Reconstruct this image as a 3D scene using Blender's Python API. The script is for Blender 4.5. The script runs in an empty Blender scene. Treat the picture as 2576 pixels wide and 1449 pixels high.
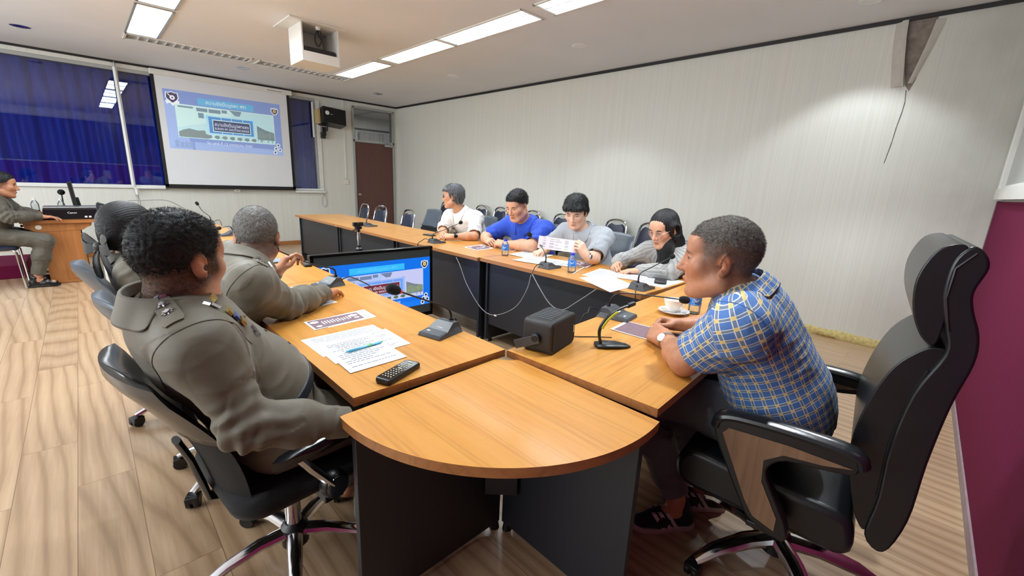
# Meeting room scene: everything is built from mesh code, metres, +X along the window wall, +Y along the papered wall.
import bpy, bmesh, math, random
import numpy as np
from mathutils import Vector, Matrix, Euler
COL = bpy.context.scene.collection
PI = math.pi
R = math.radians
random.seed(7)
NPR = np.random.RandomState(11)

def lin(c):
    c = c / 255.0
    return c / 12.92 if c <= 0.04045 else ((c + 0.055) / 1.055) ** 2.4
def rgb(r, g, b):
    return (lin(r), lin(g), lin(b), 1.0)

class N:
    """tiny node-tree helper"""
    def __init__(s, m):
        m.use_nodes = True
        s.t = m.node_tree
        s.b = s.t.nodes['Principled BSDF']
    def new(s, kind, **kw):
        n = s.t.nodes.new(kind)
        for k, v in kw.items():
            if k.startswith('i_'):
                n.inputs[k[2:].replace('_', ' ')].default_value = v
            else:
                setattr(n, k, v)
        return n
    def link(s, a, b):
        s.t.links.new(a, b)
    def ramp(s, fac, stops, interp='LINEAR'):
        n = s.new('ShaderNodeValToRGB')
        n.color_ramp.interpolation = interp
        e = n.color_ramp.elements
        while len(e) < len(stops):
            e.new(0.5)
        for i, (p, c) in enumerate(stops):
            e[i].position = p
            e[i].color = c
        s.link(fac, n.inputs[0])
        return n.outputs[0]
    def coords(s, scale=(1, 1, 1), kind='Object', rot=(0, 0, 0), loc=(0, 0, 0)):
        tc = s.new('ShaderNodeTexCoord')
        mp = s.new('ShaderNodeMapping')
        mp.inputs['Scale'].default_value = scale
        mp.inputs['Rotation'].default_value = rot
        mp.inputs['Location'].default_value = loc
        s.link(tc.outputs[kind], mp.inputs[0])
        return mp.outputs[0]
    def noise(s, vec, scale=5, detail=3, rough=.5, dist=0):
        n = s.new('ShaderNodeTexNoise')
        n.inputs['Scale'].default_value = scale
        n.inputs['Detail'].default_value = detail
        n.inputs['Roughness'].default_value = rough
        n.inputs['Distortion'].default_value = dist
        s.link(vec, n.inputs['Vector'])
        return n.outputs['Fac']
    def mix(s, fac, a, b, mode='MIX'):
        n = s.new('ShaderNodeMix', data_type='RGBA', blend_type=mode)
        for v, k in ((fac, 0), (a, 6), (b, 7)):
            if hasattr(v, 'is_linked'):
                s.link(v, n.inputs[k])
            else:
                n.inputs[k].default_value = v
        return n.outputs[2]
    def math(s, op, a, b=None):
        n = s.new('ShaderNodeMath', operation=op)
        for v, k in ((a, 0), (b, 1)):
            if v is None:
                continue
            if hasattr(v, 'is_linked'):
                s.link(v, n.inputs[k])
            else:
                n.inputs[k].default_value = v
        return n.outputs[0]
    def bump(s, h, strength=.2, dist=.01):
        n = s.new('ShaderNodeBump')
        n.inputs['Strength'].default_value = strength
        n.inputs['Distance'].default_value = dist
        s.link(h, n.inputs['Height'])
        s.link(n.outputs[0], s.b.inputs['Normal'])

def mat(name, col, rough=.5, metal=0.0, spec=.5, noise=None, bump=None, emit=None, coat=0, sheen=0, alpha=None, trans=0, ior=None, sss=0):
    """plain procedural material: noise=(scale, amount) breaks the colour up, bump=(scale, strength)"""
    m = bpy.data.materials.new(name)
    n = N(m)
    b = n.b
    b.inputs['Base Color'].default_value = col
    b.inputs['Roughness'].default_value = rough
    b.inputs['Metallic'].default_value = metal
    b.inputs['Specular IOR Level'].default_value = spec
    b.inputs['Coat Weight'].default_value = coat
    b.inputs['Sheen Weight'].default_value = sheen
    b.inputs['Transmission Weight'].default_value = trans
    if ior:
        b.inputs['IOR'].default_value = ior
    if sss:
        b.inputs['Subsurface Weight'].default_value = sss
        b.inputs['Subsurface Radius'].default_value = (.012, .005, .003)
        b.inputs['Subsurface Scale'].default_value = 1.0
    if emit:
        b.inputs['Emission Color'].default_value = emit[0]
        b.inputs['Emission Strength'].default_value = emit[1]
    if noise:
        v = n.coords()
        f = n.noise(v, noise[0], 4)
        dk = tuple(c * (1 - noise[1]) for c in col[:3]) + (1,)
        lt = tuple(min(1, c * (1 + noise[1])) for c in col[:3]) + (1,)
        n.link(n.ramp(f, [(.3, dk), (.7, lt)]), b.inputs['Base Color'])
    if bump:
        v = n.coords()
        n.bump(n.noise(v, bump[0], 3), bump[1], .004)
    return m

class MB:
    """collects shapes, builds ONE mesh object"""
    def __init__(s):
        s.v, s.f, s.m = [], [], []
        s.T = Matrix()
    def add(s, vs, fs, mi=0):
        o = len(s.v)
        s.v.extend(s.T @ Vector(p) for p in vs)
        s.f.extend(tuple(o + i for i in f) for f in fs)
        s.m.extend([mi] * len(fs))
    def box(s, c, d, mi=0, rz=0, rot=None):
        x, y, z = d[0] / 2, d[1] / 2, d[2] / 2
        M = Matrix.Translation(c) @ (rot.to_matrix().to_4x4() if rot else Matrix.Rotation(rz, 4, 'Z'))
        vs = [M @ Vector((a * x, b * y, e * z)) for a in (-1, 1) for b in (-1, 1) for e in (-1, 1)]
        s.add(vs, [(0, 1, 3, 2), (4, 6, 7, 5), (0, 4, 5, 1), (2, 3, 7, 6), (0, 2, 6, 4), (1, 5, 7, 3)], mi)
    def box2(s, lo, hi, mi=0):
        s.box([(a + b) / 2 for a, b in zip(lo, hi)], [b - a for a, b in zip(lo, hi)], mi)
    def prism(s, poly, z0, z1, mi=0, mside=None):
        n = len(poly)
        vs = [(p[0], p[1], z0) for p in poly] + [(p[0], p[1], z1) for p in poly]
        s.add(vs, [tuple(range(n))[::-1], tuple(range(n, 2 * n))], mi)
        s.add(vs, [(i, (i + 1) % n, n + (i + 1) % n, n + i) for i in range(n)], mi if mside is None else mside)
    def loft(s, rings, mi=0, closed=True, caps=True):
        n = len(rings[0])
        vs = [p for r in rings for p in r]
        fs = []
        for k in range(len(rings) - 1):
            for i in range(n if closed else n - 1):
                j = (i + 1) % n
                fs.append((k * n + i, k * n + j, (k + 1) * n + j, (k + 1) * n + i))
        if caps and closed:
            fs.append(tuple(range(n))[::-1])
            fs.append(tuple(range((len(rings) - 1) * n, len(rings) * n)))
        s.add(vs, fs, mi)
    def tube(s, pts, r, seg=8, mi=0, caps=True, flat=None):
        pts = [Vector(p) for p in pts]
        rs = r if isinstance(r, (list, tuple)) else [r] * len(pts)
        rings = []
        up = None
        for i, p in enumerate(pts):
            t = (pts[min(i + 1, len(pts) - 1)] - pts[max(i - 1, 0)]).normalized()
            if up is None:
                a = Vector((0, 0, 1)) if abs(t.z) < .95 else Vector((1, 0, 0))
                up = (a - t * a.dot(t)).normalized()
            else:
                up = (up - t * up.dot(t)).normalized()
            sd = t.cross(up)
            fl = flat or 1
            rings.append([p + (math.cos(q) * sd + math.sin(q) * up * fl) * rs[i] for q in [2 * PI * k / seg for k in range(seg)]])
        s.loft(rings, mi, True, caps)
    def cyl(s, a, b, r0, r1=None, seg=16, mi=0):
        s.tube([a, b], [r0, r0 if r1 is None else r1], seg, mi)
    def lathe(s, prof, c=(0, 0, 0), seg=20, mi=0, axis=None):
        """prof: (radius, height) list"""
        M = Matrix.Translation(c)
        if axis is not None:
            M = M @ Vector((0, 0, 1)).rotation_difference(Vector(axis)).to_matrix().to_4x4()
        rings = [[M @ Vector((r * math.cos(q), r * math.sin(q), h)) for q in [2 * PI * k / seg for k in range(seg)]] for r, h in prof]
        s.loft(rings, mi, True, True)
    def ball(s, c, r, seg=12, mi=0, sc=(1, 1, 1)):
        n = seg // 2
        pr = [(max(math.sin(PI * k / n), 1e-4), -math.cos(PI * k / n)) for k in range(n + 1)]
        rings = [[(c[0] + r * sc[0] * a * math.cos(2 * PI * k / seg), c[1] + r * sc[1] * a * math.sin(2 * PI * k / seg), c[2] + r * sc[2] * h) for k in range(seg)] for a, h in pr]
        s.loft(rings, mi, True, False)
    def quad(s, a, b, c, d, mi=0):
        s.add([a, b, c, d], [(0, 1, 2, 3)], mi)
    def build(s, name, mats, parent=None, smooth=True, bevel=0, seg=2, ang=35, sub=0, solid=0):
        me = bpy.data.meshes.new(name)
        me.from_pydata([tuple(v) for v in s.v], [], s.f)
        mats = mats if isinstance(mats, (list, tuple)) else [mats]
        for m in mats:
            me.materials.append(m)
        me.polygons.foreach_set('material_index', s.m)
        bm = bmesh.new()
        bm.from_mesh(me)
        bmesh.ops.recalc_face_normals(bm, faces=bm.faces)
        bm.to_mesh(me)
        bm.free()
        if smooth:
            me.polygons.foreach_set('use_smooth', [True] * len(me.polygons))
            me.set_sharp_from_angle(angle=R(ang))
        o = bpy.data.objects.new(name, me)
        COL.objects.link(o)
        if parent:
            o.parent = parent
        if solid:
            md = o.modifiers.new('solid', 'SOLIDIFY')
            md.thickness = solid
            md.offset = 0
        if bevel:
            md = o.modifiers.new('bevel', 'BEVEL')
            md.width = bevel
            md.segments = seg
            md.limit_method = 'ANGLE'
            md.angle_limit = R(35)
            md.harden_normals = False
        if sub:
            md = o.modifiers.new('sub', 'SUBSURF')
            md.levels = md.render_levels = sub
        return o

def tag(o, label=None, cat=None, group=None, kind=None):
    for k, v in (('label', label), ('category', cat), ('group', group), ('kind', kind)):
        if v:
            o[k] = v
    return o
def thing(name, label, cat, loc=(0, 0, 0), rz=0, group=None):
    o = bpy.data.objects.new(name, None)
    COL.objects.link(o)
    o.location = loc
    o.rotation_euler = (0, 0, rz)
    o.empty_display_size = .1
    return tag(o, label, cat, group)
def struct(o):
    o['kind'] = 'structure'
    return o
def dup(root, loc, rz=None, label=None):
    """a copy of a thing with copies of its parts and sub-parts (mesh data shared)"""
    r = root.copy()
    COL.objects.link(r)
    r.location = loc
    if rz is not None:
        r.rotation_euler = (0, 0, rz)
    if label:
        r['label'] = label
    for ch in list(root.children):
        c = ch.copy()
        COL.objects.link(c)
        c.parent = r
        for g in list(ch.children):
            d = g.copy()
            COL.objects.link(d)
            d.parent = c
    return r
def curve_pts(ctrl, n=8):
    """Catmull-Rom through the control points"""
    P = [Vector(p) for p in ctrl]
    P = [P[0] * 2 - P[1]] + P + [P[-1] * 2 - P[-2]]
    out = []
    for i in range(1, len(P) - 2):
        a, b, c, d = P[i - 1:i + 3]
        for k in range(n):
            t = k / n
            out.append(.5 * ((2 * b) + (c - a) * t + (2 * a - 5 * b + 4 * c - d) * t * t + (3 * b - a - 3 * c + d) * t ** 3))
    out.append(P[-2])
    return out
def rrect(w, h, r, n=5, cx=0, cy=0):
    pts = []
    for sx, sy, a0 in ((1, 1, 0), (-1, 1, 90), (-1, -1, 180), (1, -1, 270)):
        for k in range(n + 1):
            a = R(a0 + 90 * k / n)
            pts.append((cx + sx * (w / 2 - r) + r * math.cos(a), cy + sy * (h / 2 - r) + r * math.sin(a)))
    return pts
def text_shape(body, size, align='CENTER'):
    """vertices and faces of a line of lettering (flat, XY plane)"""
    cu = bpy.data.curves.new('lettering', 'FONT')
    cu.body = body
    cu.size = size
    cu.align_x = align
    cu.align_y = 'CENTER'
    cu.resolution_u = 2
    ob = bpy.data.objects.new('lettering', cu)
    me = bpy.data.meshes.new_from_object(ob)
    vs = [tuple(v.co) for v in me.vertices]
    fs = [tuple(p.vertices) for p in me.polygons]
    bpy.data.objects.remove(ob)
    bpy.data.curves.remove(cu)
    bpy.data.meshes.remove(me)
    return vs, fs
def wood_mat(name, base, dark, light, scale=1.0, rough=.32, coat=.3, grain=1.0, axis='X'):
    m = bpy.data.materials.new(name)
    n = N(m)
    st = (1.3, 16, 16) if axis == 'X' else (16, 1.3, 16)
    if axis == 'Z':
        st = (16, 16, 1.3)
    st = tuple(a * scale for a in st)
    v = n.coords(st)
    f1 = n.noise(v, 1.0, 6, .6, 1.4)
    c1 = n.ramp(f1, [(.22, dark), (.45, base), (.78, light)])
    v2 = n.coords(tuple(a * .22 for a in st))
    w = n.new('ShaderNodeTexWave', wave_type='BANDS', bands_direction='Y' if axis != 'Y' else 'X')
    w.inputs['Scale'].default_value = .9
    w.inputs['Distortion'].default_value = 9
    w.inputs['Detail'].default_value = 3
    w.inputs['Detail Scale'].default_value = .8
    n.link(v2, w.inputs['Vector'])
    wl = n.ramp(w.outputs['Fac'], [(0, (1, 1, 1, 1)), (.06, tuple(1 - .2 * grain for _ in range(3)) + (1,)), (.16, (1, 1, 1, 1)), (1, (1, 1, 1, 1))])
    c2 = n.mix(.75, c1, wl, 'MULTIPLY')
    n.link(c2, n.b.inputs['Base Color'])
    n.b.inputs['Roughness'].default_value = rough
    n.b.inputs['Coat Weight'].default_value = coat
    n.b.inputs['Coat Roughness'].default_value = .12
    return m
M = {}
TT = (rgb(206, 144, 66), rgb(186, 120, 50), rgb(216, 158, 82))
M['top_x'] = wood_mat('table_wood', *TT)
M['edge'] = wood_mat('table_edge_wood', rgb(160, 106, 60), rgb(134, 86, 47), rgb(174, 120, 72), rough=.4, coat=.1)
M['panel'] = mat('charcoal_laminate', rgb(33, 36, 43), .42, noise=(300, .25))
M['oak'] = wood_mat('desk_oak', rgb(164, 105, 56), rgb(128, 78, 40), rgb(182, 122, 70), rough=.35, coat=.2, axis='Z')
M['oak_h'] = wood_mat('desk_oak_flat', rgb(160, 103, 56), rgb(128, 80, 42), rgb(178, 120, 70), rough=.3, coat=.3)
M['walnut'] = wood_mat('arm_veneer', rgb(122, 94, 70), rgb(92, 70, 52), rgb(140, 110, 84), rough=.45, coat=.05, axis='Z', grain=.5)
M['white'] = mat('white_paint', rgb(226, 226, 222), .45, noise=(6, .03))
M['white_gloss'] = mat('white_plastic', rgb(232, 234, 232), .3)
M['ceiling'] = mat('ceiling_paint', rgb(228, 231, 236), .85, noise=(1.5, .02), bump=(40, .03))
M['dark_trim'] = mat('dark_trim', rgb(30, 28, 30), .5)
M['chrome'] = mat('chrome', rgb(215, 216, 220), .12, 1.0, noise=(40, .04))
M['alu'] = mat('brushed_aluminium', rgb(185, 188, 190), .3, 1.0, noise=(30, .06))
M['leather'] = mat('black_leather', rgb(21, 23, 27), .3, spec=.5, bump=(420, .035), noise=(9, .2))
M['leather_gloss'] = mat('glossy_black_vinyl', rgb(26, 28, 32), .22, spec=.6, bump=(300, .05), noise=(9, .2))
M['grey_vinyl'] = mat('grey_vinyl', rgb(74, 82, 92), .34, spec=.55, bump=(300, .06), noise=(9, .15))
M['mesh_black'] = mat('black_mesh_fabric', rgb(15, 16, 18), .85, bump=(900, .4), noise=(500, .5))
M['fabric_black'] = mat('black_upholstery', rgb(14, 15, 18), .9, bump=(700, .35), noise=(300, .4), sheen=.1)
M['plastic_black'] = mat('black_plastic', rgb(20, 21, 23), .38, noise=(60, .15))
M['plastic_grey'] = mat('dark_grey_plastic', rgb(66, 70, 76), .42, noise=(80, .08))
M['plastic_grey2'] = mat('mid_grey_plastic', rgb(84, 90, 97), .4, noise=(80, .08))
M['rubber'] = mat('foam_black', rgb(17, 17, 18), .95, bump=(900, .5), noise=(400, .4))
M['red_ring'] = mat('red_ring', rgb(196, 50, 45), .4, emit=(rgb(230, 60, 50), .25))
M['navy_vinyl'] = mat('navy_vinyl', rgb(35, 42, 62), .38, spec=.5, bump=(250, .08), noise=(10, .15))
M['paper'] = mat('paper', rgb(226, 234, 238), .75, noise=(30, .015))
M['paper_pink'] = mat('pinkish_paper', rgb(232, 222, 230), .75, noise=(30, .02))
M['ink'] = mat('print_grey', rgb(128, 132, 146), .8)
M['ink_brown'] = mat('print_maroon', rgb(122, 98, 106), .75, noise=(60, .12))
M['ink_light'] = mat('print_pale', rgb(224, 214, 222), .75)
M['ink_blue'] = mat('print_blue', rgb(120, 170, 205), .7)
M['screen_glass'] = mat('phone_glass', rgb(16, 17, 20), .08, spec=.6, noise=(5, .1))
M['ceramic'] = mat('white_ceramic', rgb(240, 238, 234), .12, coat=.6)
M['coffee'] = mat('tea_surface', rgb(206, 214, 206), .08)
M['blue_cap'] = mat('blue_cap', rgb(40, 46, 190), .35)
M['blue_label'] = None
M['steel'] = mat('steel', rgb(200, 200, 200), .2, 1.0)
M['brass'] = mat('brass_knob', rgb(190, 180, 160), .25, 1.0)
M['wire'] = mat('grey_cable', rgb(150, 150, 152), .5)
M['wire_black'] = mat('black_cable', rgb(18, 18, 20), .5)
M['cream'] = mat('cream_plastic', rgb(224, 220, 200), .45)
M['frame_grey'] = mat('aluminium_frame', rgb(176, 180, 178), .4, .4)

def water_bottle_label():
    m = bpy.data.materials.new('bottle_label')
    n = N(m)
    v = n.coords((1, 1, 1))
    f = n.noise(v, 55, 2, .5, 2.5)
    c = n.ramp(f, [(0, rgb(22, 80, 190)), (.5, rgb(38, 110, 215)), (.62, rgb(120, 190, 240)), (.72, rgb(30, 95, 205))])
    n.link(c, n.b.inputs['Base Color'])
    n.b.inputs['Roughness'].default_value = .25
    return m
M['blue_label'] = water_bottle_label()
def glass_mat(name, tint, rough=.02, mix=.2, milk=0):
    """thin clear plastic: a mostly transparent sheet with a glossy reflection"""
    m = bpy.data.materials.new(name)
    m.use_nodes = True
    t = m.node_tree
    t.nodes.clear()
    out = t.nodes.new('ShaderNodeOutputMaterial')
    tr = t.nodes.new('ShaderNodeBsdfTransparent')
    tr.inputs[0].default_value = tint
    gl = t.nodes.new('ShaderNodeBsdfGlossy')
    gl.inputs['Roughness'].default_value = rough
    fr = t.nodes.new('ShaderNodeFresnel')
    fr.inputs[0].default_value = 1.45
    ad = t.nodes.new('ShaderNodeMath')
    ad.operation = 'ADD'
    ad.inputs[1].default_value = mix
    mx = t.nodes.new('ShaderNodeMixShader')
    t.links.new(fr.outputs[0], ad.inputs[0])
    t.links.new(ad.outputs[0], mx.inputs[0])
    t.links.new(tr.outputs[0], mx.inputs[1])
    t.links.new(gl.outputs[0], mx.inputs[2])
    t.links.new(mx.outputs[0], out.inputs[0])
    if milk:
        df = t.nodes.new('ShaderNodeBsdfTranslucent')
        df.inputs[0].default_value = (.8, .88, .95, 1)
        m2 = t.nodes.new('ShaderNodeMixShader')
        m2.inputs[0].default_value = milk
        t.links.new(mx.outputs[0], m2.inputs[1])
        t.links.new(df.outputs[0], m2.inputs[2])
        t.links.new(m2.outputs[0], out.inputs[0])
    return m
M['pane'] = glass_mat('window_glass', (.93, .95, .97, 1), .0, .03)
M['pet'] = glass_mat('clear_plastic', (.94, .97, .99, 1), .08, .03, .10)
M['lens'] = glass_mat('spectacle_lens', (.97, .98, 1, 1), .02, .02)

def floor_mat():
    m = bpy.data.materials.new('laminate_floor')
    n = N(m)
    v = n.coords((1, 1, 1), rot=(0, 0, PI / 2))
    br = n.new('ShaderNodeTexBrick', offset=.37, offset_frequency=2)
    for k, val in (('Color1', (.0, .0, .0, 1)), ('Color2', (1, 1, 1, 1)), ('Mortar', (.5, .5, .5, 1)), ('Scale', 1.0), ('Mortar Size', .0012), ('Brick Width', 1.22), ('Row Height', .192), ('Bias', 0.0)):
        br.inputs[k].default_value = val
    n.link(v, br.inputs['Vector'])
    # each board gets its own piece of grain
    sh = n.new('ShaderNodeVectorMath', operation='MULTIPLY_ADD')
    n.link(br.outputs['Color'], sh.inputs[0])
    sh.inputs[1].default_value = (7.0, 3.0, 5.0)
    cs = n.coords((1, 1, 1))
    n.link(cs, sh.inputs[2])
    mp = n.new('ShaderNodeMapping')
    mp.inputs['Scale'].default_value = (6.5, 1.35, 1)
    n.link(sh.outputs[0], mp.inputs[0])
    w = n.new('ShaderNodeTexWave', wave_type='RINGS', rings_direction='Z')
    w.inputs['Scale'].default_value = .75
    w.inputs['Distortion'].default_value = 7
    w.inputs['Detail'].default_value = 2
    w.inputs['Detail Scale'].default_value = .6
    n.link(mp.outputs[0], w.inputs['Vector'])
    grain = n.ramp(w.outputs['Fac'], [(0, rgb(164, 136, 106)), (.2, rgb(180, 152, 120)), (.7, rgb(186, 158, 127)), (1, rgb(191, 164, 133))])
    mp2 = n.new('ShaderNodeMapping')
    mp2.inputs['Scale'].default_value = (60, 2.2, 1)
    n.link(sh.outputs[0], mp2.inputs[0])
    fine = n.noise(mp2.outputs[0], 1, 5, .65, .6)
    c = n.mix(.55, grain, n.ramp(fine, [(.3, (.72, .70, .68, 1)), (.65, (1.05, 1.05, 1.05, 1))]), 'MULTIPLY')
    mp3 = n.new('ShaderNodeMapping')
    mp3.inputs['Scale'].default_value = (2.4, .8, 1)
    n.link(sh.outputs[0], mp3.inputs[0])
    blot = n.noise(mp3.outputs[0], 1.2, 3)
    c = n.mix(.5, c, n.ramp(blot, [(.3, (.82, .76, .74, 1)), (.6, (1.05, 1.04, 1.02, 1))]), 'MULTIPLY')
    tone = n.ramp(br.outputs['Color'], [(0, (.93, .92, .91, 1)), (1, (1.04, 1.03, 1.02, 1))])
    c = n.mix(1, c, tone, 'MULTIPLY')
    c = n.mix(br.outputs['Fac'], c, rgb(120, 90, 66))
    n.link(c, n.b.inputs['Base Color'])
    n.b.inputs['Roughness'].default_value = .33
    n.b.inputs['Coat Weight'].default_value = .25
    n.b.inputs['Coat Roughness'].default_value = .18
    return m
M['floor'] = floor_mat()

def paper_wall(name, axis, stain=False):
    """pale ribbed wallpaper: fine vertical streaks"""
    m = bpy.data.materials.new(name)
    n = N(m)
    s = (0, 1, 0) if axis == 'Y' else (1, 0, 0)
    v = n.coords(tuple(70 * a + (.05 if a == 0 else 0) for a in s))
    f = n.noise(v, 1, 2, .6)
    v2 = n.coords(tuple(12 * a + (.02 if a == 0 else 0) for a in s))
    f2 = n.noise(v2, 1, 2, .5)
    v3 = n.coords(tuple(240 * a + (3 if a == 0 else 0) for a in s))
    f3 = n.noise(v3, 1, 2, .5)
    c = n.ramp(f, [(.35, rgb(219, 220, 212)), (.62, rgb(225, 226, 219))])
    c = n.mix(.6, c, n.ramp(f2, [(.35, (.97, .97, .965, 1)), (.6, (1.0, 1.0, 1.0, 1))]), 'MULTIPLY')
    c = n.mix(.5, c, n.ramp(f3, [(.3, (.96, .96, .955, 1)), (.6, (1.01, 1.01, 1.01, 1))]), 'MULTIPLY')
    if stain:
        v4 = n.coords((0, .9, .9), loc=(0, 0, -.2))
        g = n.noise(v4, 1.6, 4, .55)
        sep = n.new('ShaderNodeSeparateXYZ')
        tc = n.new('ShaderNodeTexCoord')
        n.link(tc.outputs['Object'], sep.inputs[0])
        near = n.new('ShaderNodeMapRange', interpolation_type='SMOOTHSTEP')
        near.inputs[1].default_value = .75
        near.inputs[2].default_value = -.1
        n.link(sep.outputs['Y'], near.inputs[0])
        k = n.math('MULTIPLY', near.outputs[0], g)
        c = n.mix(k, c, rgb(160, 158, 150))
    n.link(c, n.b.inputs['Base Color'])
    n.b.inputs['Roughness'].default_value = .62
    n.bump(f3, .12, .003)
    return m
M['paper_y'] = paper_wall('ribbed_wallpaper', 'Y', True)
M['paper_x'] = paper_wall('ribbed_wallpaper_end', 'X')
M['maroon'] = mat('maroon_carpet_cloth', rgb(108, 24, 62), .95, spec=.15, noise=(260, .22), bump=(500, .35))
def curtain_mat():
    m = bpy.data.materials.new('blue_curtain')
    n = N(m)
    v = n.coords((140, 140, 3))
    f = n.noise(v, 1, 3)
    n.link(n.ramp(f, [(.3, rgb(18, 42, 160)), (.7, rgb(30, 66, 200))]), n.b.inputs['Base Color'])
    n.b.inputs['Roughness'].default_value = .7
    n.b.inputs['Specular IOR Level'].default_value = .2
    return m
M['curtain'] = curtain_mat()
M['door'] = wood_mat('brown_door', rgb(96, 60, 53), rgb(86, 53, 47), rgb(104, 66, 58), rough=.4, coat=.1, axis='Z', grain=.15)
M['screen_white'] = mat('projection_cloth', rgb(226, 230, 235), .8, noise=(3, .015))
M['screen_black'] = mat('black_border', rgb(10, 10, 12), .6)
M['wool'] = mat('yellow_mineral_wool', rgb(196, 178, 118), .95, noise=(40, .25), bump=(120, .8))
M['bare_board'] = mat('bare_wall_board', rgb(132, 122, 114), .9, noise=(14, .3), bump=(60, .3))
M['light_on'] = mat('lit_diffuser', rgb(255, 255, 255), .5, emit=((.86, .95, 1, 1), 38))
M['lamp_on'] = mat('lit_lamp', rgb(255, 255, 255), .5, emit=((.9, .96, 1, 1), 40))
M['lamp_off'] = mat('unlit_lamp', rgb(190, 190, 190), .2)
M['reflector'] = mat('white_reflector', rgb(236, 238, 238), .25, .2)
M['mirror_louver'] = mat('bright_louver', rgb(232, 235, 238), .25, .35)
# ------------------------------------------------------------------ camera
CAM_POS = Vector((0, 0, 1.37))
def make_camera():
    yaw, pit, rol = R(44.761), R(13.765), R(2.509)
    f = Vector((math.sin(yaw) * math.cos(pit), math.cos(yaw) * math.cos(pit), -math.sin(pit)))
    r = Vector((math.cos(yaw), -math.sin(yaw), 0))
    u = r.cross(f)
    r2 = math.cos(rol) * r + math.sin(rol) * u
    u2 = -math.sin(rol) * r + math.cos(rol) * u
    cd = bpy.data.cameras.new('camera')
    cd.sensor_width = 36
    cd.lens = 1082.2 / 2576 * 36
    cd.clip_start = .02
    o = bpy.data.objects.new('camera', cd)
    COL.objects.link(o)
    m = Matrix((r2, u2, -f)).transposed().to_4x4()
    m.translation = CAM_POS
    o.matrix_world = m
    bpy.context.scene.camera = o
make_camera()
sc = bpy.context.scene
sc.view_settings.view_transform = 'Standard'
sc.view_settings.look = 'None'
sc.view_settings.gamma = 1
sc.view_settings.use_curve_mapping = False
sc.view_settings.exposure = EXPOSURE = 0.05
sc.cycles.use_denoising = True
sc.cycles.max_bounces = 7
sc.cycles.diffuse_bounces = 4
sc.cycles.glossy_bounces = 4
sc.cycles.transparent_max_bounces = 10
sc.cycles.sample_clamp_indirect = 6
sc.cycles.caustics_reflective = False
sc.cycles.caustics_refractive = False
wd = bpy.data.worlds.new('world')
sc.world = wd
wd.use_nodes = True
wd.node_tree.nodes['Background'].inputs[0].default_value = (.02, .02, .025, 1)

# ------------------------------------------------------------------ room shell
XR, YF, HC, XL = 5.166, 9.05, 2.855, -3.2
def near_y(x):
    return -.21 + (x - XR) * .0399
b = MB()
b.box2((XL - .2, -.9, -.1), (XR + .2, YF + 3.2, 0))
struct(b.build('floor', M['floor']))

TROF_W = .285
ROWS = []          # (cx, cy, length, rz, kind)
for y0, y1 in ((5.76, 7.04), (4.40, 5.66), (3.04, 4.31), (1.68, 2.95)):
    ROWS.append((.735, (y0 + y1) / 2, y1 - y0, PI / 2, 'diffuser'))
for x0, x1 in ((.60, 1.90), (1.99, 3.27)):
    ROWS.append(((x0 + x1) / 2, 7.245, x1 - x0, 0, 'off'))
for y0, y1 in ((5.80, 7.07), (4.37, 5.65), (3.04, 4.34), (1.60, 2.89)):
    ROWS.append((3.125, (y0 + y1) / 2, y1 - y0, PI / 2, 'on'))
def hole(t):
    cx, cy, L, rz, k = t
    hx, hy = (L / 2, TROF_W / 2) if rz == 0 else (TROF_W / 2, L / 2)
    return cx - hx, cx + hx, cy - hy, cy + hy
HOLES = [hole(t) for t in ROWS]
xs = sorted({XL - .1, XR + .1} | {h[0] for h in HOLES} | {h[1] for h in HOLES})
ys = sorted({-.8, YF + .1} | {h[2] for h in HOLES} | {h[3] for h in HOLES})
b = MB()
for i in range(len(xs) - 1):
    for j in range(len(ys) - 1):
        mx, my = (xs[i] + xs[i + 1]) / 2, (ys[j] + ys[j + 1]) / 2
        if any(h[0] < mx < h[1] and h[2] < my < h[3] for h in HOLES):
            continue
        b.quad((xs[i], ys[j], HC), (xs[i], ys[j + 1], HC), (xs[i + 1], ys[j + 1], HC), (xs[i + 1], ys[j], HC))
struct(b.build('ceiling', M['ceiling'], smooth=False))
b = MB()
b.box2((XL - .2, -.9, HC + .16), (XR + .2, YF + .3, HC + .2))
struct(b.build('ceiling_void', M['ceiling'], smooth=False))

# far (window) wall
WZ0, WZ1, WX0, WX1 = 1.085, 2.74, -2.6, 3.42
DX0, DX1, DZ1 = 4.15, 5.085, 2.745
b = MB()
b.box2((XL, YF, 0), (DX0, YF + .12, WZ0))
b.box2((XL, YF, WZ1), (DX0, YF + .12, HC + .1))
b.box2((XL, YF, WZ0), (WX0, YF + .12, WZ1))
b.box2((WX1, YF, WZ0), (DX0, YF + .12, WZ1))
b.box2((DX0, YF, DZ1), (DX1, YF + .12, HC + .1))
b.box2((DX1, YF, 0), (XR + .12, YF + .12, HC + .1))
struct(b.build('wall_far', M['paper_x'], smooth=False))
b = MB()
b.box2((XL, YF + .32, 0), (3.6, YF + .36, HC))
struct(b.build('wall_behind_curtain', M['dark_trim'], smooth=False))
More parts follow.
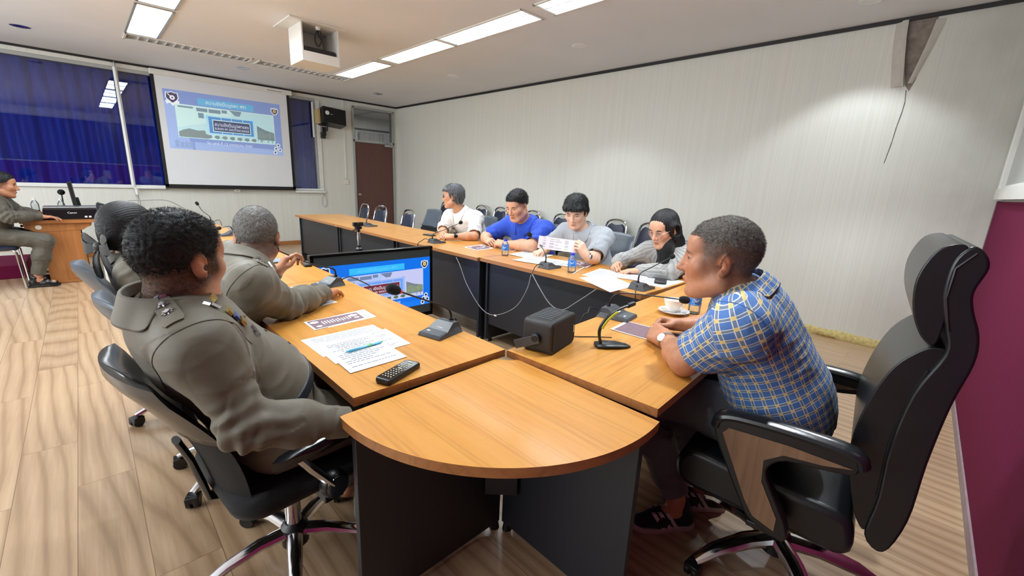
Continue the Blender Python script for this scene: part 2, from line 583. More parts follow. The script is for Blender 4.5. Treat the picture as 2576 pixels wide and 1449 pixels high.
# right papered wall, its foot broken away beside the near corner
b = MB()
b.box2((XR, 1.35, 0), (XR + .12, YF + .12, HC + .1))
b.box2((XR, -.35, .075), (XR + .12, 1.35, HC + .1))
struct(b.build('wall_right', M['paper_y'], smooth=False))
b = MB()
b.box2((XL - .12, -1, 0), (XL, YF + .12, HC + .1))
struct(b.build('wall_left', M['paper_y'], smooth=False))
b = MB()
b.prism([(XL - .1, near_y(XL - .1)), (XL - .1, near_y(XL) - .15), (XR + .12, near_y(XR) - .15), (XR + .12, near_y(XR + .12))], 0, HC + .1)
struct(b.build('wall_near', M['paper_x'], smooth=False))
def near_box(x0, x1, z0, z1, d0, d1, mb, mi=0):
    mb.prism([(x0, near_y(x0) + d0), (x1, near_y(x1) + d0), (x1, near_y(x1) + d1), (x0, near_y(x0) + d1)], z0, z1, mi)
b = MB()
near_box(XL + .01, XR - .03, .06, 1.385, .0, .022, b)
struct(b.build('wall_near_cloth_panel', M['maroon'], smooth=False, bevel=.004))
b = MB()
near_box(XL + .01, XR - .002, 0, .06, 0, .03, b)
struct(b.build('baseboard_near', mat('baseboard_mauve', rgb(150, 132, 138), .5, noise=(20, .1)), smooth=False, bevel=.004))
b = MB()
near_box(XR - .032, XR - .003, .06, 1.39, 0, .026, b)
struct(b.build('trim_1', mat('corner_strip_mauve', rgb(112, 84, 94), .5), smooth=False, bevel=.003))
b = MB()
near_box(XL + .3, 3.25, 1.42, 2.62, 0, .03, b)
struct(b.build('added_dark_board', wood_mat('dark_board', rgb(70, 48, 38), rgb(52, 36, 29), rgb(86, 60, 47)), smooth=False, bevel=.004))  # unseen board added to dim the reflections in the window glass
# framed panel above the cloth
w2 = thing('window_2', None, None)
w2['kind'] = 'structure'
b = MB()
for x1, x0 in ((XR - .03, 3.4),):
    near_box(x0, x1, 1.40, 1.48, 0, .05, b)
    near_box(x0, x1, 1.48, 1.50, 0, .03, b)
    near_box(x0, x1, 2.62, 2.70, 0, .05, b)
    near_box(x1 - .075, x1, 1.48, 2.62, 0, .045, b)
    near_box(x0, x0 + .075, 1.48, 2.62, 0, .045, b)
struct(b.build('window_frame', M['white'], w2, smooth=False, bevel=.006))
b = MB()
near_box(3.47, XR - .10, 1.50, 2.63, 0, .012, b)
struct(b.build('window_panel', mat('frosted_grey_panel', rgb(178, 180, 178), .35), w2, smooth=False))
# dark trim round the ceiling
b = MB()
b.box2((XL, YF - .022, HC - .03), (XR, YF - .001, HC - .001))
struct(b.build('trim_2', M['dark_trim'], smooth=False))
b = MB()
b.box2((XR - .022, -.2, HC - .032), (XR - .001, YF - .025, HC - .001))
struct(b.build('trim_3', M['dark_trim'], smooth=False))
b = MB()
b.box2((XL, YF - .016, 0.0), (DX0 - .06, YF - .001, .075))
struct(b.build('baseboard_far', M['oak_h'], smooth=False, bevel=.004))
b = MB()
b.box2((XR - .014, 1.4, 0.0), (XR - .001, YF - .02, .07))
struct(b.build('baseboard_right', M['white'], smooth=False, bevel=.004))
# mineral wool showing at the foot of the papered wall
b = MB()
random.seed(3)
n = 26
rings = []
for i in range(n + 1):
    y = -.18 + 1.5 * i / n
    d = .012 + .012 * random.random()
    h = .072 + .012 * random.random()
    rings.append([(XR + .06, y, .001), (XR - d, y, .001), (XR - d - .008 * random.random(), y, h * .5), (XR - .004 * random.random() - .002, y, h), (XR + .06, y, h)])
b.loft(rings)
tag(b.build('wall_insulation', M['wool'], smooth=True, ang=80), 'yellow mineral wool exposed along the broken foot of the papered wall', 'insulation')

# torn wallpaper below the ceiling, in the near part of the right wall
t = thing('hanging_wallpaper_tear', 'torn strip of wallpaper curling off the right wall, grey board showing behind', 'torn wallpaper', (XR, .53, 2.3))
b = MB()
poly = [(.105, .525), (-.095, .525), (-.088, .40), (-.065, .2), (-.045, .05), (-.02, -.03), (.015, .02), (.04, .15), (.07, .36)]
b.add([(-.0025, p[0], p[1]) for p in poly], [tuple(range(len(poly)))])
b.build('bare_board', M['bare_board'], t, smooth=False)
flap = mat('wallpaper_back', rgb(196, 192, 184), .8, noise=(20, .06))
b = MB()
rings = []
for i in range(9):
    s = i / 8
    z = .53 - .52 * s
    y0 = .118 - .062 * s ** 1.5
    c = .018 + .02 * math.sin(PI * s)
    rings.append([(-.003, y0 + .05, z), (-.012 - c * .5, y0 + .012, z), (-.02 - c, y0 - .012, z), (-.012 - c, y0 - .03 - c * .2, z), (-.012 - c * .6, y0 - .012, z), (-.006, y0 + .01, z)])
b.loft(rings, closed=True)
b.build('paper_curl', flap, t, ang=80)
b = MB()
rings = []
for i in range(9):
    s = i / 8
    z = .50 - .47 * s
    y0 = -.098 + .085 * s ** 1.3
    c = .012 * math.sin(PI * s) + .006
    rings.append([(-.002, y0 - .05 + .03 * s, z), (-.008 - c, y0 - .01, z), (-.012 - c, y0 + .012, z), (-.004, y0 + .006, z)])
b.loft(rings, closed=True)
b.build('paper_curl', flap, t, ang=80)
b = MB()
pts = [(.0, -.02), (-.012, -.12), (-.008, -.2), (.005, -.32), (.012, -.45), (.03, -.62)]
for (a0, a1), (c0, c1) in zip(pts, pts[1:]):
    w = .0032
    b.quad((-.003, a0 - w, a1), (-.003, a0 + w, a1), (-.003, c0 + w * .7, c1), (-.003, c0 - w * .7, c1))
b.build('crack', mat('dark_crack', rgb(112, 108, 102), .9), t, smooth=False)

# ------------------------------------------------------------------ window band
w1 = thing('window_1', None, None)
w1['kind'] = 'structure'
b = MB()
b.box2((WX0, YF - .035, 1.035), (.605, YF + .1, WZ0))
b.box2((.60, YF - .03, 1.05), (3.5, YF + .1, WZ0))
struct(b.build('window_sill', M['white_gloss'], w1, smooth=False, bevel=.006))
b = MB()
b.box2((WX0, YF - .008, WZ1 - .02), (WX1, YF + .11, WZ1 + .03))
b.box2((WX1 - .035, YF - .012, WZ0), (WX1 + .005, YF + .11, WZ1))
b.box2((.555, YF - .002, WZ0), (.60, YF + .11, WZ1))
struct(b.build('window_frame', M['frame_grey'], w1, smooth=False, bevel=.004))
for x0, x1 in ((WX0, .555), (.60, WX1 - .035)):
    b = MB()
    b.box2((x0, YF + .04, WZ0), (x1, YF + .046, WZ1 - .02))
    struct(b.build('window_pane', M['pane'], w1, smooth=False))
def curtain(x0, x1, label, seed):
    rnd = random.Random(seed)
    n = int((x1 - x0) / .012)
    ph = [rnd.random() * 6 for _ in range(4)]
    rings = []
    for k in range(15):
        s = k / 14
        z = 2.735 - 1.70 * s
        row = []
        for i in range(n + 1):
            x = x0 + (x1 - x0) * i / n
            f = math.sin(x * 2 * PI / .165 + ph[0] + .8 * math.sin(x * 3.1 + ph[1])) * (.028 + .022 * s) + math.sin(x * 2 * PI / .41 + ph[2] + s * .7) * .032 * (.4 + s)
            row.append((x + .012 * s * math.sin(x * 9 + ph[3]), YF + .16 + f, z))
        rings.append(row)
    b = MB()
    b.loft(rings, 0, False, False)
    tag(b.build('curtain', M['curtain'], ang=80), label, 'curtain', 'blue curtains behind the window glass')
curtain(-2.55, .57, 'wide dark blue curtain behind the big left window pane', 1)
curtain(.58, 2.0, 'dark blue curtain behind glass between white pole and projector screen', 2)
curtain(2.02, 3.40, 'dark blue curtain strip behind glass right of the projector screen', 3)
b = MB()
b.box2((3.425, YF - .02, 1.06), (3.50, YF - .001, 2.745))
struct(b.build('trim_4', M['white'], smooth=False, bevel=.004))

# cable trunking pole with its hooked top
t = thing('cable_pole', 'white square cable duct standing in front of the blue curtain', 'cable duct', (.575, YF - .055, 1.02))
b = MB()
b.tube([(.03, 0, -.08), (.028, 0, 0), (0, 0, .06), (-.003, 0, 1.74)], .026, 4)
b.build('duct', M['white_gloss'], t, smooth=False, bevel=.004)
b = MB()
b.tube([(0, .0, 1.735), (-.004, 0, 1.79), (.0, .03, 1.81), (0, .045, 1.80)], .014, 8)
b.build('hook', M['alu'], t)
b = MB()
b.tube(curve_pts([(.03, .0, -.08), (.05, .02, -.2), (.04, .04, -.34), (.075, .03, -.5), (.07, .035, -.8)]), .004, 6)
b.tube(curve_pts([(.035, .0, -.06), (.02, .02, -.22), (-.01, .035, -.28), (.0, .035, -.36)]), .003, 6)
b.build('cable', M['wire'], t)
t = tag(MB().build('x', M['white']), None)
bpy.data.objects.remove(t)
b = MB()
b.box2((.60, YF - .075, 1.03), (.962, YF - .036, 1.062))
tag(b.build('cable_trunking', M['white_gloss'], smooth=False, bevel=.006), 'short white cable trunking under the sill left of the screen', 'cable trunking', 'cable trunking under the sill')
b = MB()
b.box2((2.94, YF - .075, 1.005), (3.50, YF - .036, 1.045))
tag(b.build('cable_trunking', M['white_gloss'], smooth=False, bevel=.006), 'white cable trunking under the sill right of the screen', 'cable trunking', 'cable trunking under the sill')
b = MB()
b.tube(curve_pts([(3.47, YF - .03, 1.0), (3.52, YF - .02, .93), (3.54, YF - .02, .8), (3.49, YF - .02, .72), (3.44, YF - .02, .80), (3.46, YF - .02, .93), (3.49, YF - .03, 1.0)]), .004, 6)
tag(b.build('hanging_cable', M['wire']), 'thin grey cable loop hanging on the wall right of the screen', 'cable')
b = MB()
b.box2((3.345, YF - .03, 2.06), (3.378, YF - .012, 2.70))
tag(b.build('tube_strip', M['white_gloss'], smooth=False, bevel=.004), 'narrow white strip fixed upright at the right end of the window', 'strip')

# ------------------------------------------------------------------ door and transom
d = thing('door_1', None, None)
d['kind'] = 'structure'
b = MB()
b.box2((DX0 - .01, YF - .02, 0), (DX0 + .035, YF + .13, DZ1))
b.box2((DX1 - .035, YF - .02, 0), (DX1 + .01, YF + .13, DZ1))
b.box2((DX0, YF - .02, DZ1 - .03), (DX1, YF + .13, DZ1 + .01))
b.box2((DX0, YF - .02, 2.055), (DX1, YF + .13, 2.105))
struct(b.build('door_frame', M['frame_grey'], d, smooth=False, bevel=.004))
b = MB()
b.box2((DX0 + .037, YF + .005, .01), (DX1 - .037, YF + .045, 2.053))
struct(b.build('door_leaf', M['door'], d, smooth=False, bevel=.003))
b = MB()
b.box2((DX0 + .035, YF + .03, 2.105), (DX1 - .035, YF + .036, DZ1 - .03))
struct(b.build('transom_pane', M['pane'], d, smooth=False))
b = MB()
b.lathe([(.026, 0), (.026, .006), (.011, .012), (.011, .03), (.024, .04), (.028, .05), (.022, .062), (.001, .066)], (DX0 + .095, YF + .005, .985), 16, 0, (0, -1, 0))
struct(b.build('door_knob', M['brass'], d))
b = MB()
b.box2((DX1 - .24, YF - .045, 2.005), (DX1 - .05, YF + .004, 2.05))
b.tube([(DX1 - .14, YF - .03, 2.05), (DX1 - .14, YF - .03, 2.085), (DX1 - .28, YF - .11, 2.085), (DX1 - .1, YF - .02, 2.085)], .008, 6)
struct(b.build('door_closer', M['alu'], d, bevel=.004))
# the hall seen through the transom
b = MB()
b.box2((2.6, YF + 2.9, 0), (8.2, YF + 3.0, 3.2))
b.box2((2.5, YF + .36, 0), (2.6, YF + 3.0, 3.2))
b.box2((8.2, YF + .12, 0), (8.3, YF + 3.0, 3.2))
struct(b.build('wall_hall', M['paper_x'], smooth=False))
b = MB()
b.box2((2.5, YF + .12, 2.95), (8.3, YF + 3.0, 3.0))
struct(b.build('ceiling_hall', M['white'], smooth=False))
b = MB()
b.box2((2.6, YF + 2.86, 2.60), (8.2, YF + 2.9, 2.64))
b.box2((2.6, YF + 1.5, 2.915), (8.2, YF + 1.53, 2.95))
struct(b.build('trim_5', M['dark_trim'], smooth=False))
for x0, x1, lb in ((5.0, 5.52, 'pale grey curtain in the hall, left one seen through the glass above the door'), (5.62, 6.9, 'pale grey curtain in the hall, right one seen through the glass above the door')):
    b = MB()
    n = int((x1 - x0) / .03)
    b.loft([[(x0 + (x1 - x0) * i / n, YF + 2.80 + .03 * math.sin(i * 1.9), z) for i in range(n + 1)] for z in (2.55, 2.0, 1.2)], 0, False, False)
    tag(b.build('hall_curtain', mat('grey_hall_curtain', rgb(172, 170, 166), .8), ang=80), lb, 'curtain', 'hall curtains behind the transom')
def area_light(name, loc, sx, sy, power, parent=None, col=(1, 1, 1), rot=(0, 0, 0), spread=None):
    l = bpy.data.lights.new(name, 'AREA')
    l.shape = 'RECTANGLE'
    l.size, l.size_y = sx, sy
    l.energy = power
    l.color = col
    if spread:
        l.spread = spread
    o = bpy.data.objects.new(name, l)
    COL.objects.link(o)
    o.location = loc
    o.rotation_euler = rot
    if parent:
        o.parent = parent
    return o
area_light('hall_lamp', (5.6, YF + 1.2, 2.9), 1.2, .6, 30)

# light switch and trunking above/below it
t = thing('light_switch', 'cream wall switch plate left of the brown door', 'switch', (3.97, YF, 1.235))
b = MB()
b.box2((-.055, -.016, -.055), (.055, -.001, .055))
b.build('plate', M['cream'], t, smooth=False, bevel=.006)
for k in (-1, 1):
    b = MB()
    b.box((0, -.018, .022 * k), (.06, .008, .03), rot=Euler((R(6 * k), 0, 0)))
    b.build('rocker', M['white_gloss'], t, smooth=False, bevel=.002)
b = MB()
b.box2((3.955, YF - .012, 1.30), (3.985, YF - .001, HC - .03))
tag(b.build('switch_conduit', M['white_gloss'], smooth=False, bevel=.003), 'thin white conduit running up the wall from the light switch', 'conduit')

# wall loudspeaker on its bracket
t = thing('wall_speaker', 'black loudspeaker on a wall bracket beside the window, round white sticker on it', 'speaker', (3.66, YF - .19, 2.44))
b = MB()
b.T = Matrix.Rotation(R(4), 4, 'Y') @ Matrix.Rotation(R(-10), 4, 'X')
b.prism([(-.22, -.14), (.22, -.14), (.22, .14), (-.22, .14)], -.145, .145)
b.build('cabinet', M['plastic_black'], t, smooth=False, bevel=.01)
b = MB()
b.T = Matrix.Rotation(R(4), 4, 'Y') @ Matrix.Rotation(R(-10), 4, 'X')
b.box((0, -.143, 0), (.42, .006, .27))
b.build('grille', M['mesh_black'], t, smooth=False, bevel=.006)
b = MB()
b.T = Matrix.Rotation(R(4), 4, 'Y') @ Matrix.Rotation(R(-10), 4, 'X')
b.lathe([(.038, 0), (.038, .004), (.03, .004), (.03, .002), (.012, .002), (.012, .005), (.001, .005)], (-.145, -.147, .03), 20, 0, (0, -1, 0))
b.box((-.065, -.149, .015), (.04, .003, .007))
b.build('sticker', M['white_gloss'], t)
b = MB()
b.tube([(-.1, .0, -.14), (-.1, .02, -.24), (-.1, .17, -.24)], .018, 8)
b.box((-.1, .165, -.25), (.07, .035, .16))
b.box((-.15, .10, -.33), (.075, .07, .12))
b.box((-.15, .165, -.33), (.05, .05, .1))
b.build('bracket', M['plastic_black'], t, bevel=.004)
b = MB()
b.box((-.245, .08, 0), (.035, .2, .26))
b.build('end_board', mat('raw_board', rgb(190, 170, 120), .7), t, smooth=False)

# ------------------------------------------------------------------ ceiling fittings
def troffer(t):
    cx, cy, L, rz, kind = t
    side = 'right' if cx > 3 and rz else ('left' if rz else 'far')
    lab = {'diffuser': 'lit ceiling panel light with flat white diffuser', 'on': 'lit ceiling light with bright zigzag louvre', 'off': 'unlit ceiling light with mirrored louvre'}[kind]
    return side, lab
ORD = {}
WORDS = ['farthest', 'second from far end', 'third from far end', 'nearest']
for tt in ROWS:
    cx, cy, L, rz, kind = tt
    side, lab = troffer(tt)
    k = ORD.get(side, 0)
    ORD[side] = k + 1
    if side == 'far':
        lab += ', left one near the window wall' if k == 0 else ', right one near the window wall'
    else:
        lab += ', %s of the %s-hand row' % (WORDS[k], side)
    t = thing('ceiling_light', lab, 'ceiling light', (cx, cy, HC), rz, 'recessed lights of the %s row' % side)
    W = TROF_W
    b = MB()
    hl, hw = L / 2, W / 2
    for sgn in (-1, 1):
        b.box((0, sgn * hw, -.004), (L + .03, .024, .012))
        b.box((sgn * hl, 0, -.004), (.024, W + .024, .012))
    b.build('frame', M['white'] if kind != 'diffuser' else M['frame_grey'], t, smooth=False, bevel=.003)
    b = MB()
    D = .10
    b.quad((-hl, -hw, D), (hl, -hw, D), (hl, hw, D), (-hl, hw, D))
    for s in (-1, 1):
        b.quad((-hl, s * hw, 0), (hl, s * hw, 0), (hl, s * hw, D), (-hl, s * hw, D))
        b.quad((s * hl, -hw, 0), (s * hl, hw, 0), (s * hl, hw, D), (s * hl, -hw, D))
    b.build('housing', M['reflector'], t, smooth=False)
    if kind == 'diffuser':
        b = MB()
        b.box((0, 0, .012), (L - .02, W - .02, .006))
        b.build('diffuser', M['light_on'], t, smooth=False)
        b = MB()
        b.box((0, 0, .004), (.012, W, .014))
        b.build('cross_bar', M['frame_grey'], t, smooth=False)
    else:
        lm = M['reflector'] if kind == 'on' else M['mirror_louver']
        for s in (-1, 1):
            b = MB()
            n = 15
            for i in range(n):
                x = -hl + (i + .5) * L / n
                # each blade is a V-shaped vane
                b.prism([(0, 0), (.012, .055), (-.012, .055)], -.065, .065) if False else None
                y0 = s * W / 4
                for q in (-1, 1):
                    b.quad((x, y0 - .066, .002), (x, y0 + .066, .002), (x + q * .024, y0 + .066, .05), (x + q * .024, y0 - .066, .05))
            for q in (-1, 1):
                yy = s * W / 4 + q * .066
                b.quad((-hl, yy, .002), (hl, yy, .002), (hl, yy + q * .004 - s * 0, .055), (-hl, yy + q * .004, .055))
            b.build('louvre', lm, t, smooth=False)
            b = MB()
            b.cyl((-hl + .03, s * W / 4, .072), (hl - .03, s * W / 4, .072), .013, seg=10)
            b.build('tube_lamp', M['lamp_on'] if kind == 'on' else M['lamp_off'], t)
        if kind == 'on':
            area_light('lamp_glow', (0, 0, .088), L - .04, W - .03, 50, t, (.84, .94, 1))
DL = [(-.258, 7.85, 0), (1.96, 7.87, 0), (4.15, 7.92, 0), (4.134, 5.59, 1), (4.114, 3.263, 2), (4.567, .80, 3), (-.258, 5.6, 2), (-.258, 3.3, 2), (-.2, 1.0, 2), (2.0, .55, 4), (3.3, .35, 4)]  # last two are unseen lamps added to brighten the near right floor
DLL = ['unlit round downlight at the left end of the window wall', 'unlit round downlight in front of the projector screen', 'unlit round downlight in the far right corner by the door', 'faintly lit round downlight near the papered wall', 'brightly lit round downlight in the middle along the papered wall', 'glaring round downlight nearest the torn wallpaper', 'round downlight behind the left row, beyond the desk', 'round downlight behind the left row, over the officers', 'round downlight above the near left corner', 'added unseen downlight above the high-backed chair', 'added unseen downlight above the near right floor']
for (x, y, k), lb in zip(DL, DLL):
    t = thing('downlight', lb, 'downlight', (x, y, HC), 0, 'round ceiling downlights')
    b = MB()
    b.lathe([(.058, .0), (.085, .0), (.085, -.004), (.062, -.009), (.058, -.006)], (0, 0, 0), 24)
    b.build('ring', M['chrome'] if k == 0 else M['white_gloss'], t)
    b = MB()
    b.lathe([(.001, -.002), (.03, -.003), (.058, -.004), (.058, -.001), (.001, -.001)], (0, 0, 0), 24)
    b.build('lamp', M['lamp_on'] if k >= 1 else M['alu'], t)
    if k >= 1:
        l = bpy.data.lights.new('downlight_beam', 'SPOT')
        l.energy = (0, 15, 30, 36, 130)[k]
        l.spot_size = R(105)
        l.spot_blend = .35
        l.shadow_soft_size = .05
        l.color = (.88, .95, 1)
        o = bpy.data.objects.new('downlight_beam', l)
        COL.objects.link(o)
        o.location = (0, 0, -.03)
        o.parent = t

# unseen windows added to the left-hand wall to fill the room with light
for y0, y1 in ((.6, 4.0), (4.6, 8.0)):
    wl = thing('added_window', None, None)
    wl['kind'] = 'structure'
    b = MB()
    b.box2((XL + .001, y0 - .06, .95), (XL + .05, y1 + .06, 1.0))
    b.box2((XL + .001, y0 - .06, 2.5), (XL + .05, y1 + .06, 2.56))
    for yy in (y0 - .03, (y0 + y1) / 2, y1 + .03):
        b.box2((XL + .001, yy - .03, .95), (XL + .05, yy + .03, 2.56))
    struct(b.build('window_frame', M['white'], wl, smooth=False))
    area_light('added_fill_light', (XL + .02, (y0 + y1) / 2, 1.75), 1.5, y1 - y0, 115, None, (.90, .96, 1), (0, R(-90), 0))
# projector in its ceiling box
t = thing('projector_box', 'white open-fronted projector box hanging from the ceiling', 'projector box', (1.968, 4.94, HC))
b = MB()
b.box((-.03, .2, -.008), (.56, .5, .014))
b.build('ceiling_plate', M['white'], t, smooth=False, bevel=.002)
b = MB()
w, h, dp, th = .183, .345, .36, .016
b.box((-w, dp / 2, -h / 2 - .015), (th, dp, h))
b.box((w, dp / 2, -h / 2 - .015), (th, dp, h))
b.box((0, dp / 2, -h - .015), (2 * w + th, dp, th))
b.box((0, dp - .01, -h / 2 - .015), (2 * w, th, h))
b.box((0, .008, -h + .03), (2 * w - th, th, .085))
b.build('box', M['white'], t, smooth=False, bevel=.003)
t2 = thing('projector', 'black video projector inside the white ceiling box, cables looped above it', 'projector', (1.968, 5.09, HC - .345))
b = MB()
b.prism(rrect(.33, .25, .03), .0, .12)
b.build('body', M['plastic_black'], t2, bevel=.008)
b = MB()
b.lathe([(.04, 0), (.04, .02), (.03, .02), (.028, .008), (.001, .008)], (.06, .125, .06), 18, 0, (0, 1, 0))
b.build('lens', M['screen_glass'], t2)
b = MB()
b.tube(curve_pts([(0, -.09, .33), (.0, -.10, .25), (.015, -.13, .2), (-.02, -.13, .14), (-.04, -.1, .2), (-.02, -.1, .28), (.015, -.1, .3), (.03, -.12, .2), (.04, -.13, .1)]), .007, 6)
b.build('cable', M['wire_black'], t2)
b = MB()
b.cyl((0, -.09, .345), (0, -.09, .3), .03, .02)
b.build('mount', M['white_gloss'], t2)
# ------------------------------------------------------------------ the slide shown on the projection screen and on the television
def pal(kind):
    """colours of the same slide, washed out on the projection cloth and vivid on the television"""
    if kind == 'projected':  # projector light put into the layer colours, plus a slight glow
        c = dict(bg=rgb(134, 156, 214), bg2=rgb(160, 184, 232), banner=rgb(112, 186, 232), title=rgb(236, 246, 255), sky=rgb(190, 228, 236), wall=rgb(204, 238, 238), win=rgb(130, 152, 172), frame=rgb(186, 226, 240), blue=rgb(92, 150, 214), sign=rgb(82, 88, 124), txt=rgb(232, 246, 255), hedge=rgb(134, 150, 152), palm=rgb(150, 170, 160), shade=rgb(122, 142, 152), emb=rgb(82, 72, 100), embw=rgb(236, 246, 255), gold=rgb(216, 190, 128), hole=rgb(96, 104, 138), figure=rgb(146, 168, 212), date=rgb(228, 240, 255), em=.22)
    else:
        c = dict(bg=rgb(8, 112, 232), bg2=rgb(16, 122, 240), banner=rgb(52, 186, 250), title=rgb(110, 204, 250), sky=rgb(196, 200, 240), wall=rgb(176, 196, 244), win=rgb(112, 132, 168), frame=rgb(160, 182, 240), blue=rgb(110, 160, 240), sign=rgb(120, 40, 56), txt=rgb(240, 240, 250), hedge=rgb(92, 116, 84), palm=rgb(150, 176, 92), shade=rgb(120, 130, 140), emb=rgb(28, 40, 78), embw=rgb(224, 228, 240), gold=rgb(232, 208, 88), hole=rgb(6, 26, 70), figure=rgb(14, 100, 214), date=rgb(220, 234, 255), em=1.0)
    out = {}
    for k, v in c.items():
        if k == 'em':
            continue
        out[k] = mat('slide_%s_%s' % (kind, k), v, .7, noise=(8, .02), emit=(v, c['em']))
        if kind != 'projected':
            out[k].node_tree.nodes['Principled BSDF'].inputs['Base Color'].default_value = (.01, .01, .012, 1)
            for l in list(out[k].node_tree.nodes['Principled BSDF'].inputs['Base Color'].links):
                out[k].node_tree.links.remove(l)
            out[k].node_tree.nodes['Principled BSDF'].inputs['Roughness'].default_value = .25
    return out
def slide(root, W, H, y0, cx, cz, kind):
    """slide in the XZ plane facing -Y; fractions of width/height from the top left; each layer stands .5 mm in front of the last"""
    P = pal(kind)
    order = {}
    def X(u):
        return cx - W / 2 + u * W
    def Z(v):
        return cz + H / 2 - v * H
    def flat(mb, poly, lay, mi):
        mb.add([(X(u), y0 - lay * .0005, Z(v)) for u, v in poly], [tuple(range(len(poly)))], mi)
    def rect(mb, u0, v0, u1, v1, lay, mi):
        flat(mb, [(u0, v0), (u1, v0), (u1, v1), (u0, v1)], lay, mi)
    def txt(name, body, u, v, height, lay, m, wide=None):
        vs, fs = text_shape(body, 1.0)
        w0 = max(p[0] for p in vs) - min(p[0] for p in vs)
        k = height * H
        kx = wide * W / w0 if wide else k
        mb = MB()
        mb.add([(X(u) + p[0] * kx, y0 - lay * .0005, Z(v) + p[1] * k) for p in vs], fs)
        return mb.build(name, m, root, smooth=False)
    b = MB()
    rect(b, 0, 0, 1, 1, 1, 0)
    flat(b, [(0, .2), (.10, .25), (.18, 1), (0, 1)], 1.4, 1)
    flat(b, [(.2, .86), (1, .9), (1, 1), (.2, 1)], 1.4, 1)
    b.build('slide_background', [P['bg'], P['bg2']], root, smooth=False)
    b = MB()
    rect(b, .262, .085, .745, .205, 2, 0)
    b.build('title_banner', P['banner'], root, smooth=False)
    txt('title_text', 'สนามยิงปืนบูรพา 491', .503, .148, .085, 3, P['title'], .345)
    # photograph of the building and its sign
    b = MB()
    u0, v0, u1, v1 = .085, .235, .925, .785
    rect(b, u0 - .006, v0 - .01, u1 + .006, v1 + .01, 2, 1)
    rect(b, u0, v0, u1, v1, 3, 0)
    flat(b, [(u0, v0), (.55, v0), (.53, .36), (.33, .5), (u0, .62)], 4, 1)
    for a, c, e, f in ((.10, .25, .22, .28), (.245, .255, .335, .315), (.345, .255, .445, .32), (.255, .34, .30, .43), (.455, .245, .50, .30)):
        rect(b, a, c, e, f, 5, 2)
    flat(b, [(.52, v0), (.63, v0), (.61, .325), (.57, .325)], 5, 2)
    flat(b, [(u0, .70), (.12, .66), (.17, .63), (.24, .655), (.29, .64), (.32, .72), (.32, v1), (u0, v1)], 6, 5)
    flat(b, [(.76, .46), (.84, .53), (u1, .57), (u1, .72), (.76, .72)], 5, 7)
    for k, (px, py) in enumerate(((.80, .60), (.86, .64), (.90, .60), (.79, .68))):
        for q in range(9):
            a = 2 * PI * q / 9 + k
            dx, dy = .05 * math.cos(a), .075 * math.sin(a)
            flat(b, [(px, py), (min(px + dx * .6 - dy * .06, u1), py + dy * .6 + dx * .1), (min(px + dx, u1), py + dy + .02), (min(px + dx * .6 + dy * .06, u1), py + dy * .6 - dx * .1)], 6 + .1 * q, 6)
        rect(b, px - .003, py, px + .003, .77, 6.9, 7)
    rect(b, .315, .36, .735, .43, 7, 3)
    rect(b, .315, .375, .34, .73, 7, 3)
    rect(b, .715, .34, .745, .74, 7, 3)
    rect(b, .335, .385, .725, .68, 7.5, 4)
    for a in (.44, .53, .63):
        rect(b, a, .385, a + .006, .68, 8, 3)
    rect(b, .30, .675, .74, .705, 8, 3)
    for k in range(7):
        a = .30 + .066 * k
        flat(b, [(a, .75), (a + .015, .715), (a + .045, .715), (a + .05, .755), (a + .03, .78)], 8.2, 5)
    rect(b, .365, .43, .70, .645, 9, 1)
    rect(b, .372, .445, .693, .632, 10, 8)
    b.build('photo', [P['sky'], P['wall'], P['win'], P['frame'], P['blue'], P['hedge'], P['palm'], P['shade'], P['sign']], root, smooth=False)
    txt('sign_text', 'สนามยิงปืนบูรพา๔๙๑', .532, .515, .085, 11, P['txt'], .30)
    txt('sign_text', 'BURAPA 491 SHOOTING RANGE', .532, .59, .058, 11, P['txt'], .30)
    txt('date_text', 'วัน เสาร์ ที่ 12 กรกฎาคม 2560', .50, .862, .062, 3, P['date'], .40)
    # emblem of a round target on a shield with a ribbon below it
    b = MB()
    def shield(u, v, s, lay, mi):
        a = W / H
        flat(b, [(u + s * p, v + s * a * q) for p, q in ((-.9, -.85), (-.45, -.8), (0, -1), (.45, -.8), (.9, -.85), (1, .1), (.55, .8), (0, 1.1), (-.55, .8), (-1, .1))], lay, mi)
    def disc(u, v, s, lay, mi, n=16):
        a = W / H
        flat(b, [(u + s * math.cos(2 * PI * k / n), v + s * a * math.sin(2 * PI * k / n)) for k in range(n)], lay, mi)
    shield(.066, .13, .052, 2, 1)
    shield(.066, .13, .044, 3, 0)
    disc(.068, .135, .02, 4, 1)
    disc(.068, .135, .007, 5, 0)
    flat(b, [(.03, .075), (.036, .068), (.075, .15), (.066, .15)], 4.5, 1)
    flat(b, [(.012, .19), (.035, .17), (.066, .225), (.10, .17), (.12, .19), (.112, .25), (.09, .225), (.066, .275), (.045, .225), (.02, .25)], 6, 1)
    b.build('emblem', [P['emb'], P['embw']], root, smooth=False)
    b = MB()
    shield(.945, .145, .037, 2, 1)
    shield(.945, .145, .029, 3, 0)
    disc(.945, .145, .017, 4, 2)
    disc(.945, .145, .008, 4.5, 0, 6)
    disc(.945, .145, .005, 5, 2, 6)
    rect(b, .92, .10, .97, .108, 4, 1)
    b.build('emblem', [P['emb'], P['embw'], P['gold']], root, smooth=False)
    # four starry bullet holes
    a = W / H
    for u, v in ((.957, .80), (.932, .868), (.972, .89), (.922, .945)):
        b = MB()
        flat(b, [(u + r * math.cos(2 * PI * k / 22), v + r * a * math.sin(2 * PI * k / 22)) for k in range(22) for r in ((.024 if k % 2 else .016),)], 3, 1)
        disc(u, v, .0105, 4, 0, 12)
        b.build('bullet_hole', [P['hole'], P['embw']], root, smooth=False)
    # row of soldier silhouettes
    b = MB()
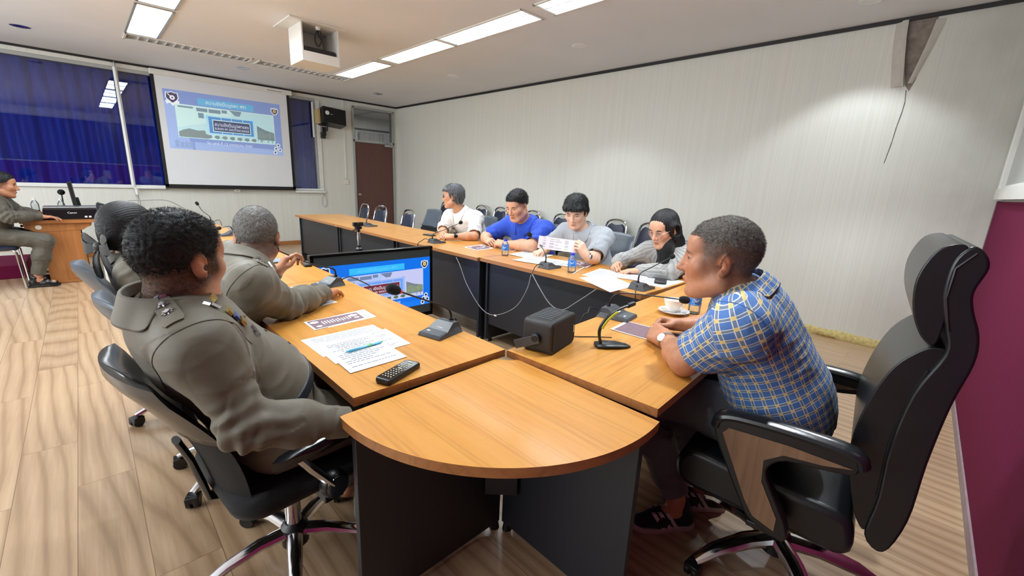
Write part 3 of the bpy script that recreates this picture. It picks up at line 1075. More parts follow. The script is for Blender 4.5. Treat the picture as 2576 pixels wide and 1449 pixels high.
    for k, u in enumerate((.06, .10, .135, .17)):
        hgt = (.13, .10, .11, .115)[k]
        v = .97
        flat(b, [(u - .018, v), (u - .012, v - hgt * .6), (u - .022, v - hgt * .75), (u - .006, v - hgt * .9), (u, v - hgt * 1.15), (u + .008, v - hgt * .9), (u + .03, v - hgt * .85), (u + .012, v - hgt * .6), (u + .02, v)], 3 + .2 * k, 0)
    b.build('silhouette', P['figure'], root, smooth=False)

scr = thing('projection_screen', 'white pull-down projection screen with black borders showing a blue slide', 'projection screen', (1.94, YF - .11, 0))
b = MB()
b.box2((-.98, .0, 1.105), (.945, .004, 2.735))
b.build('cloth', M['screen_white'], scr, smooth=False)
b = MB()
b.box2((-.98, -.0015, 1.06), (-.935, .006, 2.735))
b.box2((.94, -.0015, 1.06), (.985, .006, 2.735))
b.box2((-.98, -.0015, 1.06), (.985, .006, 1.112))
b.build('border', M['screen_black'], scr, smooth=False)
b = MB()
b.box2((-.985, -.035, 2.735), (1.03, .06, 2.815))
b.build('case', M['white'], scr, smooth=False, bevel=.012)
b = MB()
b.cyl((-.975, .0, 1.06), (.98, .0, 1.06), .014, seg=10)
b.build('bottom_bar', M['screen_black'], scr)
b = MB()
b.tube([(.01 + .04 * math.cos(q), 0, 1.025 + .018 * math.sin(q)) for q in [2 * PI * k / 20 for k in range(21)]], .005, 6)
b.build('pull_loop', M['white_gloss'], scr)
b = MB()
b.tube([(.0, .01, 1.01), (.01, .03, .8), (.03, .06, .62)], .0016, 5)
b.build('pull_string', M['white'], scr)
b = MB()
b.box2((.62, -.037, 2.765), (.86, -.034, 2.772))
b.build('maker_plate', M['plastic_grey'], scr, smooth=False)
slide(scr, 1.665, .885, -.001, -.022, 2.112, 'projected')
# the television inside the table ring
TVY = 3.2
tv = thing('television', 'wide black television facing the head table inside the table ring, blue slide on it', 'television', (1.628, TVY, 0))
b = MB()
b.box2((-.525, 0, .165), (.525, .05, .795))
b.box2((-.40, .05, .25), (.40, .09, .65))
b.build('housing', M['plastic_black'], tv, smooth=False, bevel=.006)
b = MB()
for lo, hi in (((-.525, -.008, .77), (.525, .002, .795)), ((-.525, -.008, .165), (.525, .002, .20)), ((-.525, -.008, .165), (-.498, .002, .795)), ((.498, -.008, .165), (.525, .002, .795))):
    b.box2(lo, hi)
b.build('bezel', mat('gloss_bezel', rgb(12, 12, 14), .15), tv, smooth=False, bevel=.004)
b = MB()
b.box2((-.498, -.001, .20), (.498, .001, .77))
b.build('screen', mat('dark_screen', rgb(48, 52, 52), .2, emit=(rgb(52, 56, 56), .5)), tv, smooth=False)
slide(tv, .996, .43, -.0015, 0, .488, 'television')
b = MB()
for s in (-1, 1):
    b.box((s * .3, .06, .08), (.05, .03, .3))
    b.box((s * .3, .03, .02), (.06, .32, .04))
b.build('stand', M['plastic_black'], tv, smooth=False, bevel=.004)
# ------------------------------------------------------------------ conference tables
def table(label, cx, cy, L, W, rz, front=1, top=.75, group='wood-topped conference tables', feet=True, low=.17):
    t = thing('conference_table', label, 'table', (cx, cy, 0), rz, group)
    b = MB()
    b.prism([(-L / 2, -W / 2), (L / 2, -W / 2), (L / 2, W / 2), (-L / 2, W / 2)], top - .028, top, 0, 1)
    b.build('tabletop', [M['top_x'], M['edge']], t, smooth=False, bevel=.002)
    for s in (-1, 1):
        b = MB()
        b.box((s * (L / 2 - .035), 0, (top - .028 + .03) / 2), (.025, W - .10, top - .028 - .03))
        b.build('side_panel', M['panel'], t, smooth=False, bevel=.002)
        for q in (-1, 1):
            b = MB()
            b.cyl((s * (L / 2 - .035), q * (W / 2 - .11), 0), (s * (L / 2 - .035), q * (W / 2 - .11), .032), .02, .014, 12)
            b.build('glide_foot', M['plastic_black'], t)
    b = MB()
    b.box((0, front * (W / 2 - .075), (top - .03 + low) / 2), (L - .095, .018, top - .03 - low))
    b.build('modesty_panel', M['panel'], t, smooth=False, bevel=.001)
    return t
for k, (y0, y1) in enumerate(((1.105, 2.595), (2.60, 4.09), (4.095, 5.585), (5.59, 7.08))):
    lb = ['left-hand conference table nearest the quarter-round end, papers and remote on it', 'left-hand conference table beside the television, phone and recorder on it', 'left-hand conference table beyond the television', 'farthest left-hand conference table, by the projector screen'][k]
    table(lb, .775, (y0 + y1) / 2, y1 - y0, .60, PI / 2, -1)
for k, (y0, y1, xi) in enumerate(((1.225, 2.715, 2.30), (2.722, 4.16, 2.275), (4.165, 5.62, 2.275), (5.625, 7.08, 2.275))):
    lb = ['right-hand conference table where the writing woman sits', 'right-hand conference table in front of the man in the blue polo', 'right-hand conference table in front of the man in the white shirt', 'empty farthest right-hand conference table, nearest the brown door'][k]
    table(lb, (xi + 2.985) / 2, (y0 + y1) / 2, y1 - y0, 2.985 - xi, PI / 2, 1)
HA = R(3.4)
hx, hy = 1.092 + .95 * math.cos(HA) + .304 * math.sin(HA) * 0, .796 + .95 * math.sin(HA)
table('head conference table with the black speaker cube, cup and gooseneck lamp', hx, hy, 1.90, .602, HA, 1)
# quarter-round end piece
t = thing('corner_table', 'quarter-round wooden end table joining the left tables and the head table', 'table', (1.07, 1.09, 0))
def circ3(a, b, c):
    ax, ay, bx, by, cx, cy = *a, *b, *c
    d = 2 * (ax * (by - cy) + bx * (cy - ay) + cx * (ay - by))
    ux = ((ax * ax + ay * ay) * (by - cy) + (bx * bx + by * by) * (cy - ay) + (cx * cx + cy * cy) * (ay - by)) / d
    uy = ((ax * ax + ay * ay) * (cx - bx) + (bx * bx + by * by) * (ax - cx) + (cx * cx + cy * cy) * (bx - ax)) / d
    return ux, uy, math.hypot(ax - ux, ay - uy)
qa, qm, qb = (.418, 1.068), (.597, .625), (1.082, .474)
ux, uy, ur = circ3(qa, qm, qb)
a0 = math.atan2(qa[1] - uy, qa[0] - ux) % (2 * PI)
a1 = math.atan2(qb[1] - uy, qb[0] - ux) % (2 * PI)
poly = [(ux + ur * math.cos(a0 + (a1 - a0) * k / 40) - 1.07, uy + ur * math.sin(a0 + (a1 - a0) * k / 40) - 1.09) for k in range(41)]
poly += [(.008, -.06)] + [(.012 - .052 * math.sin(q) - .004, .004 - .052 * math.cos(q)) for q in [R(v) for v in (12, 30, 48, 66, 82)]] + [(-.06, .004)]
b = MB()
b.prism(poly, .702, .730, 0, 1)
b.build('tabletop', [wood_mat('corner_table_wood', *TT, axis='Y'), M['edge']], t, smooth=True, ang=40, bevel=.0015)
for nm, (ax, ay), (bx, by) in (('side_panel', (-.618, -.025), (-.035, -.02)), ('side_panel', (-.018, -.588), (-.018, -.04))):
    b = MB()
    d = Vector((bx - ax, by - ay, 0))
    b.box(((ax + bx) / 2, (ay + by) / 2, .366), (d.length, .025, .672), rz=math.atan2(d.y, d.x))
    b.build(nm, M['panel'], t, smooth=False, bevel=.002)
b = MB()
b.prism([(-.12, -.035), (-.035, -.12), (-.05, -.135), (-.135, -.05)], .22, .70)
b.build('corner_panel', M['panel'], t, smooth=False)
for p in ((-.05, -.02), (-.018, -.06), (-.58, -.025), (-.018, -.55)):
    b = MB()
    b.cyl((p[0], p[1], 0), (p[0], p[1], .032), .02, .014, 12)
    b.build('glide_foot', M['plastic_black'], t)

# ------------------------------------------------------------------ office chairs (face +X)
def caster_mb(x, y, a):
    b = MB()
    for s in (-1, 1):
        c = Vector((x, y, .028)) + Vector((-math.sin(a), math.cos(a), 0)) * s * .014
        d = Vector((-math.sin(a), math.cos(a), 0)) * .009
        b.cyl(c - d, c + d, .028, seg=14)
    b.box((x, y, .042), (.05, .05, .026), rz=a)
    return b
def star_base(t, rot, r, metal, hub_z=.115, hub_r=.045, drop=.055, width=.026):
    b = MB()
    b.lathe([(.001, hub_z - .055), (hub_r, hub_z - .05), (hub_r, hub_z + .02), (.03, hub_z + .035), (.001, hub_z + .035)], (0, 0, 0), 18)
    b.build('base_hub', M['plastic_black'], t)
    for k in range(5):
        a = rot + 2 * PI * k / 5
        u = Vector((math.cos(a), math.sin(a), 0))
        b = MB()
        b.tube([u * .035 + Vector((0, 0, hub_z)), u * (r * .4) + Vector((0, 0, hub_z + .002)), u * (r * .75) + Vector((0, 0, hub_z - .02)), u * r + Vector((0, 0, drop + .008))], [width, width * .95, width * .8, width * .62], 10, flat=.8)
        b.build('base_leg', metal, t)
        caster_mb(u.x * r, u.y * r, a + .5).build('caster', M['plastic_black'], t, bevel=.003)
def office_chair(label, loc, rz, rot, arms=True, group='black-backed office chairs', top=.86, seat=.46, gloss=True, lean=.10):
    t = thing('office_chair', label, 'office chair', loc, rz, group)
    star_base(t, rot - rz, .285, M['chrome'])
    b = MB()
    b.cyl((0, 0, .14), (0, 0, .27), .026, seg=14)
    b.cyl((0, 0, .25), (0, 0, seat - .07), .017, seg=14)
    b.build('gas_column', M['chrome'], t)
    b = MB()
    b.box((0, 0, seat - .075), (.2, .16, .03))
    b.tube([(.02, -.06, seat - .08), (.04, -.2, seat - .085), (.05, -.25, seat - .09)], .007, 8)
    b.build('mechanism', M['plastic_black'], t, bevel=.004)
    b = MB()
    rings = []
    for k, (ins, z) in enumerate(((.03, seat - .06), (.006, seat - .05), (0, seat - .03), (.008, seat - .008), (.04, seat + .004), (.12, seat + .006))):
        rings.append([(p[0], p[1], z - .02 * max(0, p[0] / .23) ** 3) for p in rrect(.46 - 2 * ins, .48 - 2 * ins, .09 - min(.06, ins), 5)])
    b.loft(rings)
    b.build('seat', M['fabric_black'], t, ang=60)
    # curved back: lower mesh field, padded vinyl band at the top
    x0 = -.205
    H = top - (seat - .06)
    def back(v0, v1, w0, w1, th, mat_, nm, bulge=0, rows=8, par=t):
        b = MB()
        front, rear = [], []
        for i in range(rows + 1):
            v = v0 + (v1 - v0) * i / rows
            z = seat - .06 + H * v
            wv = w0 + (w1 - w0) * i / rows
            e = min(1, (rows - i) / 1.5 + .55) if v1 >= 1 else 1
            xx = x0 - lean * v + .035 * math.sin(PI * min(1, v * 1.1))
            fr, re = [], []
            for j in range(13):
                y = (j / 12 - .5) * wv
                curve = .055 * (2 * y / .47) ** 2
                zz = z - (.016 * abs(2 * y / wv) ** 3 if v1 >= 1 else 0) * v
                ed = (1 - abs(2 * y / wv) ** 6) * e
                fr.append((xx + curve + th * .5 * ed + bulge * ed, y, zz))
                re.append((xx + curve - th * .5 * ed - bulge * .4 * ed, y, zz))
            front.append(fr)
            rear.append(re)
        b.loft([f + r[::-1] for f, r in zip(front, rear)])
        return b.build(nm, mat_, par, ang=70)
    bk = back(0, .60, .36, .455, .022, M['mesh_black'], 'backrest')
    back(.58, 1.0, .452, .43, .034, M['leather_gloss'] if gloss else M['grey_vinyl'], 'back_band', .010, par=t)
    b = MB()
    for i in range(13):
        pass
    pts = []
    for j in range(13):
        y = (j / 12 - .5) * .45
        v = .60 - .05 * math.cos(2 * y / .45 * 1.4)
        pts.append((x0 - lean * v + .035 * math.sin(PI * v * 1.1) + .055 * (2 * y / .47) ** 2 + .020, y, seat - .06 + H * v))
    b.tube(pts, .0035, 6)
    b.build('piping', M['grey_vinyl'], t)
    b = MB()
    bxx = [x0 - lean * v + .035 * math.sin(PI * v * 1.1) - .034 for v in (.10, .30, .45)]
    b.tube([(-.05, 0, seat - .085), (-.17, 0, seat - .085), (bxx[0] + .01, 0, seat - .06), (bxx[0], 0, seat - .06 + H * .10), (bxx[1], 0, seat - .06 + H * .30), (bxx[2], 0, seat - .06 + H * .45)], .026, 8, flat=.4)
    b.build('back_bracket', M['plastic_black'], t)
    if arms:
        for s in (-1, 1):
            y = s * .292
            b = MB()
            b.lathe([(.001, -.022), (.036, -.022), (.043, -.012), (.043, .012), (.036, .02), (.001, .02)], (.02, y - s * .015, seat - .015), 20, 0, (0, 1, 0))
            b.box((.02, y - s * .075, seat - .06), (.06, .12, .03))
            b.build('arm_joint', M['plastic_black'], t, bevel=.003)
            b = MB()
            b.lathe([(.001, -.003), (.034, -.003), (.034, .003), (.001, .004)], (.02, y + s * .008, seat - .015), 20, 0, (0, s, 0))
            b.tube([(.01, y, seat - .005), (-.05, y, seat + .08), (-.09, y, seat + .145)], .013, 10)
            b.build('arm_post', M['chrome'], t)
            b = MB()
            pr = [(-.13, -.018), (-.155, 0), (-.13, .018), (-.05, .028), (.06, .03), (.13, .022), (.145, 0), (.13, -.022), (.06, -.03), (-.05, -.028)]
            b.loft([[(px, y + py * .8, seat + .137 + .012 * (px / .15)) for px, py in pr], [(px, y + py, seat + .150 + .014 * (px / .15)) for px, py in pr], [(px, y + py * .9, seat + .167 + .016 * (px / .15)) for px, py in pr], [(px * .8, y + py * .5, seat + .172 + .016 * (px / .15)) for px, py in pr]])
            b.build('armrest', M['leather_gloss'], t, ang=60)
    return t
office_chair('black office chair with chrome star base under the nearest officer', (.385, 1.455, 0), R(6), PI, top=.885, seat=.46, lean=.20, group='office chairs of the officers')
office_chair('office chair with grey padded top edge behind the officer with the microphone', (.385, 2.15, 0), R(5), R(144), top=.90, lean=.20, gloss=False, group='office chairs of the officers')
office_chair('farthest officer chair with pale edge, where the woman with the bow sits', (.325, 2.88, 0), R(3), R(180), top=.91, lean=.20, gloss=False, group='office chairs of the officers')
oc = office_chair('empty office chair with grey vinyl back left of the man in white', (3.235, 5.16, 0), PI - R(6), .4, top=.96, seat=.47, gloss=False, group='office chairs along the right-hand tables')
for lb, x, y, a in (('office chair with grey vinyl back behind the man in the white shirt', 3.245, 4.04, 8),
                    ('office chair showing its grey back right of the man in the blue polo', 3.25, 3.02, 4),
                    ('office chair with white piping behind the man in the grey polo', 3.24, 2.20, -4),
                    ('office chair whose grey back shows behind the writing woman', 3.26, 1.50, 0)):
    dup(oc, (x, y, 0), PI - R(a), lb)

# ------------------------------------------------------------------ the high-backed chair at the head table (faces +Y)
t = thing('executive_chair', 'high-backed black leather chair with wooden arm panels behind the man in plaid', 'chair', (1.685, .235, 0), R(6))
def yz_slab(prof, x0, x1, nm, mt, bevel, par=t, ang=50, bulge=0):
    b = MB()
    n = 6
    rings = []
    for i in range(n + 1):
        x = x0 + (x1 - x0) * i / n
        rings.append([(x, y - .235, z) for y, z in prof])
    b.loft(rings)
    return b.build(nm, mt, par, bevel=bevel, seg=4, ang=ang)
def smooth_prof(pts, n=4):
    P = pts + pts[:2]
    out = []
    m = len(pts)
    for i in range(m):
        a, b_, c, d = [Vector(pts[(i + k - 1) % m]) for k in range(4)]
        for k in range(n):
            u = k / n
            q = .5 * ((2 * b_) + (c - a) * u + (2 * a - 5 * b_ + 4 * c - d) * u * u + (3 * b_ - a - 3 * c + d) * u ** 3)
            out.append((q.x, q.y))
    return out
shell = [(-.018, .40), (-.047, .52), (-.050, .70), (-.060, .87), (-.076, .99), (-.070, 1.06), (-.048, 1.12), (-.040, 1.165), (-.052, 1.225), (-.035, 1.262), (-.01, 1.268), (.012, 1.225), (.012, 1.14), (-.01, 1.06), (-.02, 1.0), (.015, .88), (.03, .72), (.025, .56), (.03, .43)]
yz_slab(smooth_prof(shell), -.235, .235, 'back_shell', M['leather'], .018)
cush = [(.026, .46), (.016, .7), (-.002, .9), (-.022, 1.0), (-.012, 1.012), (.018, 1.0), (.062, .94), (.092, .84), (.108, .72), (.10, .62), (.075, .52), (.05, .455)]
yz_slab(smooth_prof(cush), -.225, .225, 'back_cushion', M['leather'], .03)
hr = [(.0, 1.02), (-.005, 1.1), (.0, 1.2), (-.01, 1.262), (.012, 1.272), (.045, 1.25), (.066, 1.18), (.058, 1.10), (.03, 1.035)]
yz_slab(smooth_prof(hr), -.232, .232, 'headrest', M['leather'], .025)
for s in (-1, 1):
    b = MB()
    b.tube([(s * .226, y - .235, z) for y, z in ((-.002, .95), (.016, .88), (.032, .72), (.026, .56))], .003, 6)
    b.tube([(s * .236, y - .235, z) for y, z in ((-.025, 1.255), (.003, 1.215), (.004, 1.14), (-.016, 1.06))], .003, 6)
    b.build('seam_piping', M['plastic_black'], t)
b = MB()
prof = smooth_prof([(.055, .44), (.06, .34), (.20, .335), (.40, .335), (.53, .345), (.565, .40), (.55, .465), (.50, .488), (.38, .48), (.22, .475), (.10, .47)])
b.loft([[(x, y - .235, z) for y, z in prof] for x in [-.25 + .5 * k / 6 for k in range(7)]])
b.build('seat', M['leather'], t, bevel=.03, seg=4, ang=50)
for s in (-1, 1):
    x = s * .315
    arm = [(.085, .655), (.10, .705), (.24, .712), (.40, .70), (.437, .675), (.435, .62), (.335, .43), (.30, .385), (.222, .36), (.20, .375), (.215, .43), (.275, .54), (.278, .585), (.24, .62), (.15, .635)]
    ins = [(.095, .668), (.24, .672), (.40, .662), (.415, .64), (.325, .45), (.295, .405), (.235, .385), (.235, .43), (.29, .53), (.295, .60), (.25, .638), (.16, .65)]
    b = MB()
    sm = smooth_prof(arm, 3)
    b.loft([[(xx, y - .235, z) for y, z in sm] for xx in (x - .022, x + .022)])
    fr = b.build('arm_frame', M['plastic_black'], t, bevel=.006, seg=3, ang=50)
    for q in (-1, 1):
        b = MB()
        b.loft([[(xx, y - .235, z) for y, z in ins] for xx in (x + q * .021, x + q * .0245)])
        b.build('wood_inlay', M['walnut'], fr, smooth=False)
    b = MB()
    pts = [(x, y - .235, z) for y, z in ((.075, .675), (.10, .705), (.24, .71), (.38, .70), (.43, .682), (.44, .65))]
    b.tube(curve_pts(pts, 4), .031, 12, flat=.55)
    b.build('arm_pad', M['leather_gloss'], t)
    b = MB()
    b.box((s * .27, .03, .36), (.10, .09, .02))
    b.build('arm_bracket', M['plastic_black'], t, bevel=.003)
b = MB()
b.cyl((0, 0, .12), (0, 0, .34), .03, seg=16)
b.box((0, .02, .325), (.24, .24, .03))
b.build('gas_column', M['plastic_black'], t, bevel=.003)
star_base(t, R(140), .33, M['chrome'], hub_z=.125, hub_r=.05, width=.034, drop=.06)

# ------------------------------------------------------------------ banquet chairs (face +X)
def banquet_chair(label, loc, rz, group, h=.95, seatm='navy_vinyl'):
    t = thing('banquet_chair', label, 'chair', loc, rz, group)
    b = MB()
    b.loft([[(p[0], p[1], z) for p in rrect(.42 - 2 * i, .42 - 2 * i, .07)] for i, z in ((.02, .42), (0, .435), (0, .465), (.03, .478))])
    b.build('seat', M[seatm], t, ang=60)
    def bx(z):
        return -.19 - .10 * max(0, (z - .45)) / .5
    pts = []
    wtop, wbot = .15, .19
    for z in (.02, .25, .45, .7, h - .09):
        w = wbot + (wtop - wbot) * max(0, z - .45) / .5
        pts.append((bx(z) + (.03 if z < .1 else 0) - (.05 * (1 - z / .45) if z < .45 else 0), -w, z))
    for k in range(1, 8):
        a = PI * k / 8
        pts.append((bx(h - .09 + .09 * math.sin(a)), -wtop * math.cos(a), h - .09 + .09 * math.sin(a) ** .7))
    pts += [(p[0], -p[1], p[2]) for p in pts[:5][::-1]]
    b = MB()
    b.tube(pts, .014, 8)
    b.build('back_frame', M['chrome'], t)
    for s in (-1, 1):
        b = MB()
        b.tube([(-.16, s * .19, .43), (.17, s * .19, .43), (.19, s * .195, .40), (.21, s * .2, .01)], .0125, 8)
        b.build('front_leg', M['chrome'], t)
    b = MB()
    fr, re = [], []
    for z in (.52, .56, .66, .76, h - .115, h - .075, h - .055):
        w = (wbot + (wtop - wbot) * (z - .45) / .5) - .018
        if z > h - .1:
            w *= .82 if z < h - .06 else .6
        if z < .53:
            w *= .85
        ring = []
        for j in range(9):
            y = (j / 8 - .5) * 2 * w
            dip = -.02 * (1 - (y / w) ** 2) if z > h - .06 else 0
            ring.append((bx(z) + .022 * (1 - (y / w) ** 4) + .004, y, z + dip))
        back = [(bx(z) - .012, p[1], p[2]) for p in ring[::-1]]
        fr.append(ring + back)
    b.loft(fr)
    b.build('back_pad', M[seatm], t, ang=60)
    return t
bc = banquet_chair('chrome-framed banquet chair by the wall, half hidden beside the head of the man in white', (4.78, 7.02, 0), PI, 'navy banquet chairs along the papered wall')
for lb, y in (('chrome-framed banquet chair by the wall, just right of the man in white', 5.97), ('chrome-framed banquet chair by the wall, between the men in white and blue', 5.47), ('banquet chair by the wall hidden behind the man in blue', 4.70), ('dark banquet chair by the wall between the men in blue and grey polos', 4.08), ('navy banquet chair by the wall right of the man in grey, tall chrome arch', 3.17), ('navy banquet chair by the wall left of the writing woman', 2.66)):
    dup(bc, (4.78, y, 0), PI + R(NPR.uniform(-4, 4)), lb)
bc2 = banquet_chair('blue banquet chair pushed to the empty table, right of the brown door', (3.21, 5.78, 0), PI, 'banquet chairs at the empty right-hand table', h=.905)
dup(bc2, (3.21, 6.62, 0), PI + R(5), 'shiny banquet chair at the empty table in front of the brown door')
dup(bc2, (3.21, 7.24, 0), PI - R(4), 'shiny banquet chair past the end of the tables, left of the brown door')

# ------------------------------------------------------------------ operator's oak desk on the left
DK = (-.24, 7.17)
t = thing('operator_desk', 'oak pedestal desk on the left carrying the printer and monitor', 'desk', (DK[0], DK[1], 0))
b = MB()
b.prism([(-.31, -.04), (.30, -.04), (.30, .95), (-.31, .95)], .70, .735)
b.build('desktop', M['oak_h'], t, smooth=False, bevel=.004)
b = MB()
b.add([(x, y, z) for y in (-.005, .90) for x, z in ((-.29, .70), (.265, .70), (.255, .66), (.22, .645), (.18, .615), (-.20, .60), (-.26, .635), (-.28, .64))], [tuple(range(8))[::-1], tuple(range(8, 16))] + [(i, (i + 1) % 8, 8 + (i + 1) % 8, 8 + i) for i in range(8)])
b.build('apron', M['oak'], t, smooth=False, bevel=.003)
b = MB()
b.add([(x, y, z) for y in (.0, .04) for x, z in ((-.18, .62), (.155, .62), (.175, .02), (-.165, .02))], [(0, 1, 2, 3), (7, 6, 5, 4), (0, 4, 5, 1), (1, 5, 6, 2), (2, 6, 7, 3), (3, 7, 4, 0)])
b.add([(x, y, z) for y in (.84, .88) for x, z in ((-.18, .62), (.155, .62), (.175, .02), (-.165, .02))], [(0, 1, 2, 3), (7, 6, 5, 4), (0, 4, 5, 1), (1, 5, 6, 2), (2, 6, 7, 3), (3, 7, 4, 0)])
b.box((0, .45, .36), (.03, .8, .5))
b.build('pedestal', M['oak'], t, smooth=False)
for yy in (.02, .86):
    b = MB()
    b.box((0, yy, .012), (.50, .07, .024))
    b.build('plinth', M['oak_h'], t, smooth=False, bevel=.004)
b = MB()
b.lathe([(.001, 0), (.026, 0), (.026, .003), (.001, .004)], (-.175, -.007, .655), 12, 0, (0, -1, 0))
b.build('round_sticker', M['cream'], t)
b = MB()
b.lathe([(.001, 0), (.012, 0), (.008, .01), (.016, .02), (.012, .03), (.001, .032)], (-.285, .1, .665), 12, 0, (-1, 0, 0))
b.build('knob', mat('dark_red_knob', rgb(110, 40, 46), .3), t)
# dais edge covered in dark red carpet behind the desk
b = MB()
b.box2((-3.19, 7.72, .0), (-.62, 8.6, .16))
tag(b.build('carpeted_step', M['maroon'], smooth=False, bevel=.01), 'low dark red carpeted step on the floor at the far left', 'step')
# ------------------------------------------------------------------ things on the tables
TZ = .75
def mic_unit(label, base, ang, neck, foam_len=.045, foam_r=.016, cable=None, red=True, w=.115, l=.15, group='gooseneck conference microphones'):
    """wedge base at base (x, y), user side along angle ang; neck = world points from the root to the foam tip"""
    t = thing('conference_microphone', label, 'microphone', (base[0], base[1], TZ + .0006), ang, group)
    Rm = Matrix.Rotation(-ang, 4, 'Z')
    loc = Vector((base[0], base[1], TZ))
    b = MB()
    hw = w / 2
    sec = [(-l / 2, .003, .90), (-l / 2 + .016, .045, .72), (-l / 2 + .05, .047, .76), (l / 2 - .055, .020, .93), (l / 2 - .004, .014, .97), (l / 2, .004, .97)]
    rings = []
    for x, z, k in sec:
        rings.append([(x, -hw, 0), (x, -hw * k - hw * .04, z * .5), (x, -hw * k, z), (x, hw * k, z), (x, hw * k + hw * .04, z * .5), (x, hw, 0)])
    b.loft(rings)
    b.build('base', M['plastic_grey'], t, smooth=False, bevel=.003)
    b = MB()
    b.add([(x, y, z + .0012) for x, y, z in ((l / 2 - .054, -hw * .80, .020), (l / 2 - .006, -hw * .86, .0145), (l / 2 - .006, hw * .86, .0145), (l / 2 - .054, hw * .80, .020))], [(0, 1, 2, 3)])
    b.build('key_panel', M['plastic_grey2'], t, smooth=False)
    b = MB()
    b.box((l / 2 - .028, -hw * .45, .0195), (.008, .016, .004))
    b.build('talk_button', M['white_gloss'], t, smooth=False)
    b = MB()
    b.box((l / 2 - .07, 0, .0275), (.006, .03, .002), rot=Euler((0, R(15), 0)))
    b.box((l / 2 - .075, -.022, .029), (.008, .007, .002), rot=Euler((0, R(15), 0)))
    b.build('logo_mark', M['white_gloss'], t, smooth=False)
    pts = [Rm @ (Vector(p) - loc) for p in neck]
    cv = curve_pts(pts, 6)
    d = (cv[-1] - cv[-3]).normalized()
    tip = cv[-1]
    n = len(cv)
    b = MB()
    b.tube(cv, [.0052 if i < n * .3 else .0034 for i in range(n)], 8)
    b.lathe([(.001, -.002), (.010, -.002), (.009, .010), (.001, .012)], cv[0], 12, 0, (0, 0, 1))
    b.build('gooseneck', M['plastic_black'], t)
    if red:
        b = MB()
        b.cyl(tip - d * .006, tip + d * .004, .0075, seg=12)
        b.build('light_ring', M['red_ring'], t)
    b = MB()
    q = foam_r
    b.lathe([(.001, 0), (q * .62, .002), (q * .9, .012), (q, foam_len * .5), (q * .95, foam_len * .8), (q * .6, foam_len * .97), (.001, foam_len)], tip + d * .003, 16, 0, d)
    b.build('foam_windshield', M['rubber'], t, ang=80)
    if cable:
        b = MB()
        b.tube(curve_pts([Rm @ (Vector(p) - loc) for p in cable], 6), .0032, 6)
        b.build('cable', M['wire_black'], t)
    return t
UL = R(194)
mic_unit('grey desk microphone on the near left table, neck leaning left over the papers', (.985, 1.40), UL, [(1.04, 1.405, .795), (1.035, 1.405, .83), (1.0, 1.40, .862), (.93, 1.40, .895), (.80, 1.40, .955)], .055, .021, [(1.055, 1.42, .775), (1.085, 1.44, .785), (1.10, 1.45, .76), (1.09, 1.47, .72), (1.10, 1.5, .60)])
mic_unit('desk microphone the grey-haired officer speaks into, long neck to his mouth', (.935, 2.44), R(190), [(.985, 2.45, .795), (.975, 2.45, .84), (.90, 2.44, .868), (.80, 2.41, .91), (.665, 2.36, .985)], .045, .022, [(1.0, 2.43, .775), (1.035, 2.38, .80), (1.06, 2.30, .79), (1.085, 2.22, .765), (1.10, 2.15, .68)])
mic_unit('farthest desk microphone on the left tables, below the projector screen', (.975, 6.05), R(185), [(1.02, 6.05, .795), (1.01, 6.05, .84), (.95, 6.03, .90), (.915, 6.02, .965)], .045, .017, [(1.04, 6.06, .775), (1.09, 6.0, .80), (1.10, 5.95, .76), (1.11, 5.9, .6)], red=False)
mic_unit('desk microphone left of the grey-haired officer, only its foam head in view', (.96, 4.92), R(185), [(1.0, 4.92, .795), (.98, 4.92, .835), (.945, 4.92, .838), (.91, 4.92, .83)], .045, .018, None, red=False)
mic_unit('desk microphone on the empty far right table, beyond the webcam', (2.565, 5.20), 0, [(2.515, 5.20, .795), (2.53, 5.20, .85), (2.62, 5.19, .90), (2.73, 5.18, .962)], .04, .017, None, red=False)
mic_unit('desk microphone in front of the man in the white shirt', (2.475, 3.60), 0, [(2.425, 3.60, .795), (2.44, 3.60, .84), (2.56, 3.58, .88), (2.72, 3.56, .938)], .042, .018, [(2.40, 3.60, .775), (2.36, 3.62, .795), (2.32, 3.62, .78), (2.268, 3.62, .74), (2.262, 3.6, .60)], red=False)
mic_unit('desk microphone in front of the man in the grey polo, neck leaning left', (2.475, 2.10), 0, [(2.425, 2.10, .795), (2.435, 2.11, .85), (2.45, 2.18, .91), (2.44, 2.27, .97)], .042, .018, [(2.40, 2.10, .775), (2.36, 2.10, .79), (2.30, 2.09, .775), (2.262, 2.08, .73)], red=False)
mic_unit('desk microphone beside the writing woman, neck rising to the right', (2.46, 1.315), 0, [(2.41, 1.315, .795), (2.44, 1.32, .85), (2.62, 1.33, .875), (2.86, 1.335, .912)], .042, .018, [(2.385, 1.30, .775), (2.35, 1.29, .79), (2.315, 1.27, .77), (2.28, 1.25, .74), (2.28, 1.23, .55)], red=False)
mic_unit('grey desk microphone on the head table, long level neck towards the plaid shirt', (1.80, 1.075), R(-80), [(1.79, 1.12, .795), (1.795, 1.10, .85), (1.83, 1.06, .868), (1.92, .965, .862), (2.01, .87, .852)], .05, .019, [(1.77, 1.145, .77), (1.71, 1.17, .79), (1.66, 1.15, .775), (1.62, 1.15, .76), (1.58, 1.17, .60)], w=.135, l=.16, red=False)

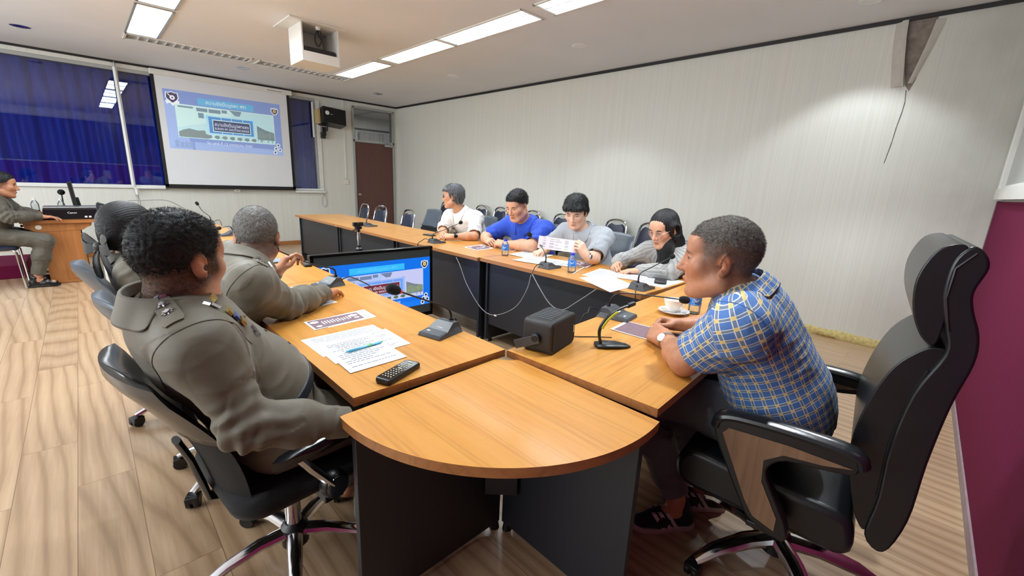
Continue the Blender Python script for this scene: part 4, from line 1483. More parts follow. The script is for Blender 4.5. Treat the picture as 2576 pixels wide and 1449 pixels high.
def sheet(label, c, lines=0, m='paper', z=0.0004, group=None, pr=None, curl=0, name='paper_sheet', cat='paper'):
    """a sheet of paper: four corners (x, y), far-left first, clockwise"""
    cx = sum(p[0] for p in c) / 4
    cy = sum(p[1] for p in c) / 4
    t = thing(name, label, cat, (cx, cy, TZ), 0, group)
    A, B, Cc, D = [Vector((p[0] - cx, p[1] - cy, 0)) for p in c]
    def P(u, v, dz=0):
        q = (A * (1 - u) + B * u) * (1 - v) + (D * (1 - u) + Cc * u) * v
        q.z = z + dz + curl * (2 * u - 1) ** 2 * .5 + curl * .4 * (2 * v - 1) ** 4
        return q
    n = 8
    b = MB()
    top = [[P(i / n, j / n, .0006) for i in range(n + 1)] for j in range(n + 1)]
    bot = [[P(i / n, j / n) for i in range(n + 1)] for j in range(n + 1)]
    b.loft(top, 0, False, False)
    b.loft(bot, 0, False, False)
    ed = [(i, 0) for i in range(n)] + [(n, j) for j in range(n)] + [(i, n) for i in range(n, 0, -1)] + [(0, j) for j in range(n, 0, -1)]
    b.loft([[P(i / n, j / n) for i, j in ed], [P(i / n, j / n, .0006) for i, j in ed]], 0, True, False)
    b.build('sheet', M[m], t, ang=60)
    rnd = random.Random(label)
    if pr:
        pr(t, P, rnd)
    elif lines:
        b = MB()
        for k in range(lines):
            v = .08 + .84 * k / lines
            if rnd.random() < .12:
                continue
            u0 = .1 + (.12 if rnd.random() < .2 else 0)
            u1 = .9 - .35 * rnd.random() ** 2
            u = u0
            while u < u1:
                w = min(rnd.uniform(.03, .11), u1 - u)
                b.quad(P(u, v, .0009), P(u + w, v, .0009), P(u + w, v + .32 / lines, .0009), P(u, v + .32 / lines, .0009))
                u += w + .014
        b.build('print', M['ink'], t, smooth=False)
    return t
def flyer_print(t, P, rnd):
    b = MB()
    def q(u0, v0, u1, v1, h, mi):
        n = 6
        for i in range(n):
            a, c = u0 + (u1 - u0) * i / n, u0 + (u1 - u0) * (i + 1) / n
            b.quad(P(a, v0, h), P(c, v0, h), P(c, v1, h), P(a, v1, h), mi)
    q(.04, .05, .96, .95, .0009, 0)
    for k in range(11):
        u = .24 + .05 * k
        q(u, .28 + .1 * rnd.random(), u + .022, .72 - .1 * rnd.random(), .0011, 1)
    for u, v, r in ((.13, .28, .085), (.84, .34, .10), (.86, .66, .06), (.14, .75, .06)):
        b.add([P(u + r * math.cos(2 * PI * i / 12) * (.8 + .2 * (i % 2)), v + 1.6 * r * math.sin(2 * PI * i / 12) * (.8 + .2 * (i % 2)), .0012) for i in range(12)], [tuple(range(12))], 1)
    b.build('print', [M['ink_brown'], M['ink_light']], t, smooth=False)
def sketch_print(t, P, rnd):
    b = MB()
    for k in range(26):
        u, v = .36 + .3 * rnd.random(), .3 + .3 * rnd.random()
        a = rnd.random() * PI
        du, dv = .05 * math.cos(a), .05 * math.sin(a)
        b.quad(P(u, v, .0009), P(u + du, v + dv, .0009), P(u + du + .008, v + dv + .008, .0009), P(u + .008, v + .008, .0009))
    b.build('drawing', M['ink'], t, smooth=False)
def mixed_print(t, P, rnd):
    b = MB()
    b.quad(P(.06, .1, .0009), P(.94, .1, .0009), P(.94, .9, .0009), P(.06, .9, .0009), 0)
    for k in range(9):
        u, v = .1 + .7 * rnd.random(), .15 + .6 * rnd.random()
        b.quad(P(u, v, .0011), P(u + .14, v, .0011), P(u + .12, v + .1, .0011), P(u, v + .08, .0011), 1)
    b.build('print', [M['ink_brown'], M['ink_light']], t, smooth=False)
GP = 'sheets of paper lying on the tables'
sheet('printed letter lying left-most of the three overlapping sheets by the remote control', [(.518, 1.655), (.815, 1.664), (.818, 1.455), (.522, 1.446)], 16, z=.0004)
sheet('printed letter with small purple letterhead, right-hand one of the overlapping sheets', [(.535, 1.572), (.832, 1.582), (.826, 1.372), (.53, 1.362)], 14, z=.0012)
c_sh = sheet('printed letter on top of the overlapping sheets, blue-green pen lying on it', [(.545, 1.555), (.755, 1.562), (.747, 1.268), (.537, 1.262)], 15, z=.0021)
sheet('grey-white flyer under the brown flyer on the near left table', [(.700, 1.870), (.886, 1.893), (.880, 1.755), (.655, 1.735)], 7, z=.0004)
sheet('brown printed flyer lying beside the letters on the near left table', [(.600, 1.862), (.845, 1.872), (.838, 1.762), (.598, 1.735)], m='paper', z=.0014, pr=flyer_print, name='flyer', cat='flyer')
sheet('white printed sheet under the elbow of the officer with the microphone', [(.520, 2.230), (.80, 2.30), (.842, 2.085), (.548, 2.012)], 12, z=.0004)
sheet('second white sheet beyond the sleeve of the officer with the microphone', [(.62, 2.50), (.83, 2.52), (.82, 2.325), (.62, 2.30)], 12, z=.0012)
sheet('printed sheet under the clasped hands of the man in the blue polo', [(2.54, 3.24), (2.825, 3.29), (2.745, 3.04), (2.523, 3.02)], 0, z=.0004, pr=mixed_print)
sheet('white sheets fanned out left of the smartwatch wearer, farthest from the bottle', [(2.62, 2.70), (2.92, 2.77), (2.93, 2.45), (2.62, 2.40)], 12, z=.0004, curl=.006)
sheet('white sheet between the two water bottles on the right-hand table', [(2.44, 2.47), (2.74, 2.53), (2.79, 2.26), (2.50, 2.20)], 10, z=.0016, curl=.006)
sheet('white sheet half under the brown leaflet beside the second water bottle', [(2.58, 2.26), (2.80, 2.30), (2.84, 2.08), (2.62, 2.05)], 8, z=.0027)
sheet('brown leaflet behind the second water bottle, near the smartwatch', [(2.66, 2.12), (2.88, 2.17), (2.92, 1.99), (2.72, 1.93)], 0, z=.0037, pr=mixed_print, name='leaflet', cat='leaflet')
sheet('white sheet the woman writes on', [(2.47, 1.79), (2.80, 1.86), (2.84, 1.60), (2.50, 1.62)], 9, z=.0004)
sheet('white sheet with a pencil sketch overhanging the inner table edge', [(2.37, 1.735), (2.66, 1.70), (2.485, 1.375), (2.20, 1.375)], 0, z=.0016, pr=sketch_print)
sheet('pinkish printed sheet under the cardigan sleeve', [(2.60, 1.60), (2.80, 1.62), (2.86, 1.47), (2.66, 1.42)], 9, 'paper_pink', z=.0028)
sheet('white sheet under the black phone at the end of the right-hand table', [(2.62, 1.44), (2.91, 1.46), (2.93, 1.245), (2.60, 1.24)], 10, z=.0004)
sheet('brown flyer under the clasped hands of the man in plaid', [(1.605, .985), (1.775, 1.005), (1.80, .70), (1.625, .72)], m='paper', z=.0004, pr=flyer_print, name='flyer', cat='flyer', curl=.003)

def pen(label, a, b_, mt, r=.0042, z=TZ, cap=None):
    a, b_ = Vector((a[0], a[1], z + r)), Vector((b_[0], b_[1], z + r))
    t = thing('pen', label, 'pen', a)
    d = (b_ - a)
    L = d.length
    u = d.normalized()
    b = MB()
    b.lathe([(.0008, 0), (.0018, .004), (r, .018), (r, L * .62), (r * .96, L), (.001, L + .002)], (0, 0, 0), 10, 0, u)
    b.build('barrel', mt, t)
    b = MB()
    b.lathe([(r * 1.05, L * .60), (r * 1.08, L * .62), (r * 1.08, L * .72), (r * 1.02, L * .73)], (0, 0, 0), 10, 0, u)
    b.lathe([(.001, L), (r * .6, L), (r * .6, L + .008), (.001, L + .009)], (0, 0, 0), 8, 0, u)
    b.build('cap', cap or mt, t)
    return t
pen('blue and green pen lying on the printed letter', (.592, 1.425), (.735, 1.44), mat('pen_teal', rgb(70, 170, 205), .25, coat=.4), .005, TZ + .003, mat('pen_green', rgb(70, 165, 110), .3))
pen('white straw-like pen lying in front of the second water bottle', (2.42, 1.835), (2.72, 1.955), M['white_gloss'], .004)
pen('white pen lying beyond the first water bottle', (2.76, 2.80), (2.93, 2.87), M['white_gloss'], .004)

# water bottles
def bottle(label, x, y, z=TZ, clear=False, h=.145, r=.031):
    t = thing('water_bottle', label, 'bottle', (x, y, z), 0, 'plastic water bottles')
    k = h / .145
    b = MB()
    b.lathe([(.001, .002), (r * .8, .0), (r, .008), (r * .96, .03), (r, .045), (r, .095 * k), (r * .9, .105 * k), (r * .55, .122 * k), (.0125, .128 * k), (.0125, .135 * k)], (0, 0, 0), 24)
    b.build('body', M['pet'], t, ang=60)
    if not clear:
        b = MB()
        b.lathe([(r + .0006, .048), (r + .0006, .094)], (0, 0, 0), 24)
        lb = b.build('label', M['blue_label'], t)
        b = MB()
        for q in range(9):
            a = PI * 1.05 + q * .09
            b.add([((r + .0012) * math.cos(a + da), (r + .0012) * math.sin(a + da), .066 + .012 * abs(q - 4) / 4 + dz) for da, dz in ((0, 0), (.07, 0), (.07, .006), (0, .006))], [(0, 1, 2, 3)])
        b.build('swoosh_mark', M['white_gloss'], lb)
    b = MB()
    b.lathe([(.001, .144 * k), (.0145, .144 * k), (.0155, .141 * k), (.0155, .129 * k), (.013, .129 * k)], (0, 0, 0), 20)
    b.build('cap', M['blue_cap'] if not clear else M['white_gloss'], t)
    return t
bottle('blue-labelled water bottle in front of the man in the blue polo', 2.555, 2.68)
bottle('blue-labelled water bottle in front of the man in the grey polo', 2.48, 1.89)
bottle('blue-labelled water bottle behind the white cup, by the plaid sleeve', 2.19, .86)
bottle('large clear water bottle by the hands of the desk operator', -.43, 7.62, .735, True, .22, .036)
bottle('clear water bottle standing left of the monitor', -.215, 7.72, .735, True, .21, .034)

# cup and saucer
t = thing('saucer', 'white saucer under the tea cup on the head table', 'saucer', (2.098, .925, TZ))
b = MB()
b.lathe([(.001, .003), (.03, .0), (.034, .004), (.06, .009), (.076, .017), (.078, .0185), (.074, .018), (.05, .0115), (.03, .0085), (.001, .008)], (0, 0, 0), 32)
b.build('dish', M['ceramic'], t, ang=80)
t = thing('teaspoon', 'steel teaspoon lying on the white saucer', 'spoon', (2.06, .915, TZ + .0152))
b = MB()
b.tube([(-.035, .03, .006), (-.01, .012, .002), (.02, -.035, .001)], [.003, .002, .0022], 8, flat=.5)
b.ball((.03, -.048, .002), .011, 10, 0, (.8, 1.2, .25))
b.build('spoon', M['steel'], t)
t = thing('tea_cup', 'white porcelain tea cup on its saucer in front of the man in plaid', 'cup', (2.105, .935, TZ + .0102))
b = MB()
b.lathe([(.001, .002), (.022, .0), (.023, .005), (.036, .02), (.045, .042), (.049, .062), (.0475, .0622), (.043, .042), (.034, .022), (.02, .01), (.001, .008)], (0, 0, 0), 32)
b.build('bowl', M['ceramic'], t, ang=80)
b = MB()
b.lathe([(.001, .051), (.0445, .051), (.0445, .0505), (.001, .0505)], (0, 0, 0), 24)
b.build('drink', M['coffee'], t)
b = MB()
b.tube(curve_pts([(.040, -.020, .054), (.060, -.030, .058), (.071, -.036, .043), (.058, -.029, .024), (.036, -.018, .022)]), .0036, 8)
b.build('handle', M['ceramic'], t)

# speaker cube with its bracket
t = thing('desktop_speaker', 'black cube loudspeaker on the head table with a swivel bracket on its left side', 'speaker', (1.243, 1.033, TZ), math.atan2(.993 - .946, 1.334 - 1.128))
b = MB()
ring = rrect(.125, .125, .022, 5, 0, .0)
def cubring(x, k):
    return [(x, p[0] * k, .0635 + p[1] * k) for p in ring]
b.loft([cubring(-.103, .93), cubring(-.097, 1.0), cubring(.06, 1.0), cubring(.066, 1.0), cubring(.100, 1.0), cubring(.105, .95)])
body = b.build('cabinet', M['plastic_black'], t, ang=50)
body.rotation_euler = (0, 0, PI / 2)
body.data.transform(Matrix.Rotation(0, 4, 'Z'))
bpy.data.objects.remove(body)
b = MB()
W2, D2, Hh = .205, .125, .127
ring = rrect(W2, Hh, .020, 5)
b.loft([[(p[0] * k, y, .0635 + p[1] * k) for p in ring] for y, k in ((-.0625, .95), (-.058, 1.0), (-.045, 1.0), (.055, 1.0), (.0625, .94))])
body = b.build('cabinet', mat('speaker_black', rgb(38, 38, 40), .5, noise=(700, .35), bump=(900, .25)), t, ang=50)
b = MB()
b.loft([[(p[0] * .93, y, .0635 + p[1] * .91) for p in ring] for y in (-.0612, -.0655)])
b.build('front_grille', mat('speaker_grille', rgb(22, 20, 21), .8, bump=(1500, .3)), t, ang=50, bevel=.002)
b = MB()
for k in range(8):
    b.box((-.06 + .02 * k, .005, .1275), (.010, .085, .003))
b.build('top_rib', M['plastic_grey'], t, smooth=False, bevel=.001)
b = MB()
b.box((.080, -.0665, .062), (.010, .002, .030))
b.build('name_plate', M['alu'], t, smooth=False)
b = MB()
b.lathe([(.001, 0), (.019, 0), (.019, .012), (.012, .015), (.012, .02), (.001, .02)], (-.1025, 0, .060), 16, 0, (-1, 0, 0))
b.build('knob', M['plastic_black'], t)
b = MB()
b.box((-.118, .035, .040), (.004, .11, .034), rot=Euler((R(-24), 0, 0)))
b.build('bracket', M['plastic_grey'], t, smooth=False, bevel=.001)
b = MB()
b.tube(curve_pts([(.10, -.02, .02), (.15, -.05, .004), (.2, -.11, .003), (.235, -.175, .005)]), .002, 6)
b.build('cable', M['wire_black'], t)

# bendy document lamp / camera
t = thing('document_camera', 'small black bendy desk camera with a yellow inner band beside the speaker cube', 'document camera', (1.43, .862, TZ), R(-40))
b = MB()
sec = [(-.07, .012, .010), (-.066, .030, .016), (-.03, .036, .022), (.02, .033, .020), (.055, .024, .013), (.075, .008, .006)]
b.loft([[(x, w * math.cos(a), max(.001, h * .5 + h * .5 * math.sin(a))) for a in [2 * PI * k / 14 for k in range(14)]] for x, w, h in sec])
b.build('base', M['plastic_black'], t, ang=60)
b = MB()
b.add([(-.02, -.004, .0222), (.06, -.004, .0145), (.06, .004, .0145), (-.02, .004, .0222)], [(0, 1, 2, 3)])
b.build('base_groove', M['plastic_grey2'], t, smooth=False)
ca, sa = math.cos(R(40)), math.sin(R(40))
def tl(x, y, z):
    dx, dy = x - 1.43, y - .862
    return (ca * dx - sa * dy, sa * dx + ca * dy, z - TZ)
arm = curve_pts([tl(1.388, .888, .762), tl(1.375, .89, .82), tl(1.40, .885, .862), tl(1.455, .875, .892), tl(1.565, .865, .905)], 6)
b = MB()
b.tube(arm, [.008] * len(arm), 10, flat=.8)
b.build('arm', M['plastic_black'], t)
b = MB()
lo = arm[8:-6]
b.tube([p + Vector((.0045, -.004, -.0045)) for p in lo], [.0065] * len(lo), 8)
b.build('yellow_band', mat('lime_yellow', rgb(190, 190, 40), .45, noise=(40, .06)), t)
b = MB()
tip = arm[-1]
d = (arm[-1] - arm[-3]).normalized()
b.cyl(tip - d * .035, tip + d * .006, .0105, seg=12)
b.build('camera_head', M['plastic_black'], t)

# remote control, phones, recorder
def slab(name, label, cat, c, w, l, h, rz, mt, top=None, keys=None, z=TZ, group=None):
    t = thing(name, label, cat, (c[0], c[1], z), rz, group)
    b = MB()
    rr = rrect(l, w, min(w, l) * .2, 5)
    b.loft([[(p[0] * k, p[1] * k, zz) for p in rr] for zz, k in ((0, .94), (h * .25, 1), (h * .8, 1), (h, .95))])
    b.build('case', mt, t, ang=50)
    if top:
        b = MB()
        b.prism([(p[0] * .9, p[1] * .88) for p in rr], h, h + .0006)
        b.build('face', top, t, smooth=False)
    if keys:
        for i, (x, y, sx, sy) in enumerate(keys):
            b = MB()
            b.prism(rrect(sx, sy, min(sx, sy) * .3, 3, x, y), h + .0005, h + .0022)
            b.build('key', M['cream'], t, smooth=False)
    return t
keys = []
for i in range(5):
    for j in range(4):
        keys.append((-.058 + .013 * i, -.0155 + .0103 * j, .0042, .0042))
for i in range(3):
    for j in range(4):
        keys.append((.020 + .012 * i, -.0155 + .0103 * j, .0042, .0042))
keys += [(.006, 0, .004, .014), (.062, 0, .005, .016)]
slab('remote_control', 'black remote control with pale keys at the end of the near left table', 'remote control', (.652, 1.160), .058, .165, .019, R(22), M['plastic_black'], M['screen_glass'], keys)
slab('voice_recorder', 'small black and silver voice recorder beyond the speaking hand', 'voice recorder', (1.045, 3.10), .05, .15, .018, R(82), M['plastic_black'], M['alu'])
slab('phone', 'grey phone lying beyond the raised hand on the left table', 'phone', (.925, 3.34), .075, .16, .01, R(88), M['plastic_grey'], mat('pale_screen', rgb(150, 170, 190), .15))
slab('phone', 'black phone lying on white paper beside the cardigan elbow', 'phone', (2.755, 1.335), .078, .16, .010, R(25), M['plastic_black'], M['screen_glass'], z=TZ + .002)
slab('phone', 'dark phone with card wallet left of the man in white', 'phone', (2.735, 4.12), .075, .15, .012, R(100), M['plastic_black'], M['plastic_grey'])
slab('earbud_case', 'small white rounded case beyond the first water bottle', 'case', (2.90, 2.86), .05, .065, .02, R(20), M['white_gloss'])

# webcam on its tripod behind the television
t = thing('webcam_tripod', 'silver tripod with a black webcam standing behind the television', 'tripod', (1.645, 3.56, -.028))
b = MB()
b.cyl((0, 0, .45), (0, 0, .94), .011, seg=10)
b.cyl((0, 0, .86), (0, 0, .90), .014, seg=10)
b.build('column', M['alu'], t)
b = MB()
b.lathe([(.001, .74), (.02, .74), (.03, .76), (.03, .785), (.016, .80), (.016, .815), (.001, .815)], (0, 0, 0), 12)
b.build('collar', M['plastic_black'], t)
for k in range(3):
    a = R(35 + 120 * k)
    b = MB()
    b.tube([(0, 0, .77), (.13 * math.cos(a), .13 * math.sin(a), .36), (.20 * math.cos(a), .20 * math.sin(a), .036)], [.010, .009, .007], 8)
    b.build('leg', M['alu'], t)
b = MB()
b.cyl((0, 0, .93), (0, 0, .955), .017, seg=10)
b.box((0, 0, .967), (.05, .04, .022))
b.cyl((-.02, 0, .95), (-.055, -.01, .945), .005, seg=8)
b.build('ball_head', M['plastic_black'], t, bevel=.002)
b = MB()
b.prism(rrect(.094, .03, .012, 5), .980, 1.012)
b.lathe([(.001, 0), (.012, 0), (.012, .006), (.001, .006)], (0, -.013, .996), 14, 0, (0, -1, 0))
b.build('webcam', M['plastic_black'], t, bevel=.004)

# cables slung along the inner face of the right-hand tables
t = thing('microphone_cord', 'thin grey cable looping in two sags under the inner edge of the right-hand table', 'cable', (2.262, 2.4, .5))
b = MB()
o = Vector((2.262, 2.4, .5))
b.tube([p - o for p in curve_pts([(2.268, 3.0, .715), (2.262, 2.93, .643), (2.25, 2.815, .50), (2.245, 2.62, .345), (2.245, 2.45, .325), (2.25, 2.23, .44), (2.255, 2.12, .60), (2.262, 2.09, .72)], 8)], .0032, 6)
b.build('far_loop', M['wire'], t)
b = MB()
b.tube([p - o for p in curve_pts([(2.262, 2.08, .73), (2.255, 1.99, .64), (2.25, 1.88, .55), (2.25, 1.77, .535), (2.25, 1.65, .62), (2.262, 1.52, .73)], 8)], .0032, 6)
b.build('near_loop', M['wire'], t)
b = MB()
b.box(Vector((2.243, 2.44, .324)) - o, (.008, .026, .012))
b.build('cable_tag', M['white_gloss'], t, smooth=False, bevel=.002)

# ------------------------------------------------------------------ on and beside the operator's desk
DZ = .735
t = thing('printer', 'wide black and silver inkjet printer on the oak desk', 'printer', (-.135, 7.33, DZ))
b = MB()
b.box2((-.225, -.13, .0), (.225, .16, .125))
b.build('housing', mat('gloss_printer_black', rgb(18, 20, 24), .2, noise=(20, .2)), t, smooth=False, bevel=.012)
b = MB()
b.box2((-.222, -.12, .125), (.222, .15, .142))
b.build('lid', M['alu'], t, smooth=False, bevel=.005)
vs, fs = text_shape('Canon', .030)
b = MB()
b.add([(p[0] + .01, -.1312, p[1] + .075) for p in vs], fs)
b.build('brand_text', M['white_gloss'], t, smooth=False)
b = MB()
for x in (.12, .155, .205):
    b.box((x, -.133, .028), (.022, .01, .018))
b.build('cable_plug', M['white_gloss'], t, smooth=False)
t = thing('monitor', 'thin black computer monitor seen edge-on behind the printer', 'monitor', (-.10, 7.80, DZ))
b = MB()
b.box((0, 0, .27), (.035, .48, .29), rot=Euler((0, R(-4), 0)))
b.build('panel', M['plastic_black'], t, smooth=False, bevel=.006)
b = MB()
b.box((-.019, 0, .27), (.003, .45, .26), rot=Euler((0, R(-4), 0)))
b.build('screen', M['screen_glass'], t, smooth=False)
b = MB()
b.tube([(.03, 0, .22), (.045, 0, .1), (.035, 0, .012)], .018, 8)
b.box((.03, 0, .006), (.18, .22, .012))
b.build('stand', M['plastic_black'], t, bevel=.003)
t = thing('desk_phone', 'grey desk telephone with raised handset rest right of the monitor', 'telephone', (.165, 7.92, DZ))
b = MB()
b.add([(x, y, z) for y in (-.09, .09) for x, z in ((-.07, .0), (.12, .0), (.12, .03), (-.05, .13), (-.07, .13))], [(0, 1, 2, 3, 4), (9, 8, 7, 6, 5)] + [(i, (i + 1) % 5, 5 + (i + 1) % 5, 5 + i) for i in range(5)])
b.build('body', M['plastic_grey'], t, smooth=False, bevel=.004)
b = MB()
b.tube([(-.06, -.06, .145), (.0, -.06, .12), (.10, -.06, .055)], .016, 8)
b.build('handset', M['plastic_black'], t)
t = thing('stirring_mic', 'black round-headed microphone standing behind the monitor', 'microphone', (-.20, 7.95, DZ))
b = MB()
b.lathe([(.001, 0), (.05, 0), (.045, .012), (.008, .018), (.006, .24), (.001, .24)], (0, 0, 0), 14)
b.build('stem', M['plastic_black'], t)
b = MB()
b.ball((0, -.005, .275), .036, 14)
b.build('head', M['rubber'], t)
slab('phone', 'small black phone lying on the left corner of the oak desk', 'phone', (-.40, 7.20), .07, .13, .012, R(8), M['plastic_black'], M['screen_glass'], z=DZ)
t = thing('power_supply', 'grey-white box hanging cables off the right end of the oak desk', 'power box', (.15, 7.70, .735))
b = MB()
b.box((.02, 0, .07), (.10, .16, .10), rot=Euler((0, R(8), 0)))
b.build('box', M['plastic_grey2'], t, smooth=False, bevel=.006)
for k in range(7):
    rnd = random.Random(k)
    b = MB()
    x = -.03 + .018 * k
    b.tube(curve_pts([(x, -.08, .03), (x + rnd.uniform(-.01, .02), -.1, -.12), (x + rnd.uniform(-.03, .04), -.09, -.30), (x + rnd.uniform(-.02, .06), -.06, -.45 - .2 * rnd.random())]), .0035, 5)
    b.build('cable', M['wire_black'] if k % 3 else M['wire'], t)
b = MB()
b.tube(curve_pts([(.06, .05, .13), (.2, .1, .17), (.45, .2, .18), (.7, .3, .17), (.9, .4, .05)]), .005, 6)
b.build('cable', M['wire'], t)
t = thing('side_table', 'dark side table behind the audio rack carrying the telephone', 'table', (.30, 7.86, 0))
b = MB()
b.box2((-.22, -.24, .705), (.3, .26, .734))
b.build('tabletop', M['panel'], t, smooth=False, bevel=.002)
for x in (-.19, .27):
    for y in (-.21, .23):
        b = MB()
        b.box((x, y, .3525), (.03, .03, .705))
        b.build('leg', M['plastic_black'], t, smooth=False)
# audio rack between the desk and the officers' chairs
t = thing('audio_cabinet', 'black audio rack with drawers standing right of the oak desk', 'rack', (.27, 7.27, 0))
b = MB()
b.box2((-.20, -.05, .03), (.22, .30, .56))
b.build('case', M['plastic_black'], t, smooth=False, bevel=.006)
for k in range(3):
    b = MB()
    b.box((0, -.056, .14 + .16 * k), (.40, .012, .13))
    dr = b.build('rack_unit', M['fabric_black'], t, smooth=False, bevel=.003)
    b = MB()
    b.tube([(-.15, -.066, .17 + .16 * k), (-.15, -.082, .17 + .16 * k), (.12, -.082, .17 + .16 * k), (.12, -.066, .17 + .16 * k)], .006, 6)
    b.build('handle', M['alu'], dr)
for s in (-1, 1):
    b = MB()
    b.box((s * .15, .2, .015), (.08, .4, .03))
    b.build('foot', M['plastic_black'], t, smooth=False)
t = thing('document_box', 'white printed carton on the floor beside the oak desk', 'carton', (.135, 6.98, 0))
b = MB()
b.box2((-.08, -.02, .0), (.10, .16, .26))
b.build('carton', M['white'], t, smooth=False, bevel=.003)
b = MB()
for k in range(5):
    b.box((.0 + .01 * (k % 2), -.0206, .06 + .035 * k), (.10 - .02 * (k % 3), .001, .014))
b.build('print', M['ink'], t, smooth=False)
banquet_chair('grey banquet chair under the officer at the oak desk', (-.80, 7.22, 0), 0, None, h=.90)
# ------------------------------------------------------------------ people: bodies and clothes grown from smooth distance fields
import openvdb
def A(*p):
    return np.array(p if len(p) > 1 else p[0], float)
def nrm(v):
    v = np.asarray(v, float)
    return v / (np.linalg.norm(v) + 1e-12)
def lerp(a, b, t):
    return np.asarray(a, float) * (1 - t) + np.asarray(b, float) * t

class Field:
    def __init__(s):
        s.p = []
    def rc(s, a, b, ra, rb=None, k=.02, op='u', n=None, f=1.0):
        """tapered capsule, optionally flattened by f along n"""
        a, b = A(a), A(b)
        rb = ra if rb is None else rb
        ba = b - a
        l2 = ba @ ba + 1e-9
        nn = nrm(n) if n is not None else None
        def fn(P):
            pa = P - a
            t = np.clip(pa @ ba / l2, 0, 1)
            w = pa - t[:, None] * ba
            d2 = np.einsum('ij,ij->i', w, w)
            if nn is not None:
                c = w @ nn
                d2 = d2 + c * c * (1 / (f * f) - 1)
            return np.sqrt(d2) - (ra + (rb - ra) * t)
        s.p.append((fn, (a + b) / 2, np.sqrt(l2) / 2 + max(ra, rb), op, k))
        return s
    def el(s, c, r, ax=None, k=.02, op='u'):
        """ellipsoid; ax = three axis vectors as rows"""
        c, r = A(c), A(r)
        Mx = np.eye(3) if ax is None else np.array([nrm(v) for v in ax])
        def fn(P):
            q = (P - c) @ Mx.T
            k0 = np.sqrt(((q / r) ** 2).sum(1)) + 1e-9
            k1 = np.sqrt(((q / (r * r)) ** 2).sum(1)) + 1e-9
            return k0 * (k0 - 1) / k1
        s.p.append((fn, c, max(r), op, k))
        return s
    def half(s, c, n, k=.004, op='i'):
        """keep the side the normal points away from"""
        c, n = A(c), nrm(n)
        s.p.append((lambda P: (P - c) @ n, c, 1e3, op, k))
        return s
    def fn(s, f, c, r, op, k):
        s.p.append((f, A(c), r, op, k))
        return s
    def ev(s, C, off=None, rad=0):
        """values at points C + off (off: offsets in a block); returns (len(C), len(off))"""
        m = 1 if off is None else len(off)
        D = np.full((len(C), m), 1.0, np.float32)
        for fn, c, r, op, k in s.p:
            if r > 100:
                idx = np.arange(len(C))
            else:
                dist = np.linalg.norm(C - c, axis=1)
                lim = r + rad + (k * 1.2 if op != 'u' else k) + .02
                idx = np.nonzero(dist < lim)[0] if off is not None else np.arange(len(C))
            if not len(idx):
                continue
            P = C[idx] if off is None else (C[idx][:, None, :] + off[None]).reshape(-1, 3)
            v = fn(P).reshape(len(idx), m).astype(np.float32)
            d = D[idx]
            if op == 'u':
                h = np.maximum(k - np.abs(d - v), 0) / k
                D[idx] = np.minimum(d, v) - h * h * k * .25
            else:
                if op == 's':
                    v = -v
                h = np.maximum(k - np.abs(d - v), 0) / k
                D[idx] = np.maximum(d, v) + h * h * k * .25
        return D
    def mesh(s, h):
        pos = [(c, r) for _, c, r, op, k in s.p if op == 'u']
        lo = np.min([c - r for c, r in pos], 0) - 4 * h
        hi = np.max([c + r for c, r in pos], 0) + 4 * h
        B = 8
        nb = np.ceil((hi - lo) / (h * B)).astype(int)
        g = np.stack(np.meshgrid(*[np.arange(n) for n in nb], indexing='ij'), -1).reshape(-1, 3)
        C = lo + (g + .5) * (B * h)
        dc = s.ev(C)[:, 0]
        half = B * h * .87
        act = np.abs(dc) < half * 1.5 + .012
        arr = np.repeat(np.repeat(np.repeat(np.where(dc < 0, -.05, .05).astype(np.float32).reshape(nb), B, 0), B, 1), B, 2)
        o1 = (np.arange(B) + .5 - B / 2) * h
        off = np.stack(np.meshgrid(o1, o1, o1, indexing='ij'), -1).reshape(-1, 3)
        ga = g[act]
        view = arr.reshape(nb[0], B, nb[1], B, nb[2], B)
        for i in range(0, len(ga), 1500):
            gg = ga[i:i + 1500]
            D = s.ev(lo + (gg + .5) * (B * h), off, half)
            view[gg[:, 0], :, gg[:, 1], :, gg[:, 2], :] = np.clip(D, -.05, .05).reshape(-1, B, B, B)
        gr = openvdb.FloatGrid(.05)
        gr.copyFromArray(arr)
        v, t, q = gr.convertToPolygons(isovalue=0.0, adaptivity=0.0)
        v = lo + (np.asarray(v, float) + .5) * h
        return v, np.asarray(q)
def vnoise(P, seed=0):
    """smooth value noise in -1..1"""
    P = np.asarray(P, float) + 100.0
    i = np.floor(P).astype(np.int64)
    f = P - i
    f = f * f * (3 - 2 * f)
    out = 0
    for dx in (0, 1):
        for dy in (0, 1):
            for dz in (0, 1):
                n = ((i[:, 0] + dx) * 73856093) ^ ((i[:, 1] + dy) * 19349663) ^ ((i[:, 2] + dz) * 83492791) ^ (seed * 2654435)
                n = (n * 1103515245 + 12345) & 0x7fffffff
                n = ((n >> 8) ^ n) & 0xffff
                w = (f[:, 0] if dx else 1 - f[:, 0]) * (f[:, 1] if dy else 1 - f[:, 1]) * (f[:, 2] if dz else 1 - f[:, 2])
                out = out + w * (n / 32767.5 - 1)
    return out
def vert_normals(v, q):
    a = v[q[:, 2]] - v[q[:, 0]]
    b = v[q[:, 3]] - v[q[:, 1]]
    fnn = np.cross(a, b)
    n = np.zeros_like(v)
    for k in range(4):
        np.add.at(n, q[:, k], fnn)
    return n / (np.linalg.norm(n, axis=1)[:, None] + 1e-12)
